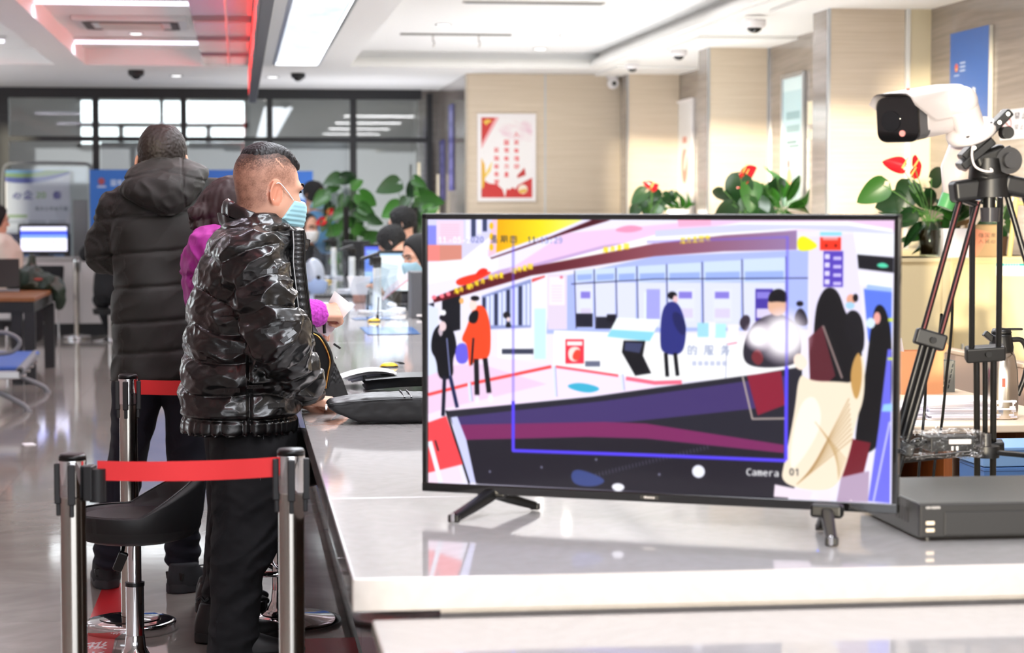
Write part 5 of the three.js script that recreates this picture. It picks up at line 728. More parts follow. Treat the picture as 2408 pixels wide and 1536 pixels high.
  const q2 = on(760, 1545, 0); single('floor_strip', 'red floor strip at the foot of the counter', 'floor tape', span(q2.x - .1, q2.x + .12, 0, .0012, q2.z - .3, q2.z + .6), mat(0xb8222a, .3));
  const sl = on(68, 1046, 0); single('paper_slip', 'folded white paper slip lying on the floor', 'paper', rbox(.07, .006, .09, .002, sl.x, .003, sl.z, 0, .3), M.paper);
}
// ---------------------------------------------------------------- the television
const SW = 1760, SH = 1010;
const screenFull = canvas(SW, SH, (g) => {
  const P = ([px, py]) => { const u = (px - 1005) / 1097; return [u * SW, (py - 520) / (622 + 54 * u) * SH]; };
  const poly = (c, ...pts) => { g.fillStyle = c; g.beginPath(); pts.forEach((p, i) => { const [x, y] = P(p); i ? g.lineTo(x, y) : g.moveTo(x, y); }); g.closePath(); g.fill(); };
  const soft = (c, ...pts) => { g.fillStyle = c; const q = pts.map(P), n = q.length; g.beginPath(); for (let i = 0; i < n; i++) { const a = q[i], b = q[(i + 1) % n], m = [(a[0] + b[0]) / 2, (a[1] + b[1]) / 2]; i ? g.quadraticCurveTo(a[0], a[1], m[0], m[1]) : g.moveTo(m[0], m[1]); } g.quadraticCurveTo(q[0][0], q[0][1], (q[0][0] + q[1][0]) / 2, (q[0][1] + q[1][1]) / 2); g.fill(); };
  const rect = (c, x0, y0, x1, y1) => poly(c, [x0, y0], [x1, y0], [x1, y1], [x0, y1]);
  const line = (c, w, ...pts) => { g.strokeStyle = c; g.lineWidth = w * 1.6; g.lineJoin = 'round'; g.beginPath(); pts.forEach((p, i) => { const [x, y] = P(p); i ? g.lineTo(x, y) : g.moveTo(x, y); }); g.stroke(); };
  const dot = (c, x, y, rx, ry = rx) => { const [X, Y] = P([x, y]); g.fillStyle = c; g.beginPath(); g.ellipse(X, Y, rx * 1.6, ry * 1.6, 0, 0, 7); g.fill(); };
  rect('#eeeafd', 1000, 510, 2110, 1210);
  // ceiling and upper floor
  poly('#d9d6fb', [1005, 520], [1180, 520], [1180, 600], [1005, 640]); rect('#f6d8ee', 1027, 523, 1094, 576); for (let i = 0; i < 7; i++) rect('#e3b4cf', 1036, 532 + i * 6, 1084, 533.5 + i * 6); rect('#8a8cf0', 1005, 534, 1026, 580);
  for (let i = 0; i < 4; i++) { rect(i % 2 ? '#3c4468' : '#eef', 1100 + i * 14, 520, 1111 + i * 14, 566 - i * 6); } rect('#d98d7d', 1005, 580, 1090, 618); rect('#fa8a84', 1005, 580, 1034, 618);
  poly('#f7f4ff', [1005, 620], [1090, 614], [1180, 545], [1180, 640], [1005, 672]); poly('#caa8dc', [1180, 640], [1560, 545], [1560, 576], [1100, 690], [1020, 706]);
  poly('#f2ccf0', [1345, 552], [1700, 519], [2103, 519], [2103, 545], [1700, 545], [1440, 580], [1205, 640]); soft('#ff9ac0', [1455, 545], [1500, 530], [1540, 540], [1500, 552]); poly('#ffb3d6', [1612, 519], [1690, 519], [1690, 532], [1615, 536]);
  poly('#fdfdff', [1200, 650], [1560, 555], [1760, 525], [2000, 523], [2098, 540], [2098, 552], [1886, 542], [1560, 574], [1170, 668]); poly('#d4d6fb', [1560, 545], [1760, 530], [2000, 532], [2098, 548], [2098, 552], [1880, 540], [1560, 560]);
  poly('#4b1020', [1405, 520], [1455, 520], [1345, 553], [1164, 613], [1160, 608]); poly('#ece8ff', [1385, 520], [1410, 520], [1310, 560], [1164, 610], [1153, 605], [1152, 590]);
  { const [x0] = P([1176, 520]), [x1] = P([1390, 520]), gr = g.createLinearGradient(x0, 0, x1, 0); gr.addColorStop(0, '#ffae00'); gr.addColorStop(.5, '#fde21c'); gr.addColorStop(1, '#f3fb88'); poly(gr, [1179, 520], [1387, 520], [1310, 552], [1176, 598]); } poly('#f1c7dc', [1166, 520], [1178, 520], [1175, 600], [1156, 608]); for (const y of [535, 560, 585]) dot('#f6c21a', 1164, y, 5, 8);
  // far hall, glass wall and frames
  poly('#aebcff', [1310, 660], [1560, 606], [1912, 590], [1912, 780], [1300, 790]); for (const [a, b] of [[1370, 1413], [1417, 1466], [1470, 1515], [1520, 1586], [1590, 1668], [1674, 1760], [1765, 1860]]) { poly('#cfe0ff', [a, 640 - (a - 1370) * .07], [b, 636 - (a - 1370) * .07], [b, 664], [a, 668]); rect('#dfe3ff', a, 668, b, 775); poly('#9db4f8', [a + 4, 650 - (a - 1370) * .02], [b - 3, 648 - (a - 1370) * .02], [b - 3, 661], [a + 4, 664]); }
  line('#23233f', 2, [1360, 672], [1560, 660], [1912, 657]); for (const x of [1368, 1415, 1467, 1517, 1587, 1670, 1762, 1862]) line('#2b2b4c', 2, [x, 640 - (x - 1368) * .07], [x + 4, 778]);
  rect('#e9f3ff', 1535, 690, 1570, 770); poly('#a8a8f4', [1540, 684], [1572, 684], [1572, 755], [1540, 755]); for (const [x, w] of [[1380, 32], [1613, 40], [1697, 42], [1793, 40]]) { rect(x === 1793 ? '#4a3aa8' : '#e4e8ff', x, 683, x + w, 760); rect('#8b7fe0', x + 3, 690, x + w - 6, 706); rect('#dcd2f4', x + 3, 730, x + w - 4, 752); }
  rect('#1d1d30', 1372, 742, 1412, 774); rect('#20202f', 1420, 750, 1466, 778); rect('#111120', 1446, 744, 1468, 762);
  // white pillar and notices
  rect('#f3f0ff', 1262, 650, 1300, 836); poly('#e24a4a', [1264, 660], [1296, 652], [1296, 656], [1264, 668]); rect('#cdf6ef', 1270, 730, 1298, 850); rect('#e7d8ee', 1303, 650, 1350, 780); rect('#fbeef6', 1306, 655, 1344, 722); dot('#e05a80', 1336, 656, 4, 3); for (let i = 0; i < 6; i++) rect('#d3c4e6', 1312, 676 + i * 7, 1338, 677.5 + i * 7);
  // left bay of windows under the sign
  poly('#8f9ad0', [1140, 700], [1262, 660], [1262, 775], [1140, 780]); for (let i = 0; i < 12; i++) rect(i % 3 ? '#dfe6ff' : '#252a45', 1142 + i * 10, 704 - i * 3, 1149 + i * 10, 770); poly('#12131c', [1040, 712], [1086, 697], [1086, 780], [1040, 790]); dot('#ffb46a', 1089, 712, 6, 7);
  poly('#181828', [1005, 720], [1020, 716], [1020, 800], [1005, 800]);
  // sign band with yellow characters
  { const [x0] = P([1005, 600]), [x1] = P([1890, 600]), gr = g.createLinearGradient(x0, 0, x1, 0); gr.addColorStop(0, '#5a0b16'); gr.addColorStop(.35, '#64202c'); gr.addColorStop(.6, '#8d4a58'); gr.addColorStop(1, '#9c7fae'); poly(gr, [1016, 706], [1100, 674], [1260, 632], [1560, 576], [1720, 556], [1886, 544], [1886, 590], [1720, 594], [1560, 606], [1262, 652], [1100, 697], [1020, 716]); }
  for (const [a, b, y0, y1] of [[1436, 1502, 592, 581], [1618, 1690, 570, 563], [1213, 1267, 642, 629], [1156, 1195, 658, 650], [1120, 1151, 671, 663], [1100, 1114, 680, 676], [1070, 1094, 690, 682]]) { const n = Math.max(2, Math.round((b - a) / 15)); for (let i = 0; i < n; i++) { const [x, y] = P([lerp(a, b, i / n), lerp(y0, y1, i / n) - 8]); g.strokeStyle = '#ffe12e'; glyph(g, '服务量国家族望'[i % 7], x, y, 21, .15); } }
  for (const [x, y] of [[1020, 698], [1040, 695], [1056, 690]]) dot('#ff7a8a', x, y + 6, 6, 5); soft('#ff3a22', [1070, 668], [1090, 655], [1165, 640], [1160, 650], [1090, 680]); soft('#ff2a18', [1120, 652], [1140, 632], [1160, 640], [1140, 652]);
  // right side: pillar with the floor guide, black board, blue door
  poly('#e9e2fb', [1912, 560], [2012, 552], [2030, 700], [2035, 800], [1918, 800]); rect('#8edcfb', 1938, 548, 1986, 556); rect('#5a44c0', 1946, 593, 1990, 678); for (let i = 0; i < 4; i++) { rect('#e3dcff', 1949, 600 + i * 20, 1960, 612 + i * 20); rect('#cfc2fa', 1968, 606 + i * 20, 1986, 614 + i * 20); } poly('#f4f6ff', [2012, 548], [2103, 552], [2103, 604], [2022, 602]); poly('#15161f', [2021, 601], [2101, 608], [2101, 644], [2024, 634]); soft('#58e0b4', [2060, 626], [2078, 618], [2094, 630], [2076, 634]); poly('#fafaff', [2024, 642], [2098, 650], [2098, 680], [2028, 672]); poly('#5f7df5', [2036, 682], [2098, 690], [2098, 1000], [2046, 800]); poly('#a6c3ff', [2044, 672], [2098, 680], [2098, 690], [2040, 684]);
  // counters and floor
  poly('#fbfaff', [1180, 784], [1262, 780], [1262, 850], [1180, 850]); poly('#fdfdff', [1318, 782], [1560, 790], [1900, 800], [1900, 895], [1560, 902], [1318, 868]); rect('#3a3f55', 1190, 826, 1268, 838); rect('#6a6f88', 1394, 855, 1430, 868); poly('#fbe6ff', [1005, 812], [1180, 846], [1560, 902], [1560, 920], [1045, 975], [1005, 1010]); poly('#f0d0ee', [1005, 870], [1130, 860], [1300, 910], [1045, 968], [1005, 980]);
  soft('#3fb4d8', [1340, 915], [1380, 904], [1440, 920], [1400, 934]); poly('#dfe6ff', [1005, 720], [1030, 730], [1030, 880], [1005, 890]);
  rect('#f0344a', 1346, 803, 1391, 861); rect('#fff2f2', 1350, 808, 1387, 818); soft('#ffe8e0', [1352, 822], [1384, 820], [1382, 856], [1354, 856]); soft('#f04a3a', [1370, 826], [1386, 830], [1380, 856], [1360, 850]);
  poly('#f7ffff', [1446, 797], [1470, 752], [1572, 756], [1548, 808]); poly('#8fdaf0', [1446, 797], [1457, 780], [1560, 786], [1548, 808]); poly('#14141c', [1486, 806], [1538, 807], [1532, 842], [1552, 884], [1514, 890], [1482, 834]); poly('#3f4468', [1490, 810], [1532, 812], [1524, 836], [1488, 830]);
  { g.strokeStyle = '#a9b2cf'; [...'的服务'].forEach((c, i) => { const [x, y] = P([1636 + i * 38, 816]); glyph(g, c, x, y, 38, .12); }); for (let i = 0; i < 6; i++) rect('#c5cbe4', 1648 + i * 14, 855, 1658 + i * 14, 866); line('#8b93b8', 1.5, [1728, 812], [1726, 896]); line('#e0356a', 2, [1730, 815], [1752, 811]); }
  for (const [x, y, c] of [[1700, 780, '#b7f0f0'], [1676, 776, '#f4f0ff'], [1730, 782, '#f6f0ff'], [1660, 778, '#a5dff0']]) rect(c, x, y - 14, x + 26, y + 20); soft('#3a3040', [1755, 760], [1770, 742], [1784, 752], [1776, 785], [1762, 780]);
  // barrier belts
  line('#ff4648', 7, [1005, 934], [1110, 909], [1312, 868]); line('#ff5a6c', 6, [1322, 868], [1400, 879], [1474, 890]); line('#ff6a86', 9, [1492, 896], [1560, 907], [1624, 905]); for (const [x, y, b] of [[1318, 866, 940], [1108, 906, 950], [1481, 886, 925]]) { line('#e4e8ff', 8, [x, y], [x + 4, b]); line('#9aa2d0', 2, [x + 4, y], [x + 8, b]); }
  // people
  soft('#0d0d16', [1010, 830], [1016, 784], [1036, 764], [1058, 764], [1072, 790], [1078, 826], [1066, 850], [1070, 896], [1030, 900], [1026, 850]); soft('#c9b7c4', [1028, 782], [1036, 770], [1044, 786], [1036, 800]); line('#8a90c8', 3, [1052, 800], [1060, 890]); line('#15162c', 9, [1046, 890], [1042, 985]); line('#1d2450', 9, [1060, 890], [1078, 965]); dot('#f1d4d8', 1042, 772, 9, 12); dot('#15121c', 1043, 752, 10, 7); dot('#fafaff', 1043, 740, 7); soft('#6d62e8', [1072, 815], [1105, 810], [1108, 860], [1075, 862]);
  soft('#ff4a22', [1104, 772], [1118, 726], [1146, 720], [1160, 760], [1163, 800], [1160, 849], [1128, 852], [1117, 790], [1114, 868], [1107, 866], [1104, 812], [1086, 806]); soft('#ff4a22', [1112, 790], [1160, 790], [1161, 848], [1126, 850], [1110, 870]); dot('#ffe2da', 1118, 722, 10, 13); dot('#151018', 1123, 706, 11, 6); soft('#0d0d14', [1104, 762], [1112, 738], [1134, 732], [1128, 768]); line('#14121a', 12, [1126, 850], [1128, 935]); line('#14121a', 12, [1148, 848], [1158, 930]); dot('#eceeff', 1128, 948, 6, 10); dot('#eceeff', 1162, 944, 7, 10); line('#14121a', 5, [1119, 800], [1114, 864]);
  dot('#1b1620', 1202, 746, 9, 8); soft('#14141e', [1196, 775], [1206, 758], [1216, 775]); dot('#f0d8dc', 1206, 756, 5, 6); dot('#12101a', 1601, 699, 11, 9); dot('#efc6cc', 1608, 708, 6, 9); soft('#2c3180', [1572, 800], [1576, 735], [1592, 712], [1616, 716], [1632, 760], [1634, 800], [1624, 842], [1576, 838]); soft('#20245e', [1600, 735], [1622, 742], [1636, 775], [1628, 800], [1604, 770]); line('#0d0d16', 9, [1586, 836], [1590, 892]); line('#0d0d16', 9, [1608, 836], [1614, 890]);
  dot('#1c1820', 1894, 718, 8, 6); soft('#2c2a36', [1880, 750], [1892, 726], [1906, 735], [1916, 772], [1886, 770]);
  soft('#2d2a36', [1762, 850], [1772, 790], [1800, 752], [1850, 738], [1895, 770], [1900, 840], [1880, 868], [1790, 872]); dot('#e7b69a', 1843, 722, 22, 24); soft('#15141c', [1820, 716], [1826, 690], [1848, 680], [1866, 694], [1866, 716], [1842, 712]); soft('#7a3038', [1780, 845], [1800, 820], [1816, 850], [1800, 870]);
  poly('#272632', [1052, 973], [1411, 940], [1560, 919], [1799, 886], [1900, 868], [1900, 1130], [1870, 1185], [1130, 1147]);
  poly('#45366f', [1066, 988], [1440, 950], [1860, 890], [1870, 960], [1500, 1000], [1090, 1010]); poly('#7f2a62', [1080, 1006], [1440, 1000], [1540, 1004], [1860, 1055], [1860, 1075], [1540, 1040], [1400, 1036], [1098, 1042]); poly('#221f2a', [1098, 1044], [1400, 1038], [1540, 1042], [1860, 1076], [1865, 1185], [1125, 1146]); poly('#cfd2fb', [1062, 988], [1078, 986], [1101, 1042], [1124, 1144], [1106, 1144]); line('#0f0f18', 5, [1050, 972], [1108, 1146]);
  poly('#fa4a52', [1005, 1000], [1050, 985], [1092, 1100], [1005, 1120]); poly('#fbe0f2', [1005, 1122], [1080, 1104], [1092, 1143], [1005, 1143]); line('#eef0ff', 12, [1008, 1045], [1036, 1143]); line('#23202a', 4, [1022, 1043], [1030, 1068]);
  poly('#8e2038', [1775, 890], [1853, 878], [1862, 960], [1800, 985]); line('#b7a8a2', 4, [1765, 892], [1788, 993], [1862, 992]);
  soft('#3c4a86', [1358, 1130], [1368, 1112], [1400, 1118], [1450, 1140], [1420, 1156], [1370, 1152]); for (let i = 0; i < 34; i++) line('#55556e', 1.6, [1420 + i * 8, 1122 - i * 2], [1422 + i * 8, 1132 - i * 2]); dot('#eef0ff', 1664, 1119, 15); dot('#f4f4ff', 1474, 1156, 15, 9); for (const [x, y] of [[1160, 1118], [1288, 1108], [1421, 1090], [1572, 1126]]) dot('#777790', x, y, 3);
  // the two women at the right
  soft('#131218', [1924, 910], [1926, 740], [1942, 690], [1960, 676], [1982, 690], [1998, 750], [2030, 770], [2036, 900], [2010, 960], [1960, 930]); poly('#5d2530', [1914, 800], [1944, 770], [1975, 890], [1960, 905], [1918, 903]); line('#8f7a78', 5, [1946, 770], [1990, 896]);
  soft('#17161d', [1990, 760], [2006, 730], [2030, 740], [2040, 790], [2036, 840], [2010, 830]); dot('#e9a890', 2008, 708, 10, 12); dot('#a8d4f2', 2006, 722, 10, 8); dot('#18131a', 2018, 704, 6, 9); soft('#0f0f15', [2040, 900], [2056, 740], [2068, 716], [2086, 730], [2100, 800], [2100, 1010], [2060, 1075], [2012, 1080]); dot('#f0a8a0', 2066, 752, 8, 14); dot('#d8ecff', 2052, 764, 10, 12); poly('#6f6ff0', [2090, 826], [2098, 826], [2098, 1195], [2050, 1190], [2072, 1010]); poly('#9ad0ff', [2082, 958], [2100, 956], [2100, 975], [2078, 975]); rect('#d5e84a', 2090, 752, 2100, 760); rect('#d5e84a', 2090, 846, 2100, 852); line('#c9c9ff', 4, [2096, 1000], [2062, 1190]); poly('#b8a0bc', [1990, 1130], [2052, 1118], [2050, 1192], [1980, 1190]); poly('#741828', [2010, 1040], [2055, 1050], [2040, 1120], [1992, 1132]);
  soft('#f7e7cf', [1893, 879], [1918, 903], [1984, 903], [2016, 908], [2030, 835], [2040, 850], [2040, 945], [2022, 995], [2010, 1070], [1984, 1158], [1930, 1168], [1852, 1148], [1862, 1095], [1884, 980]); soft('#fff6e8', [1890, 960], [1930, 930], [1950, 1000], [1910, 1080], [1868, 1130]); soft('#c89a58', [2006, 900], [2014, 850], [2030, 826], [2036, 900], [2022, 960]);
  for (let i = 0; i < 9; i++) { line('#b08a58', 1.6, [1890 + i * 4, 1150 - i * 4], [2014 - i * 1, 1000 - i * 12 + 40]); line('#c9a878', 1.4, [1930 + i * 6, 1000 + i * 8], [2000 - i * 2, 1090 + i * 6]); } poly('#f2e2f0', [1840, 1150], [1925, 1168], [1920, 1186], [1838, 1180]); poly('#f4e8f4', [1938, 1170], [1968, 1166], [1966, 1190], [1936, 1188]);
  // a camera flash
  for (const [x, y, r] of [[1858, 796, 70], [1800, 796, 38]]) { const [X, Y] = P([x, y]), gr = g.createRadialGradient(X, Y, 0, X, Y, r * 1.6); gr.addColorStop(0, 'rgba(255,255,255,1)'); gr.addColorStop(.5, 'rgba(255,250,255,.95)'); gr.addColorStop(1, 'rgba(250,230,250,0)'); g.fillStyle = gr; g.fillRect(X - 130, Y - 130, 260, 260); }
  soft('#ffe9d8', [1880, 840], [1900, 835], [1916, 860], [1900, 880], [1882, 868]);
  // overlay
  g.globalAlpha = .45; line('#6a5aff', 7, [1218, 558], [1218, 955]); line('#6a5aff', 7, [1865, 558], [1865, 870]); line('#7a68f0', 6, [1540, 572], [1866, 560]); g.globalAlpha = 1; line('#5a46ff', 8, [1218, 950], [1218, 1068], [1560, 1080], [1865, 1093]); line('#5d4cff', 8, [1865, 868], [1865, 1092]);
  soft('#f4f01e', [1888, 590], [1886, 566], [1898, 556], [1912, 562], [1936, 580], [1922, 590], [1900, 594]); rect('#ff3a24', 1938, 560, 1985, 591); rect('#ff9a9a', 1944, 560, 1978, 567); dot('#600', 1952, 580, 3); dot('#600', 1973, 580, 3);
  g.font = '600 30px monospace'; const tx = (s, px, py, c) => { const [x, y] = P([px, py]); g.fillStyle = c; g.fillText(s, x, y); }; tx('11', 1030, 575, '#ffffff'); tx('-05-2', 1056, 575, '#fdfdff'); tx('020', 1112, 574, '#7a80c0'); g.strokeStyle = 'rgba(60,60,70,.75)'; write(g, '星期四', ...P([1162, 556]), 30, 38); tx('11', 1252, 574, '#3f4a70'); tx(':15:29', 1272, 575, '#8f98d8');
  g.font = 'bold 34px monospace'; tx('Camera', 1774, 1128, '#fdfdff'); tx('01', 1872, 1128, '#3a3a40');
});
const screenTex = canvas(SW >> 1, SH >> 1, (g, w, h) => { g.imageSmoothingQuality = 'high'; g.drawImage(screenFull.image, 0, 0, w, h); g.globalAlpha = .25; for (const [x, y] of [[-1.5, 0], [1.5, 0], [0, 1.5], [0, -1.5]]) g.drawImage(screenFull.image, x, y, w, h); });
const TVL = D(992, 503, 4.85), TVR = D(2118, 503, 4.486);
{
  const bl = D(992, 1160, 4.85), br = D(2113, 1215, 4.486), ax = TVR.clone().sub(TVL).setY(0), W = ax.length(), turn = Math.atan2(-ax.z, ax.x), y0 = (bl.y + br.y) / 2 - HC, y1 = (TVL.y + TVR.y) / 2 - HC, H = y1 - y0, mid = TVL.clone().add(TVR).multiplyScalar(.5);
  const tv = thing('television', 'large flat television showing the hall on its screen, standing on the white counter', 'television', [mid.x, HC, mid.z], turn), yc = (y0 + y1) / 2;
  const bz = .0135, bb = .021; 
  part('bezel', [rbox(W, bz, .026, .003, 0, y1 - bz / 2, -.01), rbox(W, bb, .03, .003, 0, y0 + bb / 2, -.01), rbox(bz, H, .026, .003, -W / 2 + bz / 2, yc, -.01), rbox(bz, H, .026, .003, W / 2 - bz / 2, yc, -.01)], M.blackGloss, tv);
  part('back_cover', [rbox(W - .01, H - .01, .016, .004, 0, yc, -.02), rbox(W * .62, H * .5, .045, .015, 0, y0 + H * .34, -.045)], M.blackPlastic, tv);
  const sw = W - 2 * bz, sh = H - bz - bb, scr = new THREE.PlaneGeometry(sw, sh).translate(0, y0 + bb + sh / 2, -.004);
  part('screen', scr, new THREE.MeshPhysicalMaterial({ color: 0x060607, roughness: .12, emissive: 0xffffff, emissiveMap: screenTex, emissiveIntensity: .95 }), tv, true);
  const L = new THREE.RectAreaLight(0xdcd8ff, .12, sw, sh); L.position.set(0, y0 + bb + sh / 2, .002); L.rotation.y = PI; L.name = 'screen_light'; tv.add(L);
  const logo = canvas(256, 48, (g, w, h) => { g.fillStyle = '#0b0b0c'; g.fillRect(0, 0, w, h); g.fillStyle = '#d7d3d3'; g.font = 'bold 40px sans-serif'; g.textAlign = 'center'; g.fillText('Hisense', w / 2, 38); });
  part('logo', new THREE.PlaneGeometry(.042, .0085).translate(-.002, y0 + .011, .0056), mat(0xffffff, .4, { map: logo }), tv, true);
  part('standby_light', [rbox(.014, .008, .012, .003, .375, y0 - .003, -.005)], M.blackPlastic, tv); part('led', ball(.0028, .375, y0 - .004, .003), glow(0x3a6cff, 6), tv);
  // two splayed feet, each a bent bar
  tv.updateMatrixWorld(true); const loc = p => tv.worldToLocal(p.clone());
  for (const [ap, fr, bk] of [[D(1160, 1172, 4.84), on(1068, 1231), on(1258, 1201)], [D(1945, 1208, 4.53), on(1956, 1286), on(1930, 1250)]]) {
    const a = loc(ap), f = loc(fr), b = loc(bk); a.y = y0 + .004; f.y = b.y = .004; const g = []; const sec = (p, h) => [V(p.x, p.y, p.z), h];
    const run = (p, q) => { const n = 14, r = []; for (let i = 0; i <= n; i++) { const t = i / n, e = Math.pow(t, .85), c = p.clone().lerp(q, t); c.y = lerp(p.y, q.y, e); const h = lerp(.03, .02, t), w = lerp(.014, .011, t), d = q.clone().sub(p).setY(0).normalize(), s = V(-d.z, 0, d.x), row = []; for (let k = 0; k <= 12; k++) { const th = k / 12 * 2 * PI, cx = Math.sign(Math.cos(th)) * Math.pow(Math.abs(Math.cos(th)), .5) * w, cy = Math.sign(Math.sin(th)) * Math.pow(Math.abs(Math.sin(th)), .5) * h / 2; row.push(c.clone().addScaledVector(s, cx).add(V(0, cy + h * .4, 0))); } r.push(row); } return skin(r); };
    a.y -= .012; part('stand_foot', [run(a, f), run(a, b), rbox(.07, .03, .03, .008, a.x, a.y + .014, a.z), rbox(.026, .018, .016, .004, f.x, .011, f.z), rbox(.022, .016, .016, .004, b.x, .01, b.z)], M.blackPlastic, tv); part('chrome_tip', rbox(.008, .02, .004, .001, f.x, .014, f.z + .0095), M.chrome, tv);
  }
}
// ---------------------------------------------------------------- video recorder beside it
{
  const a = on(2162, 1274), vr = thing('video_recorder', 'flat dark grey video recorder with two socket openings beside the television', 'recorder', [a.x, HC, a.z]), w = .44, d = .42, h = .074, c = mat(0x1c1c1e, .5);
  part('case', rbox(w, h, d, .004, w / 2, .006 + h / 2, -d / 2 - .006), mat(0x363633, .42, { bumpMap: fineBump, bumpScale: .0002 }), vr); part('front_panel', rbox(w, h - .004, .012, .003, w / 2, .006 + h / 2, -.004), c, vr); part('front_flap', rbox(w - .06, .05, .004, .002, w / 2 + .022, .006 + h * .42, .003), mat(0x202022, .45), vr);
  for (const y of [.018, .033]) part('usb_port', [rbox(.018, .0075, .003, .001, .022, .006 + y, .003)], mat(0xe9d9c2, .3), vr); for (const [x, z] of [[.03, -.04], [w - .03, -.04], [.03, -d + .03], [w - .03, -d + .03]]) part('rubber_foot', cyl(.012, .012, .006, x, .003, z), M.blackPlastic, vr);
  const t = canvas(256, 48, (g, W, H) => { g.fillStyle = '#1c1c1e'; g.fillRect(0, 0, W, H); g.fillStyle = '#d4d2d2'; g.font = 'bold 36px sans-serif'; g.textAlign = 'center'; g.fillText('HIK·VISION', W / 2, 36); }); part('lettering', new THREE.PlaneGeometry(.04, .009).translate(.028, .071, .0025), mat(0xffffff, .5, { map: t }), vr, true);
  part('vent', [0, 1, 2, 3, 4].map(i => box(.002, .03, .01, -.0002, .045, -.08 - i * .02)), M.blackPlastic, vr).userData.kind = 'stuff';
}
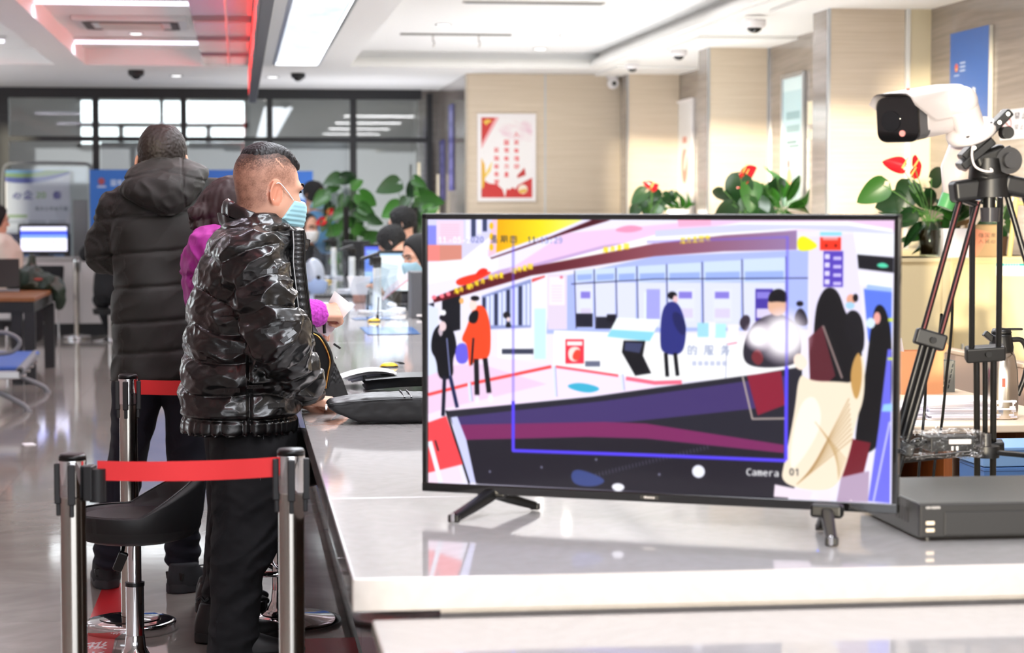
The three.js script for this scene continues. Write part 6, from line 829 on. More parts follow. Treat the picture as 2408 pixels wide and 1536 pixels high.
// ---------------------------------------------------------------- tripod with the white camera
{
  const TD = 5.4, q = (px, py, d = TD) => D(px, py, d), ap = q(2330, 450), tp = thing('tripod', 'black video tripod with red striped double legs standing behind the television', 'tripod', [ap.x, 0, ap.z]), T = g => g.translate(-ap.x, 0, -ap.z);
  const tubeMat = mat(0x121214, .32), redStripe = mat(0x5e131a, .4), cast = mat(0x161618, .4), lightCast = mat(0x303033, .4);
  const floorPt = (px, d) => { const p = D(px, 485 + 7450 / d, d); p.y = .02; return p; };
  const legDefs = [{ a: [2258, 470], b: [2166, 795], a2: [2300, 474], b2: [2208, 803], da: 5.4, db: 5.39, foot: floorPt(1885, 5.36), redOn: true }, { a: [2287, 462], b: [2285, 832], a2: [2352, 462], b2: [2348, 832], da: 5.46, db: 5.66, foot: floorPt(2316, 6.0) }, { a: [2366, 452], b: [2464, 790], a2: [2404, 446], b2: [2506, 782], da: 5.4, db: 5.39, foot: floorPt(2760, 5.36) }];
  legDefs.forEach(L => {
    const a = q(...L.a, L.da), b = q(...L.b, L.db), a2 = q(...L.a2, L.da), b2 = q(...L.b2, L.db), leg = part('leg', [T(rod(a, b, .0078)), T(rod(a2, b2, .0078)), T(bar(a.clone().lerp(a2, .5), a.clone().lerp(b, .03).lerp(a2.clone().lerp(b2, .03), .5), .05, .03))], tubeMat, tp);
    if (L.redOn) for (const [p, r] of [[a, b], [a2, b2]]) part('red_stripe', T(rod(p.clone().add(V(-.001, 0, .0052)), r.clone().add(V(-.001, 0, .0056)), .003)), redStripe, leg);
    const mid = b.clone().lerp(b2, .5), side = b2.clone().sub(b), dir = L.foot.clone().sub(mid).normalize(), low = mid.clone().lerp(L.foot, .97);
    part('clamp', [T(bar(mid.clone().addScaledVector(dir, -.022), mid.clone().addScaledVector(dir, .02), side.length() + .034, .036, side)), T(rod(mid.clone().add(V(0, 0, .016)), mid.clone().add(V(0, 0, .03)), .008))], cast, leg);
    const o = side.clone().multiplyScalar(.32); for (const k of [-1, 1]) part('lower_tube', T(rod(mid.clone().addScaledVector(o, k), low.clone().addScaledVector(o, k * .8), .0085)), tubeMat, leg); part('lower_tube', T(rod(mid.clone(), mid.clone().lerp(L.foot, .22), .007)), tubeMat, leg);
    const m2 = mid.clone().lerp(L.foot, .24), d2 = .018; part('clamp', T(bar(m2.clone().addScaledVector(dir, -d2), m2.clone().addScaledVector(dir, d2), side.length() + .028, .034, side)), cast, leg); part('rubber_foot', T(rod(L.foot.clone().lerp(mid, .03), L.foot.clone().add(V(0, -.02, 0)), .022, .026)), M.blackPlastic, leg);
    L.low = m2.clone().lerp(L.foot, .12);
  });
  // spreader
  const hub = q(2318, 1062, 5.52); part('spreader_hub', T(cyl(.035, .035, .03, hub.x, hub.y, hub.z)), cast, tp); legDefs.forEach(L => { const e = L.low.clone(); e.y = hub.y - .01; part('spreader_arm', T(bar(hub, e, .012, .022)), tubeMat, tp); });
  part('spreader_post', T(rod(hub, q(2318, 1020, 5.52), .014)), lightCast, tp);
  // crown, centre column, bowl and head
  const lc = q(2275, 447), rc = q(2384, 438); part('crown', [T(rbox(.085, .055, .06, .012, lc.x, lc.y, lc.z, 0, 0, .12)), T(rbox(.07, .05, .06, .012, rc.x, rc.y, rc.z, 0, 0, -.2)), T(cyl(.045, .05, .05, ap.x, ap.y + .01, ap.z)), T(rod(lc, rc, .018))], cast, tp);
  const cc = q(2326, 480), cb = q(2328, 505); part('centre_column', T(cyl(.016, .016, .07, cc.x, cc.y, cc.z)), M.blackPlastic, tp); part('bowl_clamp', T(cyl(.025, .023, .036, cb.x, cb.y, cb.z)), mat(0x3a393d, .2), tp);
  const hb = q(2328, 420), hc = q(2322, 385), hd = q(2362, 378); part('head_base', T(cyl(.05, .045, .022, hb.x, hb.y, hb.z)), M.blackPlastic, tp); part('pan_head', [T(cyl(.043, .048, .05, hc.x, hc.y - .012, hc.z)), T(rbox(.09, .05, .07, .016, hc.x, hc.y + .015, hc.z, 0, 0, .35))], M.blackPlastic, tp); part('tilt_knob', [T(cyl(.034, .034, .03, hd.x, hd.y, hd.z + .02, 36, PI / 2)), T(cyl(.02, .02, .05, hd.x, hd.y, hd.z + .03, 28, PI / 2))], lightCast, tp);
  const p0 = q(2262, 372, 5.36), p1 = q(2372, 262, 5.36); part('tilt_plate', [T(bar(p0, p1, .05, .022, V(0, 0, 1))), T(bar(p0.clone().add(V(-.005, -.022, .0)), q(2330, 330, 5.36), .06, .02, V(0, 0, 1)))], M.blackPlastic, tp); for (const t of [.18, .36, .72, .9]) { const c = p0.clone().lerp(p1, t); part('screw', T(cyl(.005, .005, .006, c.x, c.y + .004, c.z + .026, 14, PI / 2)), M.chrome, tp); }
  const kn = q(2366, 312, 5.34); part('side_knob', T(cyl(.016, .016, .03, kn.x, kn.y, kn.z, 24, PI / 2)), M.blackPlastic, tp); part('lever', T(rod(q(2345, 408), q(2388, 398), .006, .004)), M.blackPlastic, tp); part('lever', T(rod(q(2362, 352), q(2376, 346), .006, .005)), M.blackPlastic, tp);

  // camera
  const cam = q(2166, 268, 5.33), cc2 = thing('surveillance_camera', 'white bullet surveillance camera with black front glass mounted on the tripod', 'camera', cam), inv = camera.matrixWorld.clone();
  const cd = (x, y, z) => V(x, y, z).transformDirection(camera.matrixWorld); const fwd = cd(-.60, -.165, .78), right = V().crossVectors(V(0, 1, 0), fwd).normalize(), up = V().crossVectors(fwd, right); const bas = new THREE.Matrix4().makeBasis(right, up, fwd.clone());
  const B = g => g.scale(1.08, 1.08, 1.08).applyMatrix4(bas); // local: x right of camera view, y up, z forward
  const rr4 = (w, h, r, cut = 0) => { const s = new THREE.Shape(); s.moveTo(-w / 2 + r, -h / 2); s.lineTo(w / 2 - r, -h / 2); s.quadraticCurveTo(w / 2, -h / 2, w / 2, -h / 2 + r); s.lineTo(w / 2, h / 2 - r); s.quadraticCurveTo(w / 2, h / 2, w / 2 - r, h / 2); s.lineTo(-w / 2 + r, h / 2); s.quadraticCurveTo(-w / 2, h / 2, -w / 2, h / 2 - r); s.lineTo(-w / 2, -h / 2 + r); s.quadraticCurveTo(-w / 2, -h / 2, -w / 2 + r, -h / 2); return s; };
  const ex = (s, d, b = .004) => new THREE.ExtrudeGeometry(s, { depth: d, bevelEnabled: true, bevelSize: b, bevelThickness: b, bevelSegments: 3, curveSegments: 10 });
  const wm = mat(0xd6cfd0, .3); part('body', B(ex(rr4(.098, .096, .03), .2).translate(0, -.002, -.13)), wm, cc2); part('side_cover', B(ex(rr4(.1, .098, .026), .05, .002).translate(0, -.003, .06)), mat(0x55565a, .5), cc2); part('front_glass', B(ex(rr4(.1, .098, .024), .004, .003).translate(0, -.003, .114)), M.blackGloss, cc2);
  const sh = new THREE.Shape(), o = [[-.06, -.012], [-.06, .035], [-.045, .056], [0, .06], [.045, .056], [.06, .035], [.06, -.012], [.056, -.012], [.056, .033], [.042, .052], [0, .056], [-.042, .052], [-.056, .033], [-.056, -.012]]; 
  { const g = new THREE.BufferGeometry(), top = []; for (let i = 0; i <= 20; i++) { const z = lerp(.142, -.135, i / 20), low = z > .04 ? lerp(.034, -.012, clamp((.142 - z) / .1, 0, 1)) : -.012, row = []; for (let k = 0; k <= 24; k++) { const t = k / 24 * 2 - 1, a = t * 1.55, x = .0585 * Math.sign(Math.sin(a)) * Math.pow(Math.abs(Math.sin(a)), .62), y = Math.abs(t) > .72 ? lerp(.04, low, (Math.abs(t) - .72) / .28) : .059 - .019 * Math.pow(Math.abs(t) / .72, 3); row.push(V(x, y, z)); } top.push(row); } part('sunshield', [B(skin(top)), B(skin(top.map(r => r.map(p => V(p.x * .96, p.y - .0025, p.z)).reverse())))], wm, cc2); }
  part('lens', B(cyl(.024, .024, .004, -.016, -.006, .1215, 32, PI / 2)), mat(0x141518, .1), cc2); part('infrared_window', B(cyl(.007, .007, .004, .012, -.034, .1215, 20, PI / 2)), mat(0xd98a86, .3), cc2); part('screw', B(cyl(.004, .004, .006, -.0, .062, .06, 14)), mat(0xb06a60, .4), cc2);
  // rear elbow, arm and flange
  const nrm = cd(-.36, .83, .42), fl = q(2284, 309, 5.37).sub(cam), el = fl.clone().addScaledVector(nrm, .085), back = V(0, 0, -.12).applyMatrix4(bas); const Qn = new THREE.Quaternion().setFromUnitVectors(V(0, 1, 0), nrm), disc = g => g.applyQuaternion(Qn).translate(fl.x, fl.y, fl.z);
  part('elbow', [ball(.044, back.x, back.y, back.z), ball(.04, el.x, el.y, el.z), rod(back, el, .044, .04, 28)], wm, cc2); part('arm', [rod(fl, el, .038, .037, 32)], wm, cc2); part('flange', disc(lathe([[0, -.012], [.06, -.012], [.065, -.006], [.065, .004], [.06, .01], [.045, .016], [.04, .014], [0, .014]], 48)), wm, cc2); for (let k = 0; k < 4; k++) part('flange_screw', disc(cyl(.005, .005, .004, .053 * Math.cos(k * 1.57 + .5), .0115, .053 * Math.sin(k * 1.57 + .5), 12)), M.darkGrey, cc2);
  part('cable', tube([q(2287, 342, 5.33), q(2286, 370, 5.32), q(2294, 392, 5.31), q(2318, 403, 5.31), q(2334, 402, 5.31), q(2328, 396, 5.31)].map(p => p.sub(cam)), .0028, 60, 8), mat(0xe8e0e0, .5), cc2);
  const txt = canvas(256, 40, (g, w, h) => { g.fillStyle = '#d6cfd0'; g.fillRect(0, 0, w, h); g.fillStyle = '#7e7777'; g.font = 'bold 34px sans-serif'; g.textAlign = 'center'; g.fillText('HIKVISION', w / 2, 32); }); part('lettering', B(new THREE.PlaneGeometry(.04, .006).rotateY(PI / 2).translate(.0592, .004, -.09)), mat(0xffffff, .4, { map: txt }), cc2, true);
  // bagged power unit resting on the spreader arm
  const bp = q(2206, 1072, 5.43), pu = thing('power_unit', 'black power unit in crinkled clear plastic resting on the tripod spreader', 'power supply', [bp.x, hub.y + .001, bp.z]), pu0 = .012; part('box', rbox(.12, .038, .07, .004, .028, pu0 + .02, 0), M.blackPlastic, pu); part('label', rbox(.058, .012, .001, .0004, .045, pu0 + .026, .036), M.white, pu); for (const x of [.005, .018]) part('label', rbox(.006, .011, .001, .0004, .02 + x, pu0 + .009, .036), M.white, pu); part('cable_coil', tube([[-.04, pu0 + .02, .01], [-.06, pu0 + .03, .02], [-.075, pu0 + .015, .0], [-.05, pu0 + .01, -.02], [-.04, pu0 + .025, .02], [-.07, pu0 + .02, .02]], .006, 60, 8), M.blackPlastic, pu);
  const bagf = (x, y, z) => { const d = Math.hypot(Math.max(Math.abs(x + .005) - .1, 0), Math.max(Math.abs(y - .03) - .022, 0), Math.max(Math.abs(z) - .042, 0)) - .008; return d - .008 * Math.abs(noise3(x * 45, y * 60, z * 45)) - .006 * noise3(x * 18 + 5, y * 18, z * 18); }; part('plastic_bag', nets(bagf, V(-.14, -.01, -.08), V(.13, .09, .08), .005), mat(0xf6f6f6, .06, { transmission: 1, thickness: 0 }), pu);
  const cord = (pts, label) => { const w = pts.map(([x, y, d]) => D(x, y, d)); single('hanging_cable', label, 'cable', tube(w, .0042, 80, 8), M.blackPlastic, 'cords behind the tripod'); };
  cord([[2214, 740, 5.6], [2206, 800, 5.7], [2180, 870, 5.8], [2175, 950, 5.9], [2168, 1030, 5.9], [2160, 1120, 5.9], [2152, 1500, 5.9]], 'thin dark cord hanging left of the taller cord, by the red striped legs'); cord([[2240, 690, 5.6], [2237, 780, 5.7], [2226, 880, 5.8], [2214, 1000, 5.9], [2196, 1110, 5.9], [2190, 1500, 5.9]], 'longer dark cord hanging from the tripod in front of the paper stack');
}
// ---------------------------------------------------------------- right side: desk, cabinets, plants, posters
const leafMat = [0x234a1d, 0x183a1b, 0x2f6320, 0x44842f].map(c => mat(c, .38, { side: THREE.DoubleSide, transmission: .22, thickness: 0 })), stemMat = mat(0x4d7a36, .6), spatheMat = mat(0xc21a26, .22, { side: THREE.DoubleSide }), spadix = mat(0xe8c86a, .6), soil = mat(0x2c2119, .95);
function leafGeo(L, W, { heart = 1, droop = .25, cup = .12, fold = .0 } = {}) {    // base at the origin, tip along +x, upper face +z
  const gs = []; for (const s of [1, -1]) { const rows = []; for (let i = 0; i <= 12; i++) { const t = lerp(heart ? -.22 : 0, 1, i / 12), tt = (t + (heart ? .22 : 0)) / (heart ? 1.22 : 1), w = W * .5 * Math.pow(Math.sin(PI * Math.pow(tt, .62) * .999 + .0005), .72), n = t < 0 ? W * .2 * -t / .22 : 0, r = []; for (let k = 0; k <= 5; k++) { const u = k / 5, y = lerp(Math.min(n, w), w, u); r.push(V(t * L, s * y, -droop * L * t * Math.abs(t) + cup * L * Math.pow(y / W * 2, 2) - fold * y)); } rows.push(s > 0 ? r : r.reverse()); } gs.push(skin(rows)); }
  return mergeGeometries(gs.map(bare));
}
const leafKinds = { heart: leafGeo(1, .82), round: leafGeo(1, .8, { heart: 1, droop: .15 }), long: leafGeo(1, .26, { heart: 0, droop: .5, cup: .3 }), spathe: leafGeo(1, .85, { droop: -.1, cup: .25 }) };
// a leaf whose base is at a pixel, pointing at an angle in the picture, tipped towards or away from the viewer
function leafOn(root, kind, p, size, ang, tip, roll, material, name = 'leaf', from) {
  const m = new THREE.Mesh(leafKinds[kind], material), same = root.children.filter(c => c.name.replace(/_\d{3}$/, '') === name).length; m.name = same ? name + '_' + String(same).padStart(3, '0') : name;
  m.scale.setScalar(size); m.rotation.set(roll, tip, ang * PI / 180, 'ZYX'); m.position.copy(p).sub(root.position); root.add(m);
  if (from) part('stem', tube([from.clone().sub(root.position), from.clone().lerp(p, .5).add(V(0, .03, .01)).sub(root.position), p.clone().sub(root.position)], .0028, 14, 6), stemMat, root); return m;
}
function potted(label, depth, base, potMaker, leaves, flowers = [], o = {}) {
  const c = D(base[0], base[1], depth), t = thing('potted_plant', label, 'plant', [c.x, o.y ?? c.y, c.z]); potMaker(t); const soilP = V(c.x, (o.y ?? c.y) + (o.rim ?? .18), c.z), s = depth / FOCAL;
  leaves.forEach(([kind, x, y, len, ang, tip, tone, roll], i) => leafOn(t, kind, D(x, y, depth + rr(-.06, .06)), len * s, ang, tip ?? rr(-.5, .5), roll ?? rr(-.5, .5), leafMat[tone ?? i % 4], 'leaf', soilP));
  flowers.forEach(([x, y, len, ang, tip]) => { const p = D(x, y, depth - .03); leafOn(t, 'spathe', p, len * s, ang, tip, .3, spatheMat, 'flower', soilP); part('spadix', rod(p.clone().sub(t.position), p.clone().sub(t.position).add(V(.2 * len * s, .5 * len * s, .03)), .006, .003), spadix, t); });
  part('soil', cyl(o.sr ?? .07, o.sr ?? .07, .01, 0, (o.rim ?? .18) - .012, 0), soil, t); return t;
}
{
  const HCAB = 1.207, roundPot = (r, h, m) => t => part('pot', lathe([[0, 0], [r * .72, 0], [r * .8, .006], [r, h], [r * 1.04, h], [r * 1.04, h + .012], [r * .9, h + .012], [r * .88, h - .03], [0, h - .03]], 36), m, t);
  structure('ledge_right', [span(3.72, WR - .05, 0, 1.2, -21.4, -13.4)], M.cabinet);
  // filing cabinets near the tripod
  const cab = (pxl, pxr, d, label, m, tag) => { const a = D(pxl, 700, d), b = D(pxr, 700, d), w = b.x - a.x, t = thing('filing_cabinet', label, 'cabinet', [(a.x + b.x) / 2, 0, a.z - .22], 0); part('body', rbox(w, HCAB - .04, .42, .004, 0, HCAB / 2 + .02, 0), m, t); part('plinth', box(w - .02, .05, .38, 0, .025, 0), M.darkGrey, t); part('top', rbox(w + .01, .022, .45, .003, 0, HCAB - .011, .005), m, t); const dw = w - .03; part('door', rbox(dw, HCAB - .1, .018, .003, 0, HCAB / 2 + .01, .218), m, t); part('handle', rbox(.012, .1, .02, .003, -dw / 2 + .05, HCAB * .55, .236), M.aluminium, t); if (tag) { const tm = canvas(256, 160, (g, W, H) => { g.fillStyle = '#fdfdfb'; g.fillRect(0, 0, W, H); g.fillStyle = '#1fb5b4'; g.fillRect(0, 0, W, 34); g.fillStyle = '#d5f3f2'; for (let i = 0; i < 6; i++) g.fillRect(70 + i * 24, 10, 15, 14); }); part('notice', new THREE.PlaneGeometry(.17, .07).translate(w / 2 - .155, HCAB - .075, .2285), mat(0xffffff, .5, { map: tm }), t, true); } return t; };
  cab(2030, 2226, 11.6, 'beige filing cabinet behind the television edge, under the anthurium', M.cabinetDark); cab(2236, 2446, 12.0, 'pale yellow filing cabinet with a small turquoise edged notice on its door', M.cabinet, true);

  // anthurium by the tripod in a dark glass vase
  potted('red anthurium with heart shaped leaves in a glass vase, nearest the tripod', 11.8, [2186, 594], t => { part('vase', lathe([[0, .004], [.055, .004], [.066, .17], [.072, .2], [.069, .2], [.062, .17], [.05, .014], [0, .014]], 36), mat(0xdfe6e2, .03, { transmission: 1, thickness: 0 }), t); part('water', lathe([[0, .015], [.049, .015], [.06, .15], [0, .15]], 32), mat(0x2b1d12, .15), t); part('roots', [ball(.02, .005, .06, .02, 1, 2, 1), ball(.018, .015, .09, .01, 1, 2, 1)], mat(0xb98a3a, .7), t); },
    [['heart', 2078, 436, 74, 215, .2, 2, .1], ['heart', 2138, 436, 76, 250, -.25, 1, .2], ['heart', 2120, 470, 70, 200, .5, 1], ['heart', 2172, 452, 64, 300, .5, 1], ['heart', 2190, 420, 62, 15, .5, 1, .2], ['long', 2160, 500, 90, 190, .2, 0], ['long', 2180, 500, 95, 160, .3, 2], ['long', 2185, 520, 100, 225, .2, 0], ['long', 2190, 520, 95, 260, .2, 1], ['long', 2200, 515, 90, 300, .1, 0], ['long', 2215, 500, 80, 340, .2, 2], ['long', 2176, 490, 90, 120, .3, 0], ['long', 2206, 480, 90, 60, .2, 0], ['long', 2225, 480, 75, 30, .1, 1], ['heart', 2215, 520, 52, 290, .4, 0], ['heart', 2200, 540, 48, 250, .3, 1], ['long', 2168, 520, 90, 240, .4, 1], ['heart', 2145, 500, 56, 230, .4, 1], ['long', 2230, 510, 70, 310, .2, 0]],
    [[2122, 395, 50, 165, .2], [2144, 410, 34, 40, .3], [2150, 392, 34, 75, .6]], { y: HCAB, rim: .16, sr: .05 });
  potted('leafy green plant in a square white pot beside the glass vase', 11.8, [2240, 594], t => part('pot', [0, 1, 2, 3].map(k => { const g = bar([0, 0, .06], [0, .16, .075], .15, .008, V(1, 0, 0)); return g.rotateY(k * PI / 2); }).concat([box(.12, .01, .12, 0, .006, 0)]), M.white, t), [['long', 2240, 520, 80, 120, .2, 0], ['long', 2245, 515, 80, 60, .2, 1], ['long', 2235, 510, 70, 150, .2, 0], ['long', 2250, 510, 80, 85, .2, 1], ['long', 2240, 500, 75, 100, .2, 0], ['heart', 2262, 500, 40, 20, .3, 1], ['long', 2255, 520, 70, 30, .2, 0]], [], { y: HCAB, rim: .14, sr: .06 });
  { const bx = D(2310, 592, 11.9), b = thing('printed_carton', 'orange and brown printed carton on the cabinet behind the tripod legs', 'box', [bx.x, HCAB, bx.z], -.25); const tm = canvas(256, 256, (g, w, h) => { g.fillStyle = '#b08f62'; g.fillRect(0, 0, w, h); g.fillStyle = '#e0906a'; g.beginPath(); g.moveTo(20, 256); g.lineTo(50, 20); g.lineTo(190, 60); g.lineTo(80, 256); g.fill(); g.strokeStyle = '#6b4a2e'; write(g, '信国家', 90, 60, 40, 44, false, .1); write(g, '人民心', 90, 110, 40, 44, false, .1); }); part('carton', rbox(.2, .18, .12, .003, 0, .09, 0), mat(0x9c7f55, .7), b); part('print', new THREE.PlaneGeometry(.19, .17).translate(0, .09, .0605), mat(0xffffff, .6, { map: tm }), b, true); part('flap', bar([-.1, .18, .06], [-.13, .2, .1], .12, .003, V(1, 0, 0)), mat(0x9c7f55, .7), b); }
  { const p = D(2378, 596, 11.9), t = thing('bamboo_frame', 'yellow bamboo easel frame on the cabinet at the right edge', 'frame', [p.x, HCAB, p.z - .06]); part('upright', rod([-.0, 0, .03], [.06, .42, 0], .014), mat(0xe7cf86, .5), t); part('upright', rod([.22, 0, .03], [.16, .42, 0], .014), mat(0xe7cf86, .5), t); part('cross_bar', rod([.04, .3, .01], [.18, .3, .01], .012), mat(0xe7cf86, .5), t); }
  potted('small white flowering plant behind the tripod head', 12.05, [2345, 594], roundPot(.06, .1, mat(0x4a3426, .5)), [['heart', 2345, 500, 46, 110, .2, 0], ['heart', 2360, 505, 44, 40, .3, 1], ['heart', 2335, 520, 44, 200, .3, 1], ['heart', 2365, 530, 44, 330, .3, 0], ['heart', 2350, 540, 46, 280, .3, 1]], [[2338, 485, 22, 120, .4], [2372, 470, 24, 80, .4]], { y: HCAB, rim: .1, sr: .05 }).children.filter(c => c.name.startsWith('flower')).forEach(c => c.material = mat(0xf4f4f0, .4, { side: THREE.DoubleSide }));
  // plants by the farther pilasters
  potted('red anthurium before the middle beige pilaster', 15.6, [1752, 580], roundPot(.085, .16, M.white), [['heart', 1742, 420, 82, 262, .3, 1, .3], ['heart', 1766, 436, 64, 265, -.3, 2, .2], ['heart', 1702, 448, 56, 250, 1.0, 1, .2], ['heart', 1722, 480, 60, 230, .4, 1], ['heart', 1780, 470, 62, 300, .4, 1], ['heart', 1760, 470, 60, 280, .2, 0], ['heart', 1740, 500, 60, 240, .3, 0], ['heart', 1790, 490, 55, 330, .3, 1]], [[1746, 408, 42, 22, .4], [1752, 415, 34, 240, .3]], { y: 1.2, rim: .16 });
  potted('bright green long leaved plant right of the middle anthurium', 15.9, [1842, 580], roundPot(.085, .17, M.white), [['long', 1830, 478, 80, 130, .2, 3], ['long', 1840, 470, 90, 100, .1, 3], ['long', 1850, 475, 90, 60, .2, 2], ['long', 1858, 480, 80, 20, .2, 3], ['long', 1850, 490, 80, 0, .2, 2], ['long', 1822, 485, 80, 170, .3, 3], ['long', 1830, 492, 80, 200, .3, 2], ['heart', 1822, 452, 46, 265, .5, 1], ['heart', 1818, 430, 46, 275, .6, 1], ['heart', 1828, 425, 52, 262, .4, 1], ['long', 1845, 492, 70, 320, .2, 3], ['long', 1835, 490, 80, 115, .4, 3], ['long', 1812, 495, 60, 150, .3, 3], ['heart', 1796, 440, 50, 260, .3, 2]], [], { y: 1.2, rim: .17 });
  potted('small red anthurium before the farthest beige pilaster', 19.2, [1532, 566], roundPot(.085, .16, M.white), [['heart', 1518, 452, 46, 215, .3, 0], ['heart', 1536, 450, 46, 290, .4, 1], ['heart', 1510, 472, 42, 230, .4, 0], ['heart', 1548, 472, 44, 300, .4, 1], ['heart', 1560, 462, 36, 340, .4, 1], ['heart', 1528, 476, 44, 260, .3, 1], ['heart', 1500, 486, 38, 240, .3, 1], ['heart', 1545, 488, 40, 250, .3, 0]], [[1532, 440, 24, 150, .3], [1530, 442, 24, 20, .4]], { y: 1.2, rim: .16 });
  potted('low grassy plant in a white bowl right of the farthest anthurium', 19.4, [1598, 568], roundPot(.115, .25, M.white), [['long', 1590, 492, 46, 110, .2, 3], ['long', 1600, 492, 50, 85, .2, 2], ['long', 1608, 492, 46, 60, .2, 3], ['long', 1582, 492, 40, 140, .2, 2], ['heart', 1585, 452, 30, 260, .4, 1], ['long', 1612, 492, 36, 35, .2, 3], ['long', 1576, 492, 36, 160, .2, 3], ['long', 1596, 492, 42, 125, .3, 2]], [], { y: 1.2, rim: .24, sr: .09 });
  // two tall climbers on black poles behind the counter end
  const pole = (h) => t => { part('pot', lathe([[0, 0], [.13, 0], [.17, .28], [.18, .3], [.16, .3], [.15, .26], [0, .26]], 36), M.white, t); part('pole', cyl(.03, .03, h, 0, .28 + h / 2, 0), mat(0x15120f, .9), t); };
  const vine = (label, d, px, top, list, flowers) => potted(label, d, [px, 760], pole(1.2), list.map(([x, y, l], i) => ['round', x - l * .3 * Math.sign(x - px + .1), y - l * .1, l, x < px ? 200 + (i * 37) % 50 : 320 + (i * 41) % 60, .35 * (i % 2 ? 1 : -1), i % 4, .3]), flowers, { y: 0, rim: .27, sr: .14 });
  vine('tall leafy climber on a black pole, right of the masked man', 21.6, 815, 412, [[786, 422, 44], [816, 422, 44], [752, 462, 46], [862, 462, 56], [800, 466, 38], [822, 484, 36], [852, 502, 42], [808, 526, 38], [832, 524, 38], [822, 560, 38], [870, 564, 48], [784, 542, 40], [880, 516, 36], [770, 486, 36], [795, 500, 34], [845, 540, 40], [805, 590, 40], [840, 590, 36], [780, 440, 34], [838, 440, 34], [760, 520, 36], [775, 570, 36], [862, 488, 40], [790, 610, 34]], [[764, 519, 24, 200, .3], [770, 500, 20, 30, .3]]);
  vine('second leafy climber farther right, left of the return wall', 19.6, 975, 420, [[918, 437, 58], [966, 438, 46], [1004, 468, 62], [922, 490, 54], [974, 488, 50], [978, 526, 46], [984, 424, 34], [1010, 500, 44], [945, 470, 36], [950, 516, 40], [1006, 530, 40], [990, 450, 36], [940, 535, 36]], []);

  // desk behind the counter
  const dl = onY(2060, 1003, .75), dr = onY(2600, 1003, .75), db = onY(2275, 912, .75), desk = thing('desk', 'light wood office desk with papers, behind the television', 'desk', [dl.x, 0, dl.z]), W = dr.x - dl.x, dep = dl.z - db.z;
  part('desktop', rbox(W, .028, dep, .006, W / 2, .736, -dep / 2), mat(0xead6bd, .4), desk); part('side_panel', span(.0, .03, 0, .722, -dep + .04, -.03), mat(0xa3704a, .5, { map: woodMap }), desk); const lp = onY(2232, 1003, .75).x - dl.x; part('side_panel', span(lp, lp + .03, 0, .722, -dep + .04, -.02), mat(0xd9a877, .5, { map: woodMap }), desk); part('back_panel', span(.03, W - .05, .15, .722, -dep + .1, -dep + .12), mat(0x9a5f3a, .5, { map: woodMap }), desk); part('side_panel', span(W - .04, W - .01, 0, .722, -dep + .04, -.03), M.wood, desk);
  const HD = .75, od = (x, y) => onY(x, y, HD); 
  for (let k = 0; k < 2; k++) { const ps = od(k ? 2135 : 2282, k ? 985 : 985), n = k ? 7 : 10, label = ['thick pile of white papers on the wooden desk, right part', 'smaller slanting pile of papers at the left of the desk']; const st = thing('paper_stack', label[k], 'papers', [ps.x, HD, ps.z - .06], k ? .35 : -.08); for (let i = 0; i < n; i++) part('sheaf', rbox(k ? .24 : .3, .0065, k ? .2 : .21, .001, rr(-.006, .006) + i * (k ? .003 : 0), .0035 + i * .0068, rr(-.006, .006), 0, rr(-.05, .05)), mat([0xf4f2f6, 0xdedbe4, 0xeae6ee][i % 3], .8), st); }
  single('paper_sheet', 'single white sheet at the front edge of the wooden desk', 'paper', rbox(.2, .002, .14, .0008, od(2150, 1000).x, HD + .001, od(2150, 996).z, 0, .2), M.paper);
  { const p = od(2352, 984), t = thing('thermos_jug', 'steel vacuum jug with a black lid and handle on the desk', 'jug', [p.x, HD, p.z]); part('body', lathe([[0, 0], [.058, 0], [.061, .004], [.061, .11], [.058, .17], [.05, .215], [.042, .236], [0, .236]], 44), mat(0xd8cdc2, .18, { metalness: 1 }), t); part('neck', lathe([[.042, .234], [.043, .25], [.036, .285], [.034, .3], [0, .3]], 40), M.blackPlastic, t); part('lid', [lathe([[0, .318], [.03, .314], [.036, .3], [.03, .296], [0, .296]], 36), rbox(.06, .008, .02, .003, .045, .312, 0)], M.blackPlastic, t); part('spout', bar([-.03, .275, 0], [-.062, .3, 0], .022, .022, V(0, 0, 1)), M.blackPlastic, t); part('handle', tube([[.036, .275, 0], [.075, .272, 0], [.095, .23, 0], [.088, .15, 0], [.062, .08, 0]], .0095, 40, 10), M.blackPlastic, t); part('sticker', rbox(.012, .03, .002, .0005, -.012, .13, .061), mat(0xc05a4a, .5), t); }
  { const p = od(2156, 925), t = thing('cardboard_box', 'open orange cardboard box with black handwriting on the desk', 'box', [p.x, HD, p.z], .15), c = mat(0xe2a071, .7), tm = canvas(256, 256, (g, w, h) => { g.fillStyle = '#e2a071'; g.fillRect(0, 0, w, h); g.strokeStyle = '#5d3a22'; write(g, '家有', 100, 150, 42, 60); g.fillStyle = '#c9855a'; g.fillRect(0, 92, w, 3); }); part('side', [span(-.09, .09, 0, .17, .045, .048)], mat(0xffffff, .7, { map: tm }), t, false); part('side', span(-.09, .09, 0, .17, -.048, -.045), c, t); part('side', span(-.09, -.087, 0, .17, -.045, .045), c, t); part('side', span(.087, .09, 0, .17, -.045, .045), c, t); part('base', span(-.087, .087, 0, .003, -.045, .045), c, t); part('flap', bar([.09, .17, 0], [.11, .15, 0], .09, .003, V(0, 0, 1).cross(V(1, -1, 0))), c, t); part('flap', bar([-.09, .17, 0], [-.06, .178, 0], .09, .003, V(0, 1, .1)), M.white, t); }
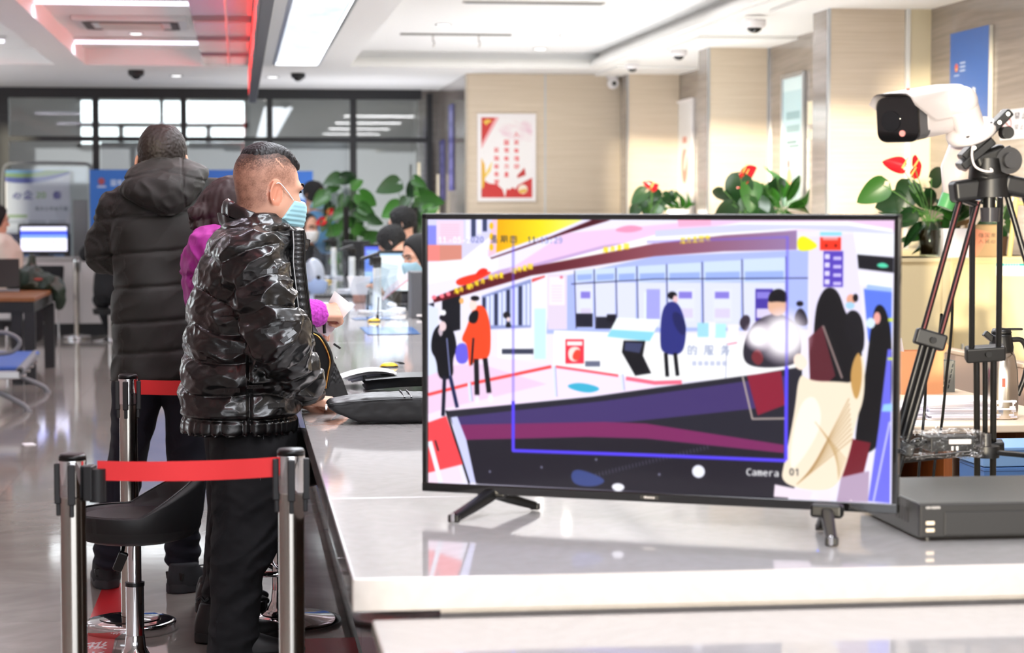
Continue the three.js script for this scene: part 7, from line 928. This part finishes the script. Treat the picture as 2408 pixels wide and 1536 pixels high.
  { const p = od(2204, 920), t = thing('file_holder', 'grey perforated metal file holder beside the cardboard box', 'file holder', [p.x, HD, p.z], -.1), s = new THREE.Shape([[-.075, 0], [.055, 0], [.06, .125], [-.02, .125], [-.04, .11]].map(a => new THREE.Vector2(...a))); for (let i = 0; i < 5; i++) for (let j = 0; j < 5; j++) { const x = -.05 + i * .02 + j * .004, y = .014 + j * .021; if (y < .1 || x > -.02) { const h = new THREE.Path(); h.moveTo(x, y); h.lineTo(x + .006, y); h.lineTo(x + .01, y + .015); h.lineTo(x + .004, y + .015); h.lineTo(x, y); s.holes.push(h); } } const m = mat(0x6d706c, .5), pan = () => new THREE.ExtrudeGeometry(s, { depth: .002, bevelEnabled: false }); part('side', pan().translate(0, 0, .04), m, t); part('side', pan().translate(0, 0, -.042), m, t); part('spine', span(.055, .061, 0, .125, -.042, .042), m, t); part('base', span(-.075, .06, 0, .002, -.042, .042), m, t); }
  { const a = D(2231, 818, 9.1), b = D(2420, 856, 8.2), t = thing('low_partition', 'low taupe desk partition beyond the steel jug', 'partition', [a.x, 0, a.z]), d = b.clone().sub(a), L = Math.hypot(d.x, d.z), g = rbox(L, a.y - .02, .04, .006, L / 2, (a.y - .02) / 2, 0).rotateY(Math.atan2(-d.z, d.x)); part('panel', g, mat(0xa8917f, .7), t); part('top_rail', rbox(L, .02, .05, .006, L / 2, a.y - .01, 0).rotateY(Math.atan2(-d.z, d.x)), mat(0xb9a58f, .5), t); }
  // blue archive boxes on a low stand
  { const p = D(2405, 1125, 6.55), st = thing('side_stand', 'low wooden side stand holding the blue archive boxes', 'stand', [p.x, 0, p.z - .14]), hs = .5; part('top', rbox(.42, .025, .34, .005, .04, hs - .0125, 0), M.wood, st); for (const [x, z] of [[-.14, .14], [.22, .14], [-.14, -.14], [.22, -.14]]) part('leg', span(x - .015, x + .015, 0, hs - .025, z - .015, z + .015), M.wood, st); const bm = [0x5d8ec8, 0x86aede, 0x4a76b4, 0x7ba4d6]; let y = hs; for (let i = 0; i < 4; i++) { const h = .062, b = thing('archive_box', ['lowest blue archive box of the stack by the desk', 'second blue archive box from the bottom of the stack', 'third blue archive box, with papers lying on it', 'topmost pale blue archive box of the stack by the desk'][i], 'archive box', [p.x + .05 + rr(-.008, .008), y, p.z - .14 + rr(-.006, .006)], rr(-.05, .02), 'blue archive boxes'); part('box', rbox(.33, h - .002, .25, .004, 0, h / 2, 0), mat(bm[i], .5), b); part('edge_label', rbox(.08, .03, .002, .0005, .08, h / 2, .1255), mat(0xc9d8ea, .6), b); part('lid_line', box(.332, .003, .252, 0, h * .8, 0), mat(0x2d4f80, .5), b); y += h; } }
  { const c = D(2248, 424, 5.5), b = thing('spray_bottle', 'white plastic bottle with a green cap hung upside down from the tripod', 'bottle', c); const m = new THREE.Matrix4().makeRotationFromEuler(new THREE.Euler(0, 0, -.38)); part('bottle', [lathe([[0, .16], [.03, .158], [.05, .13], [.05, .02], [.03, -.02], [.017, -.045], [0, -.045]], 32).applyMatrix4(m)], mat(0xeee2e0, .35, { transmission: .3, thickness: 0 }), b); part('cap', cyl(.021, .021, .036, 0, -.06, 0, 24).applyMatrix4(m), mat(0x4f9a5c, .4), b); part('bag_string', tube([[.05, .14, 0], [.08, .13, -.03], [.06, .0, -.05], [.04, -.03, -.06]], .002, 20, 6), M.white, b); }
}
// ---------------------------------------------------------------- posters and signs
function posterOn(name, label, cat, corners, frameW, depth, frameMat, map, normal, printMat) {   // corners: top left, top right, bottom right, bottom left
  const [a, b, c, d] = corners, o = a.clone().add(c).multiplyScalar(.5), w = a.distanceTo(b), h = a.distanceTo(d), turn = Math.atan2(-(b.z - a.z), b.x - a.x), t = thing(name, label, cat, o, turn);
  if (frameW) { part('frame', [rbox(w, frameW, depth, .004, 0, h / 2 - frameW / 2, depth / 2), rbox(w, frameW, depth, .004, 0, -h / 2 + frameW / 2, depth / 2), rbox(frameW, h - 2 * frameW, depth, .004, -w / 2 + frameW / 2, 0, depth / 2), rbox(frameW, h - 2 * frameW, depth, .004, w / 2 - frameW / 2, 0, depth / 2)], frameMat, t); }
  else part('board', rbox(w, h, depth - .002, .003, 0, 0, depth / 2 - .001), frameMat, t);
  part('print', new THREE.PlaneGeometry(w - 2 * frameW, h - 2 * frameW).translate(0, 0, frameW ? depth * .45 : depth + .0008), printMat ?? mat(0xffffff, .35, { map }), t, true); return t;
}
{
  const red = canvas(600, 960, (g, w, h) => { g.fillStyle = '#f4f1f0'; g.fillRect(0, 0, w, h); for (let i = 0; i < 40; i++) { g.fillStyle = 'rgba(235,170,185,.08)'; g.beginPath(); g.ellipse(rr(250, 600), rr(60, 260), rr(30, 90), rr(14, 40), .4, 0, 7); g.fill(); } const P = (c, ...p) => { g.fillStyle = c; g.beginPath(); p.forEach((q, i) => i ? g.lineTo(...q) : g.moveTo(...q)); g.fill(); }; P('#f0b0b4', [0, 0], [210, 0], [0, 380]); P('#cf2f2c', [0, 0], [170, 0], [110, 110], [0, 320]); P('#e9c24a', [20, 50], [70, 20], [130, 40], [80, 70], [60, 95]); P('#cf2a2a', [0, 730], [90, 790], [180, 800], [250, 860], [280, 960], [300, 860], [400, 830], [470, 790], [600, 720], [600, 960], [0, 960]); P('#f4f1f0', [240, 800], [260, 740], [430, 740], [440, 800], [400, 860], [370, 830], [330, 870], [300, 830], [285, 925]); P('#c22a26', [420, 700], [510, 600], [525, 690], [430, 725]); P('#e9b83a', [0, 480], [40, 560], [50, 700], [30, 840], [0, 860]); P('#f0d060', [45, 680], [130, 520], [110, 640], [50, 720]); g.fillStyle = '#f6e9d8'; g.beginPath(); g.arc(490, 860, 56, 0, 7); g.fill(); P('#e8b84a', [440, 870], [540, 850], [530, 900], [460, 910]); g.strokeStyle = '#e0404a'; write(g, '人民有信仰', 384, 170, 62, 96, true, .13); write(g, '国家有力量', 266, 265, 62, 96, true, .13); write(g, '民族有希望', 148, 360, 62, 96, true, .13); });
  posterOn('framed_poster', 'white framed poster with red vertical characters on the far beige wall', 'poster', [[1122, 267], [1260, 267], [1260, 474], [1122, 474]].map(p => onZ(...p, ZB + .001)), .042, .03, M.white, red);
  const cyanP = canvas(400, 900, (g, w, h) => { const gr = '#bcd9dc'; g.fillStyle = gr; g.fillRect(0, 0, w, h); g.fillStyle = '#d6eaea'; g.fillRect(0, 0, w, 90); g.fillStyle = '#8fb2b6'; g.fillRect(60, 235, 270, 55); g.fillRect(60, 330, 270, 50); g.fillStyle = '#5f8a90'; g.fillRect(70, 440, 200, 18); g.fillRect(120, 470, 200, 14); g.fillStyle = '#f0b070'; g.beginPath(); g.ellipse(120, 740, 52, 110, .1, 0, 7); g.fill(); g.fillStyle = '#7a3b2a'; g.beginPath(); g.ellipse(110, 600, 22, 30, 0, 0, 7); g.fill(); g.fillStyle = '#3f8a6a'; for (let i = 0; i < 12; i++) g.fillRect(20 + i * 32, 700 + 60 * Math.sin(i * 2), 9, 160); g.fillStyle = '#8cc0a0'; g.fillRect(0, 850, w, 50); });
  const paleP = canvas(300, 900, (g, w, h) => { g.fillStyle = '#eceae8'; g.fillRect(0, 0, w, h); g.fillStyle = '#e0705a'; g.beginPath(); g.ellipse(150, 480, 60, 130, 0, 0, 7); g.fill(); g.fillStyle = '#eceae8'; g.beginPath(); g.ellipse(165, 440, 22, 80, .3, 0, 7); g.fill(); g.fillStyle = '#d98; '; g.fillStyle = '#d88a78'; g.fillRect(110, 260, 80, 46); });
  const side = (x, X, yTL, yTR, yBR, yBL) => [onX(x[0], yTL, X), onX(x[1], yTR, X), onX(x[1], yBR, X), onX(x[0], yBL, X)];
  const flat = c => { const t = (c[0].y + c[1].y) / 2, b = (c[2].y + c[3].y) / 2; c[0].y = c[1].y = t; c[2].y = c[3].y = b; return c; };
  posterOn('framed_poster', 'narrow pale poster with an orange red figure between the two farther pilasters', 'poster', flat(side([1594, 1632], WR - .002, 240, 228, 530, 526)), .03, .03, M.white, paleP); posterOn('framed_poster', 'silver framed pale turquoise poster with reeds between two pilasters', 'poster', flat(side([1843, 1895], WR - .002, 180, 165, 492, 500)), .035, .03, M.aluminium, cyanP);
  { const c1 = flat(side([1900, 1933], WR - .002, 240, 232, 290, 292)); posterOn('notice_sheet', 'cream notice sheet beside the turquoise poster, upper of two', 'notice', c1, 0, .004, M.cream, null, null, M.cream); const c2 = flat(side([1900, 1933], WR - .002, 306, 302, 326, 328)); posterOn('notice_sheet', 'small cream notice strip below the upper sheet by the turquoise poster', 'notice', c2, 0, .004, M.cream, null, null, M.cream); }
  const blueP = canvas(640, 1100, (g, w, h) => { g.fillStyle = '#2f66b4'; g.fillRect(0, 0, w, h); g.fillStyle = '#b8c8e4'; g.fillRect(170, 200, 90, 12); g.fillRect(170, 225, 90, 12); g.fillRect(170, 250, 90, 12); g.fillStyle = '#d85a4a'; g.beginPath(); g.arc(110, 232, 28, 0, 7); g.fill(); g.fillStyle = '#e0c060'; g.fillRect(96, 236, 30, 14); g.fillStyle = '#9fb4d8'; g.fillRect(70, 278, 90, 10); g.strokeStyle = '#20304f'; write(g, '心有信', 236, 376, 66, 68, false, .22); write(g, '不止', 350, 494, 66, 70, false, .22); write(g, '不止', 460, 612, 66, 70, false, .22); g.strokeStyle = '#f6f8fb'; write(g, '心有信', 232, 372, 66, 68, false, .15); write(g, '不止', 346, 490, 66, 70, false, .15); write(g, '不止', 456, 608, 66, 70, false, .15); const P = (c, ...p) => { g.fillStyle = c; g.beginPath(); p.forEach((q, i) => i ? g.lineTo(...q) : g.moveTo(...q)); g.fill(); }; P('#dfe7ee', [40, 700], [150, 540], [420, 600], [480, 720], [480, 1000], [40, 960]); P('#c3d0dc', [40, 700], [60, 610], [330, 680], [330, 990], [40, 950]); P('#eef2f5', [480, 730], [560, 720], [560, 640], [575, 640], [600, 980], [480, 980]); P('#6fb0c4', [480, 900], [600, 920], [600, 990], [480, 960]); P('#e8b428', [280, 900], [320, 900], [330, 980], [280, 980]); P('#c84a3a', [190, 770], [220, 740], [240, 830], [210, 850]); });
  posterOn('wall_board', 'tall blue board with white characters and a drawn building on the right wall', 'poster', flat(side([2243, 2334], WR2 - .002, 80, 60, 470, 470)), 0, .03, mat(0xe9e4d6, .5), blueP);
  const noSm = canvas(512, 300, (g, w, h) => { g.fillStyle = '#ecebf0'; g.fillRect(0, 0, w, h); g.strokeStyle = '#d02a34'; g.lineWidth = 16; g.beginPath(); g.arc(80, 140, 62, 0, 7); g.stroke(); g.beginPath(); g.moveTo(36, 96); g.lineTo(124, 184); g.stroke(); g.strokeStyle = '#3b3440'; write(g, '禁止烟', 180, 30, 76, 88, false, .12); write(g, '禁止', 180, 150, 60, 70, false, .1); g.fillStyle = '#8f8a94'; for (let i = 0; i < 9; i++) g.fillRect(170 + i * 34, 250, 24, 12); g.fillStyle = '#555'; g.fillRect(60, 130, 44, 12); });
  posterOn('no_smoking_sign', 'white no smoking sign on the right wall behind the tripod head', 'sign', flat(side([2357, 2452], WR2 - .002, 264, 246, 318, 334)), 0, .012, M.white, noSm);
  // narrow purple hanging strips on the return wall
  const strip = canvas(64, 512, (g, w, h) => { g.fillStyle = '#4b4692'; g.fillRect(0, 0, w, h); g.fillStyle = '#7a72b8'; for (let i = 0; i < 5; i++) g.fillRect(14, 40 + i * 94, 36, 62); });
  const st = (a, b, y0, y1, label) => { const p = flat([onX(a, y0, 2.43 - .003), onX(b, y0, 2.43 - .003), onX(b, y1, 2.43 - .003), onX(a, y1, 2.43 - .003)]); posterOn('wall_banner', label, 'banner', p, 0, .01, mat(0x47427f, .5), strip); }; st(1057, 1068, 246, 448, 'narrow purple vertical banner on the dark return wall'); st(1036, 1046, 330, 470, 'fainter short purple banner left of the long one on the return wall');
  [[985, 382], [1030, 410], [1088, 384]].forEach(([px, py], i) => { const z = i < 2 ? ZG + .6 : -23.6, p = onZ(px, py, z), w = .035; const t = thing('curtain_strip', ['narrow white strip left of the end mullion of the glass partition', 'long white strip by the second climber, before the return wall', 'short white strip at the edge of the return wall'][i], 'strip', [p.x, 0, p.z], 0); part('strip', rbox(w, .5, .02, .004, 0, p.y - .25, 0), M.cream, t); part('stand', rbox(.02, Math.max(p.y - .5, .05), .02, .004, 0, (p.y - .5) / 2, 0), M.darkGrey, t); part('foot', rbox(.12, .02, .12, .004, 0, .01, 0), M.darkGrey, t); });
}
// ---------------------------------------------------------------- left side: far counter, boards, table, bench
{
  const fz = onY(150, 790, 0).z, top = onZ(150, 604, fz).y, x0 = onZ(-60, 700, fz).x, x1 = onZ(272, 700, fz).x, fc = thing('far_counter', 'pale grey reception counter across the far left end with a dark plinth', 'counter', [(x0 + x1) / 2, 0, fz]); const w = x1 - x0 + 1.6, gm = mat(0xdcd6d6, .3);
  part('worktop', rbox(w + .06, .05, .7, .005, .4, top - .025, -.33), M.quartz, fc); for (let i = 0; i < 4; i++) part('front_panel', rbox(w / 4 - .006, top - .19, .03, .003, .4 - w / 2 + (i + .5) * w / 4, (top - .05) / 2 + .07, -.015), gm, fc); part('plinth', span(.4 - w / 2, .4 + w / 2, 0, .14, -.06, -.03), M.darkGrey, fc); part('end_panel', span(.4 + w / 2 - .03, .4 + w / 2, .14, top - .05, -.6, -.03), gm, fc);
  const mz = fz - .15, mc = onZ(103, 562, mz), mw = onZ(158, 562, mz).x - onZ(49, 562, mz).x, mh = onZ(100, 533, mz).y - onZ(100, 590, mz).y, mn = thing('monitor', 'small bright monitor with a blue banner on its page on the far counter', 'monitor', [mc.x, top, mz]);
  const page = canvas(256, 160, (g, W, H) => { g.fillStyle = '#e6e4fb'; g.fillRect(0, 0, W, H); g.fillStyle = '#dcdcf4'; g.fillRect(0, 0, W, 26); g.fillStyle = '#3a49dc'; g.fillRect(0, 26, W, 26); g.fillStyle = '#6f90f4'; g.fillRect(0, 52, W, 24); ['#7ab8f0', '#7fd070', '#8a9cf0', '#f0a040', '#f07050'].forEach((c, i) => { g.fillStyle = c; g.fillRect(60 + i * 28, 96, 20, 10); }); });
  part('housing', rbox(mw + .05, mh + .14, .04, .006, 0, mc.y - top - .035, -.022), M.blackPlastic, mn); part('screen', new THREE.PlaneGeometry(mw, mh).translate(0, mc.y - top, 0), glow(0xffffff, 1.5, page), mn, true); for (const s of [-1, 1]) part('button_row', rbox(.18, .03, .006, .002, s * .14, mc.y - top - mh / 2 - .05, 0), mat(0x4a6488, .5), mn); part('base', rbox(.24, .02, .14, .005, 0, .01, 0), M.blackPlastic, mn); const L = new THREE.RectAreaLight(0xd8dcff, .5, mw, mh); L.position.set(0, mc.y - top, .004); L.rotation.y = PI; L.name = 'screen_light'; mn.add(L);
  // standing boards behind the counter
  const board = (a, b, yt, yb, z, label, map, frameMat, fr) => { const c = [[a, yt], [b, yt], [b, yb], [a, yb]].map(p => onZ(...p, z)), t = posterOn('display_board', label, 'board', c, fr, .03, frameMat, map); const bottom = c[2].y, h = (c[0].y + c[2].y) / 2; for (const s of [-1, 1]) part('leg', span(s * (c[1].x - c[0].x) * .4 - .02, s * (c[1].x - c[0].x) * .4 + .02, -h, bottom - h, -.02, .0), M.midGrey, t); return t; };
  const guide = canvas(512, 900, (g, w, h) => { g.fillStyle = '#d5d5da'; g.fillRect(0, 0, w, h); const P = (c, ...p) => { g.fillStyle = c; g.beginPath(); g.moveTo(...p[0]); g.bezierCurveTo(...p[1], ...p[2], ...p[3]); g.lineTo(w, 0); g.lineTo(0, 0); g.fill(); }; P('#2c3f9a', [0, 100], [170, 140], [360, 100], [w, 30]); P('#7ea05c', [0, 56], [160, 80], [330, 60], [w, 8]); P('#6fa8d0', [0, 26], [140, 30], [240, 30], [320, 0]); g.strokeStyle = '#4a4890'; write(g, '心企', 56, 180, 76, 84, false, .16); g.fillStyle = '#8fae70'; g.font = 'bold 76px sans-serif'; g.fillText('20', 240, 246); write(g, '条', 370, 180, 76, 84, false, .16); g.strokeStyle = '#8b8d98'; write(g, '服务企家有力量', 230, 320, 36, 38, false, .14); g.fillStyle = '#8fa873'; g.fillRect(20, 392, 150, 26); g.fillStyle = '#b4b6bd'; for (let i = 0; i < 3; i++) g.fillRect(20 + i * 160, 440, 140, 30); g.fillStyle = '#22234f'; g.fillRect(0, 560, w, 340); g.strokeStyle = '#9a9cb8'; write(g, '企家人民服务', 130, 590, 44, 52, false, .14); g.fillStyle = '#33427f'; g.fillRect(0, 700, 180, 200); });
  board(14, 166, 400, 640, fz - .72, 'white display board with green and blue curved header behind the far monitor', guide, M.aluminium, .0);
  const blueB = canvas(900, 700, (g, w, h) => { g.fillStyle = '#1f66c4'; g.fillRect(0, 0, w, h); g.fillStyle = '#2b74d2'; g.beginPath(); g.moveTo(0, 0); g.lineTo(500, 0); g.lineTo(0, 520); g.fill(); g.fillStyle = '#b04a50'; g.beginPath(); g.arc(72, 66, 20, 0, 7); g.fill(); g.fillStyle = '#e8e8f0'; g.fillRect(46, 92, 54, 8); g.strokeStyle = '#c8d8f0'; write(g, '国家服务', 128, 56, 34, 38, false, .16); });
  board(212, 556, 398, 690, fz - .6, 'wide blue display board behind the green coated man', blueB, mat(0x1d5fb8, .5), 0);
  const cloud = canvas(256, 512, (g, w, h) => { g.fillStyle = '#2563b8'; g.fillRect(0, 0, w, h); for (const [x, y, r] of [[150, 120, 50], [200, 140, 40], [110, 260, 60], [190, 270, 50]]) { g.fillStyle = 'rgba(220,232,246,.75)'; g.beginPath(); g.ellipse(x, y, r, r * .45, 0, 0, 7); g.fill(); } g.fillStyle = '#e9d3d8'; g.fillRect(0, 430, w, 82); }); board(640, 736, 402, 620, -25.2, 'blue cloud printed board right of the cropped haired man', cloud, M.midGrey, 0);
  // steel frame of the glass stand behind the counter
  { const z = fz - .66, p = (x, y) => onZ(x, y, z), a = p(8, 620), t = thing('glass_screen', 'tall clear desk screen in a rounded grey metal frame beside the display board', 'screen', [a.x, 0, z]), y0 = .9, pts = [[8, 620], [8, 400], [14, 388], [30, 384], [190, 384], [206, 386], [214, 396], [214, 620]].map(q => p(...q).sub(V(a.x, 0, z))); part('frame', tube(pts, .016, 90, 10), M.midGrey, t); part('glass', span(.05, pts[7].x - .03, pts[0].y, p(0, 392).y, -.003, .003), M.acrylic, t); part('post', span(-.02, .02, 0, pts[0].y, -.02, .02), M.midGrey, t); part('post', span(pts[7].x - .02, pts[7].x + .02, 0, pts[7].y, -.02, .02), M.midGrey, t); part('upright_panel', span(pts[7].x - .2, pts[7].x - .03, pts[7].y, p(0, 470).y, .01, .02), M.midGrey, t); }
  // wooden table with a green bag
  const tz = onY(60, 700, .73), tl = thing('table', 'wood topped table with thick black legs at the left edge', 'table', [tz.x, 0, tz.z]), xr = onY(104, 690, .73).x - tz.x, dp = 2.0; part('tabletop', rbox(xr + 1.3, .035, dp, .006, (xr - 1.3) / 2, .7125, -dp / 2), mat(0xc2a88c, .4, { map: woodMap }), tl); part('apron', [span(-1.3, xr - .01, .6, .695, -.06, -.03), span(xr - .05, xr - .02, .6, .695, -dp + .03, -.06)], M.blackPlastic, tl); for (const [x, z] of [[xr - .05, -.08], [xr - .05, -dp + .08], [-.08, -.1], [-1.2, -.08], [-1.2, -dp + .08]]) part('leg', span(x - .045, x + .045, 0, .6, z - .045, z + .045), M.blackFrame, tl);
  { const p = onY(72, 684, .73), b = thing('plastic_bag', 'dark green plastic bag slumped over the corner of the wooden table', 'bag', [p.x, .73, p.z - .25]); const f = (x, y, z) => { const e = smin(ell(x, y, z, -.05, .07, 0, .2, .14, .16), ell(x, y, z, .16, .03, .06, .12, .1, .12), .08), e2 = smin(e, cap(x, y, z, [V(-.02, .15, 0), V(-.01, .29, 0), .05, .03]), .06), e3 = smin(e2, ell(x, y, z, .235, -.07, .1, .06, .11, .07), .05); return e3 - .011 * (1 - 2 * Math.abs(noise3(x * 6, y * 6, z * 6))) - .002 * noise3(x * 30, y * 30, z * 30); }; part('bag', nets((x, y, z) => smax(f(x, y, z), Math.min(.004 - y, 1) * (x < .18 ? 1 : -1) - (x < .18 ? 0 : 9), .01), V(-.32, -.24, -.25), V(.36, .38, .3), .012), mat(0x1a2c20, .35), b); part('print', [ball(.02, .06, .1, .155, 2, .6, .3), ball(.014, .15, .06, .165, 1.4, .6, .3)], mat(0xb04a40, .5), b); }
  { const p = onY(8, 690, .73), t = thing('laptop', 'black laptop or monitor back standing on the wooden table at the picture edge', 'computer', [p.x - .04, .73, p.z - .5], .1); part('lid', rbox(.34, .26, .016, .006, -.04, .16, 0, -.12), M.blackPlastic, t); part('base', rbox(.34, .018, .24, .005, -.04, .009, .1), M.midGrey, t); }
  { const p = onY(85, 800, 0), c = thing('chair', 'black chair tucked under the wooden table', 'chair', [p.x, 0, p.z - .2], -.3); part('seat', rbox(.44, .06, .44, .025, 0, .46, 0), M.blackCloth, c); part('backrest', rbox(.42, .28, .05, .02, .02, .68, -.2, -.15), M.blackCloth, c); for (const [x, z] of [[-.18, -.18], [.18, -.18], [-.18, .18], [.18, .18]]) part('leg', rod([x, 0, z], [x * .95, .44, z * .95], .013), M.chrome, c); }
  // waiting bench
  { const a = onY(48, 872, .3), b = onY(84, 832, .3), n = thing('waiting_bench', 'row of blue waiting seats on a grey steel beam at the left edge', 'bench', [a.x, 0, a.z]), dx = b.x - a.x, dz = b.z - a.z; const W = 1.2; part('seat', rbox(W, .035, -dz - .12, .015, -W / 2 - .02, .31, dz / 2), mat(0x3f62b0, .45), n); part('side_rail', rod([0, .3, .03], [dx, .3, dz], .032), M.midGrey, n); part('rail_cap', cyl(.02, .02, .01, 0, .3, .036, 20, PI / 2), M.blackPlastic, n); part('front_beam', rbox(W, .06, .05, .012, -W / 2, .27, .02), M.aluminium, n); part('armrest', tube([[-.5, .45, -.3], [-.2, .62, -.3], [-.08, .6, -.3], [-.03, .55, -.3], [-.08, .48, -.3], [-.4, .46, -.3]].map(p => [p[0], p[1] - .06, p[2]]), .016, 50, 10), M.midGrey, n); part('leg', [tube([[-.5, .25, -.2], [-.2, .15, -.1], [.03, .04, 0], [.05, .012, 0]], .02, 30, 10), cyl(.03, .03, .014, .05, .007, 0)], M.midGrey, n); part('leg', [tube([[-.5, .25, dz + .3], [-.2, .15, dz + .25], [.03, .04, dz + .2], [.05, .012, dz + .2]], .02, 30, 10), cyl(.03, .03, .014, .05, .007, dz + .2)], M.midGrey, n); part('leg', tube([[-.5, .25, -.3], [-.9, .1, -.2], [-1, .012, -.2]], .02, 30, 10), M.midGrey, n); for (let i = 0; i < 4; i++) part('bolt', cyl(.014, .014, .03, .02 + dx * i / 4, .265, dz * i / 4 - .05, 16, 0, PI / 2), M.chrome, n); }
  // stools for those who sit
  for (const [px, py, d, h, label] of [[258, 690, 23.45, .46, 'far stool under the black coated sitter'], [16, 712, 20.95, .42, 'stool of the cream coated sitter at the left table']]) { const p = D(px, py, d), s = thing('stool', label, 'stool', [p.x, 0, p.z]); part('seat', cyl(.19, .18, .06, 0, Math.max(p.y - .2, .3), 0, 32), M.leather, s); part('stem', cyl(.02, .02, Math.max(p.y - .24, .25), 0, Math.max(p.y - .24, .25) / 2, 0), M.chrome, s); part('base', lathe([[0, .03], [.05, .03], [.18, .012], [.19, 0], [0, 0]], 36), M.chrome, s); }
}
scene.traverse(o => { if (o.isMesh) { o.castShadow = true; o.receiveShadow = true; } if (o.isLight && 'castShadow' in o && !o.isRectAreaLight) o.castShadow = true; });
renderer.render(scene, camera);
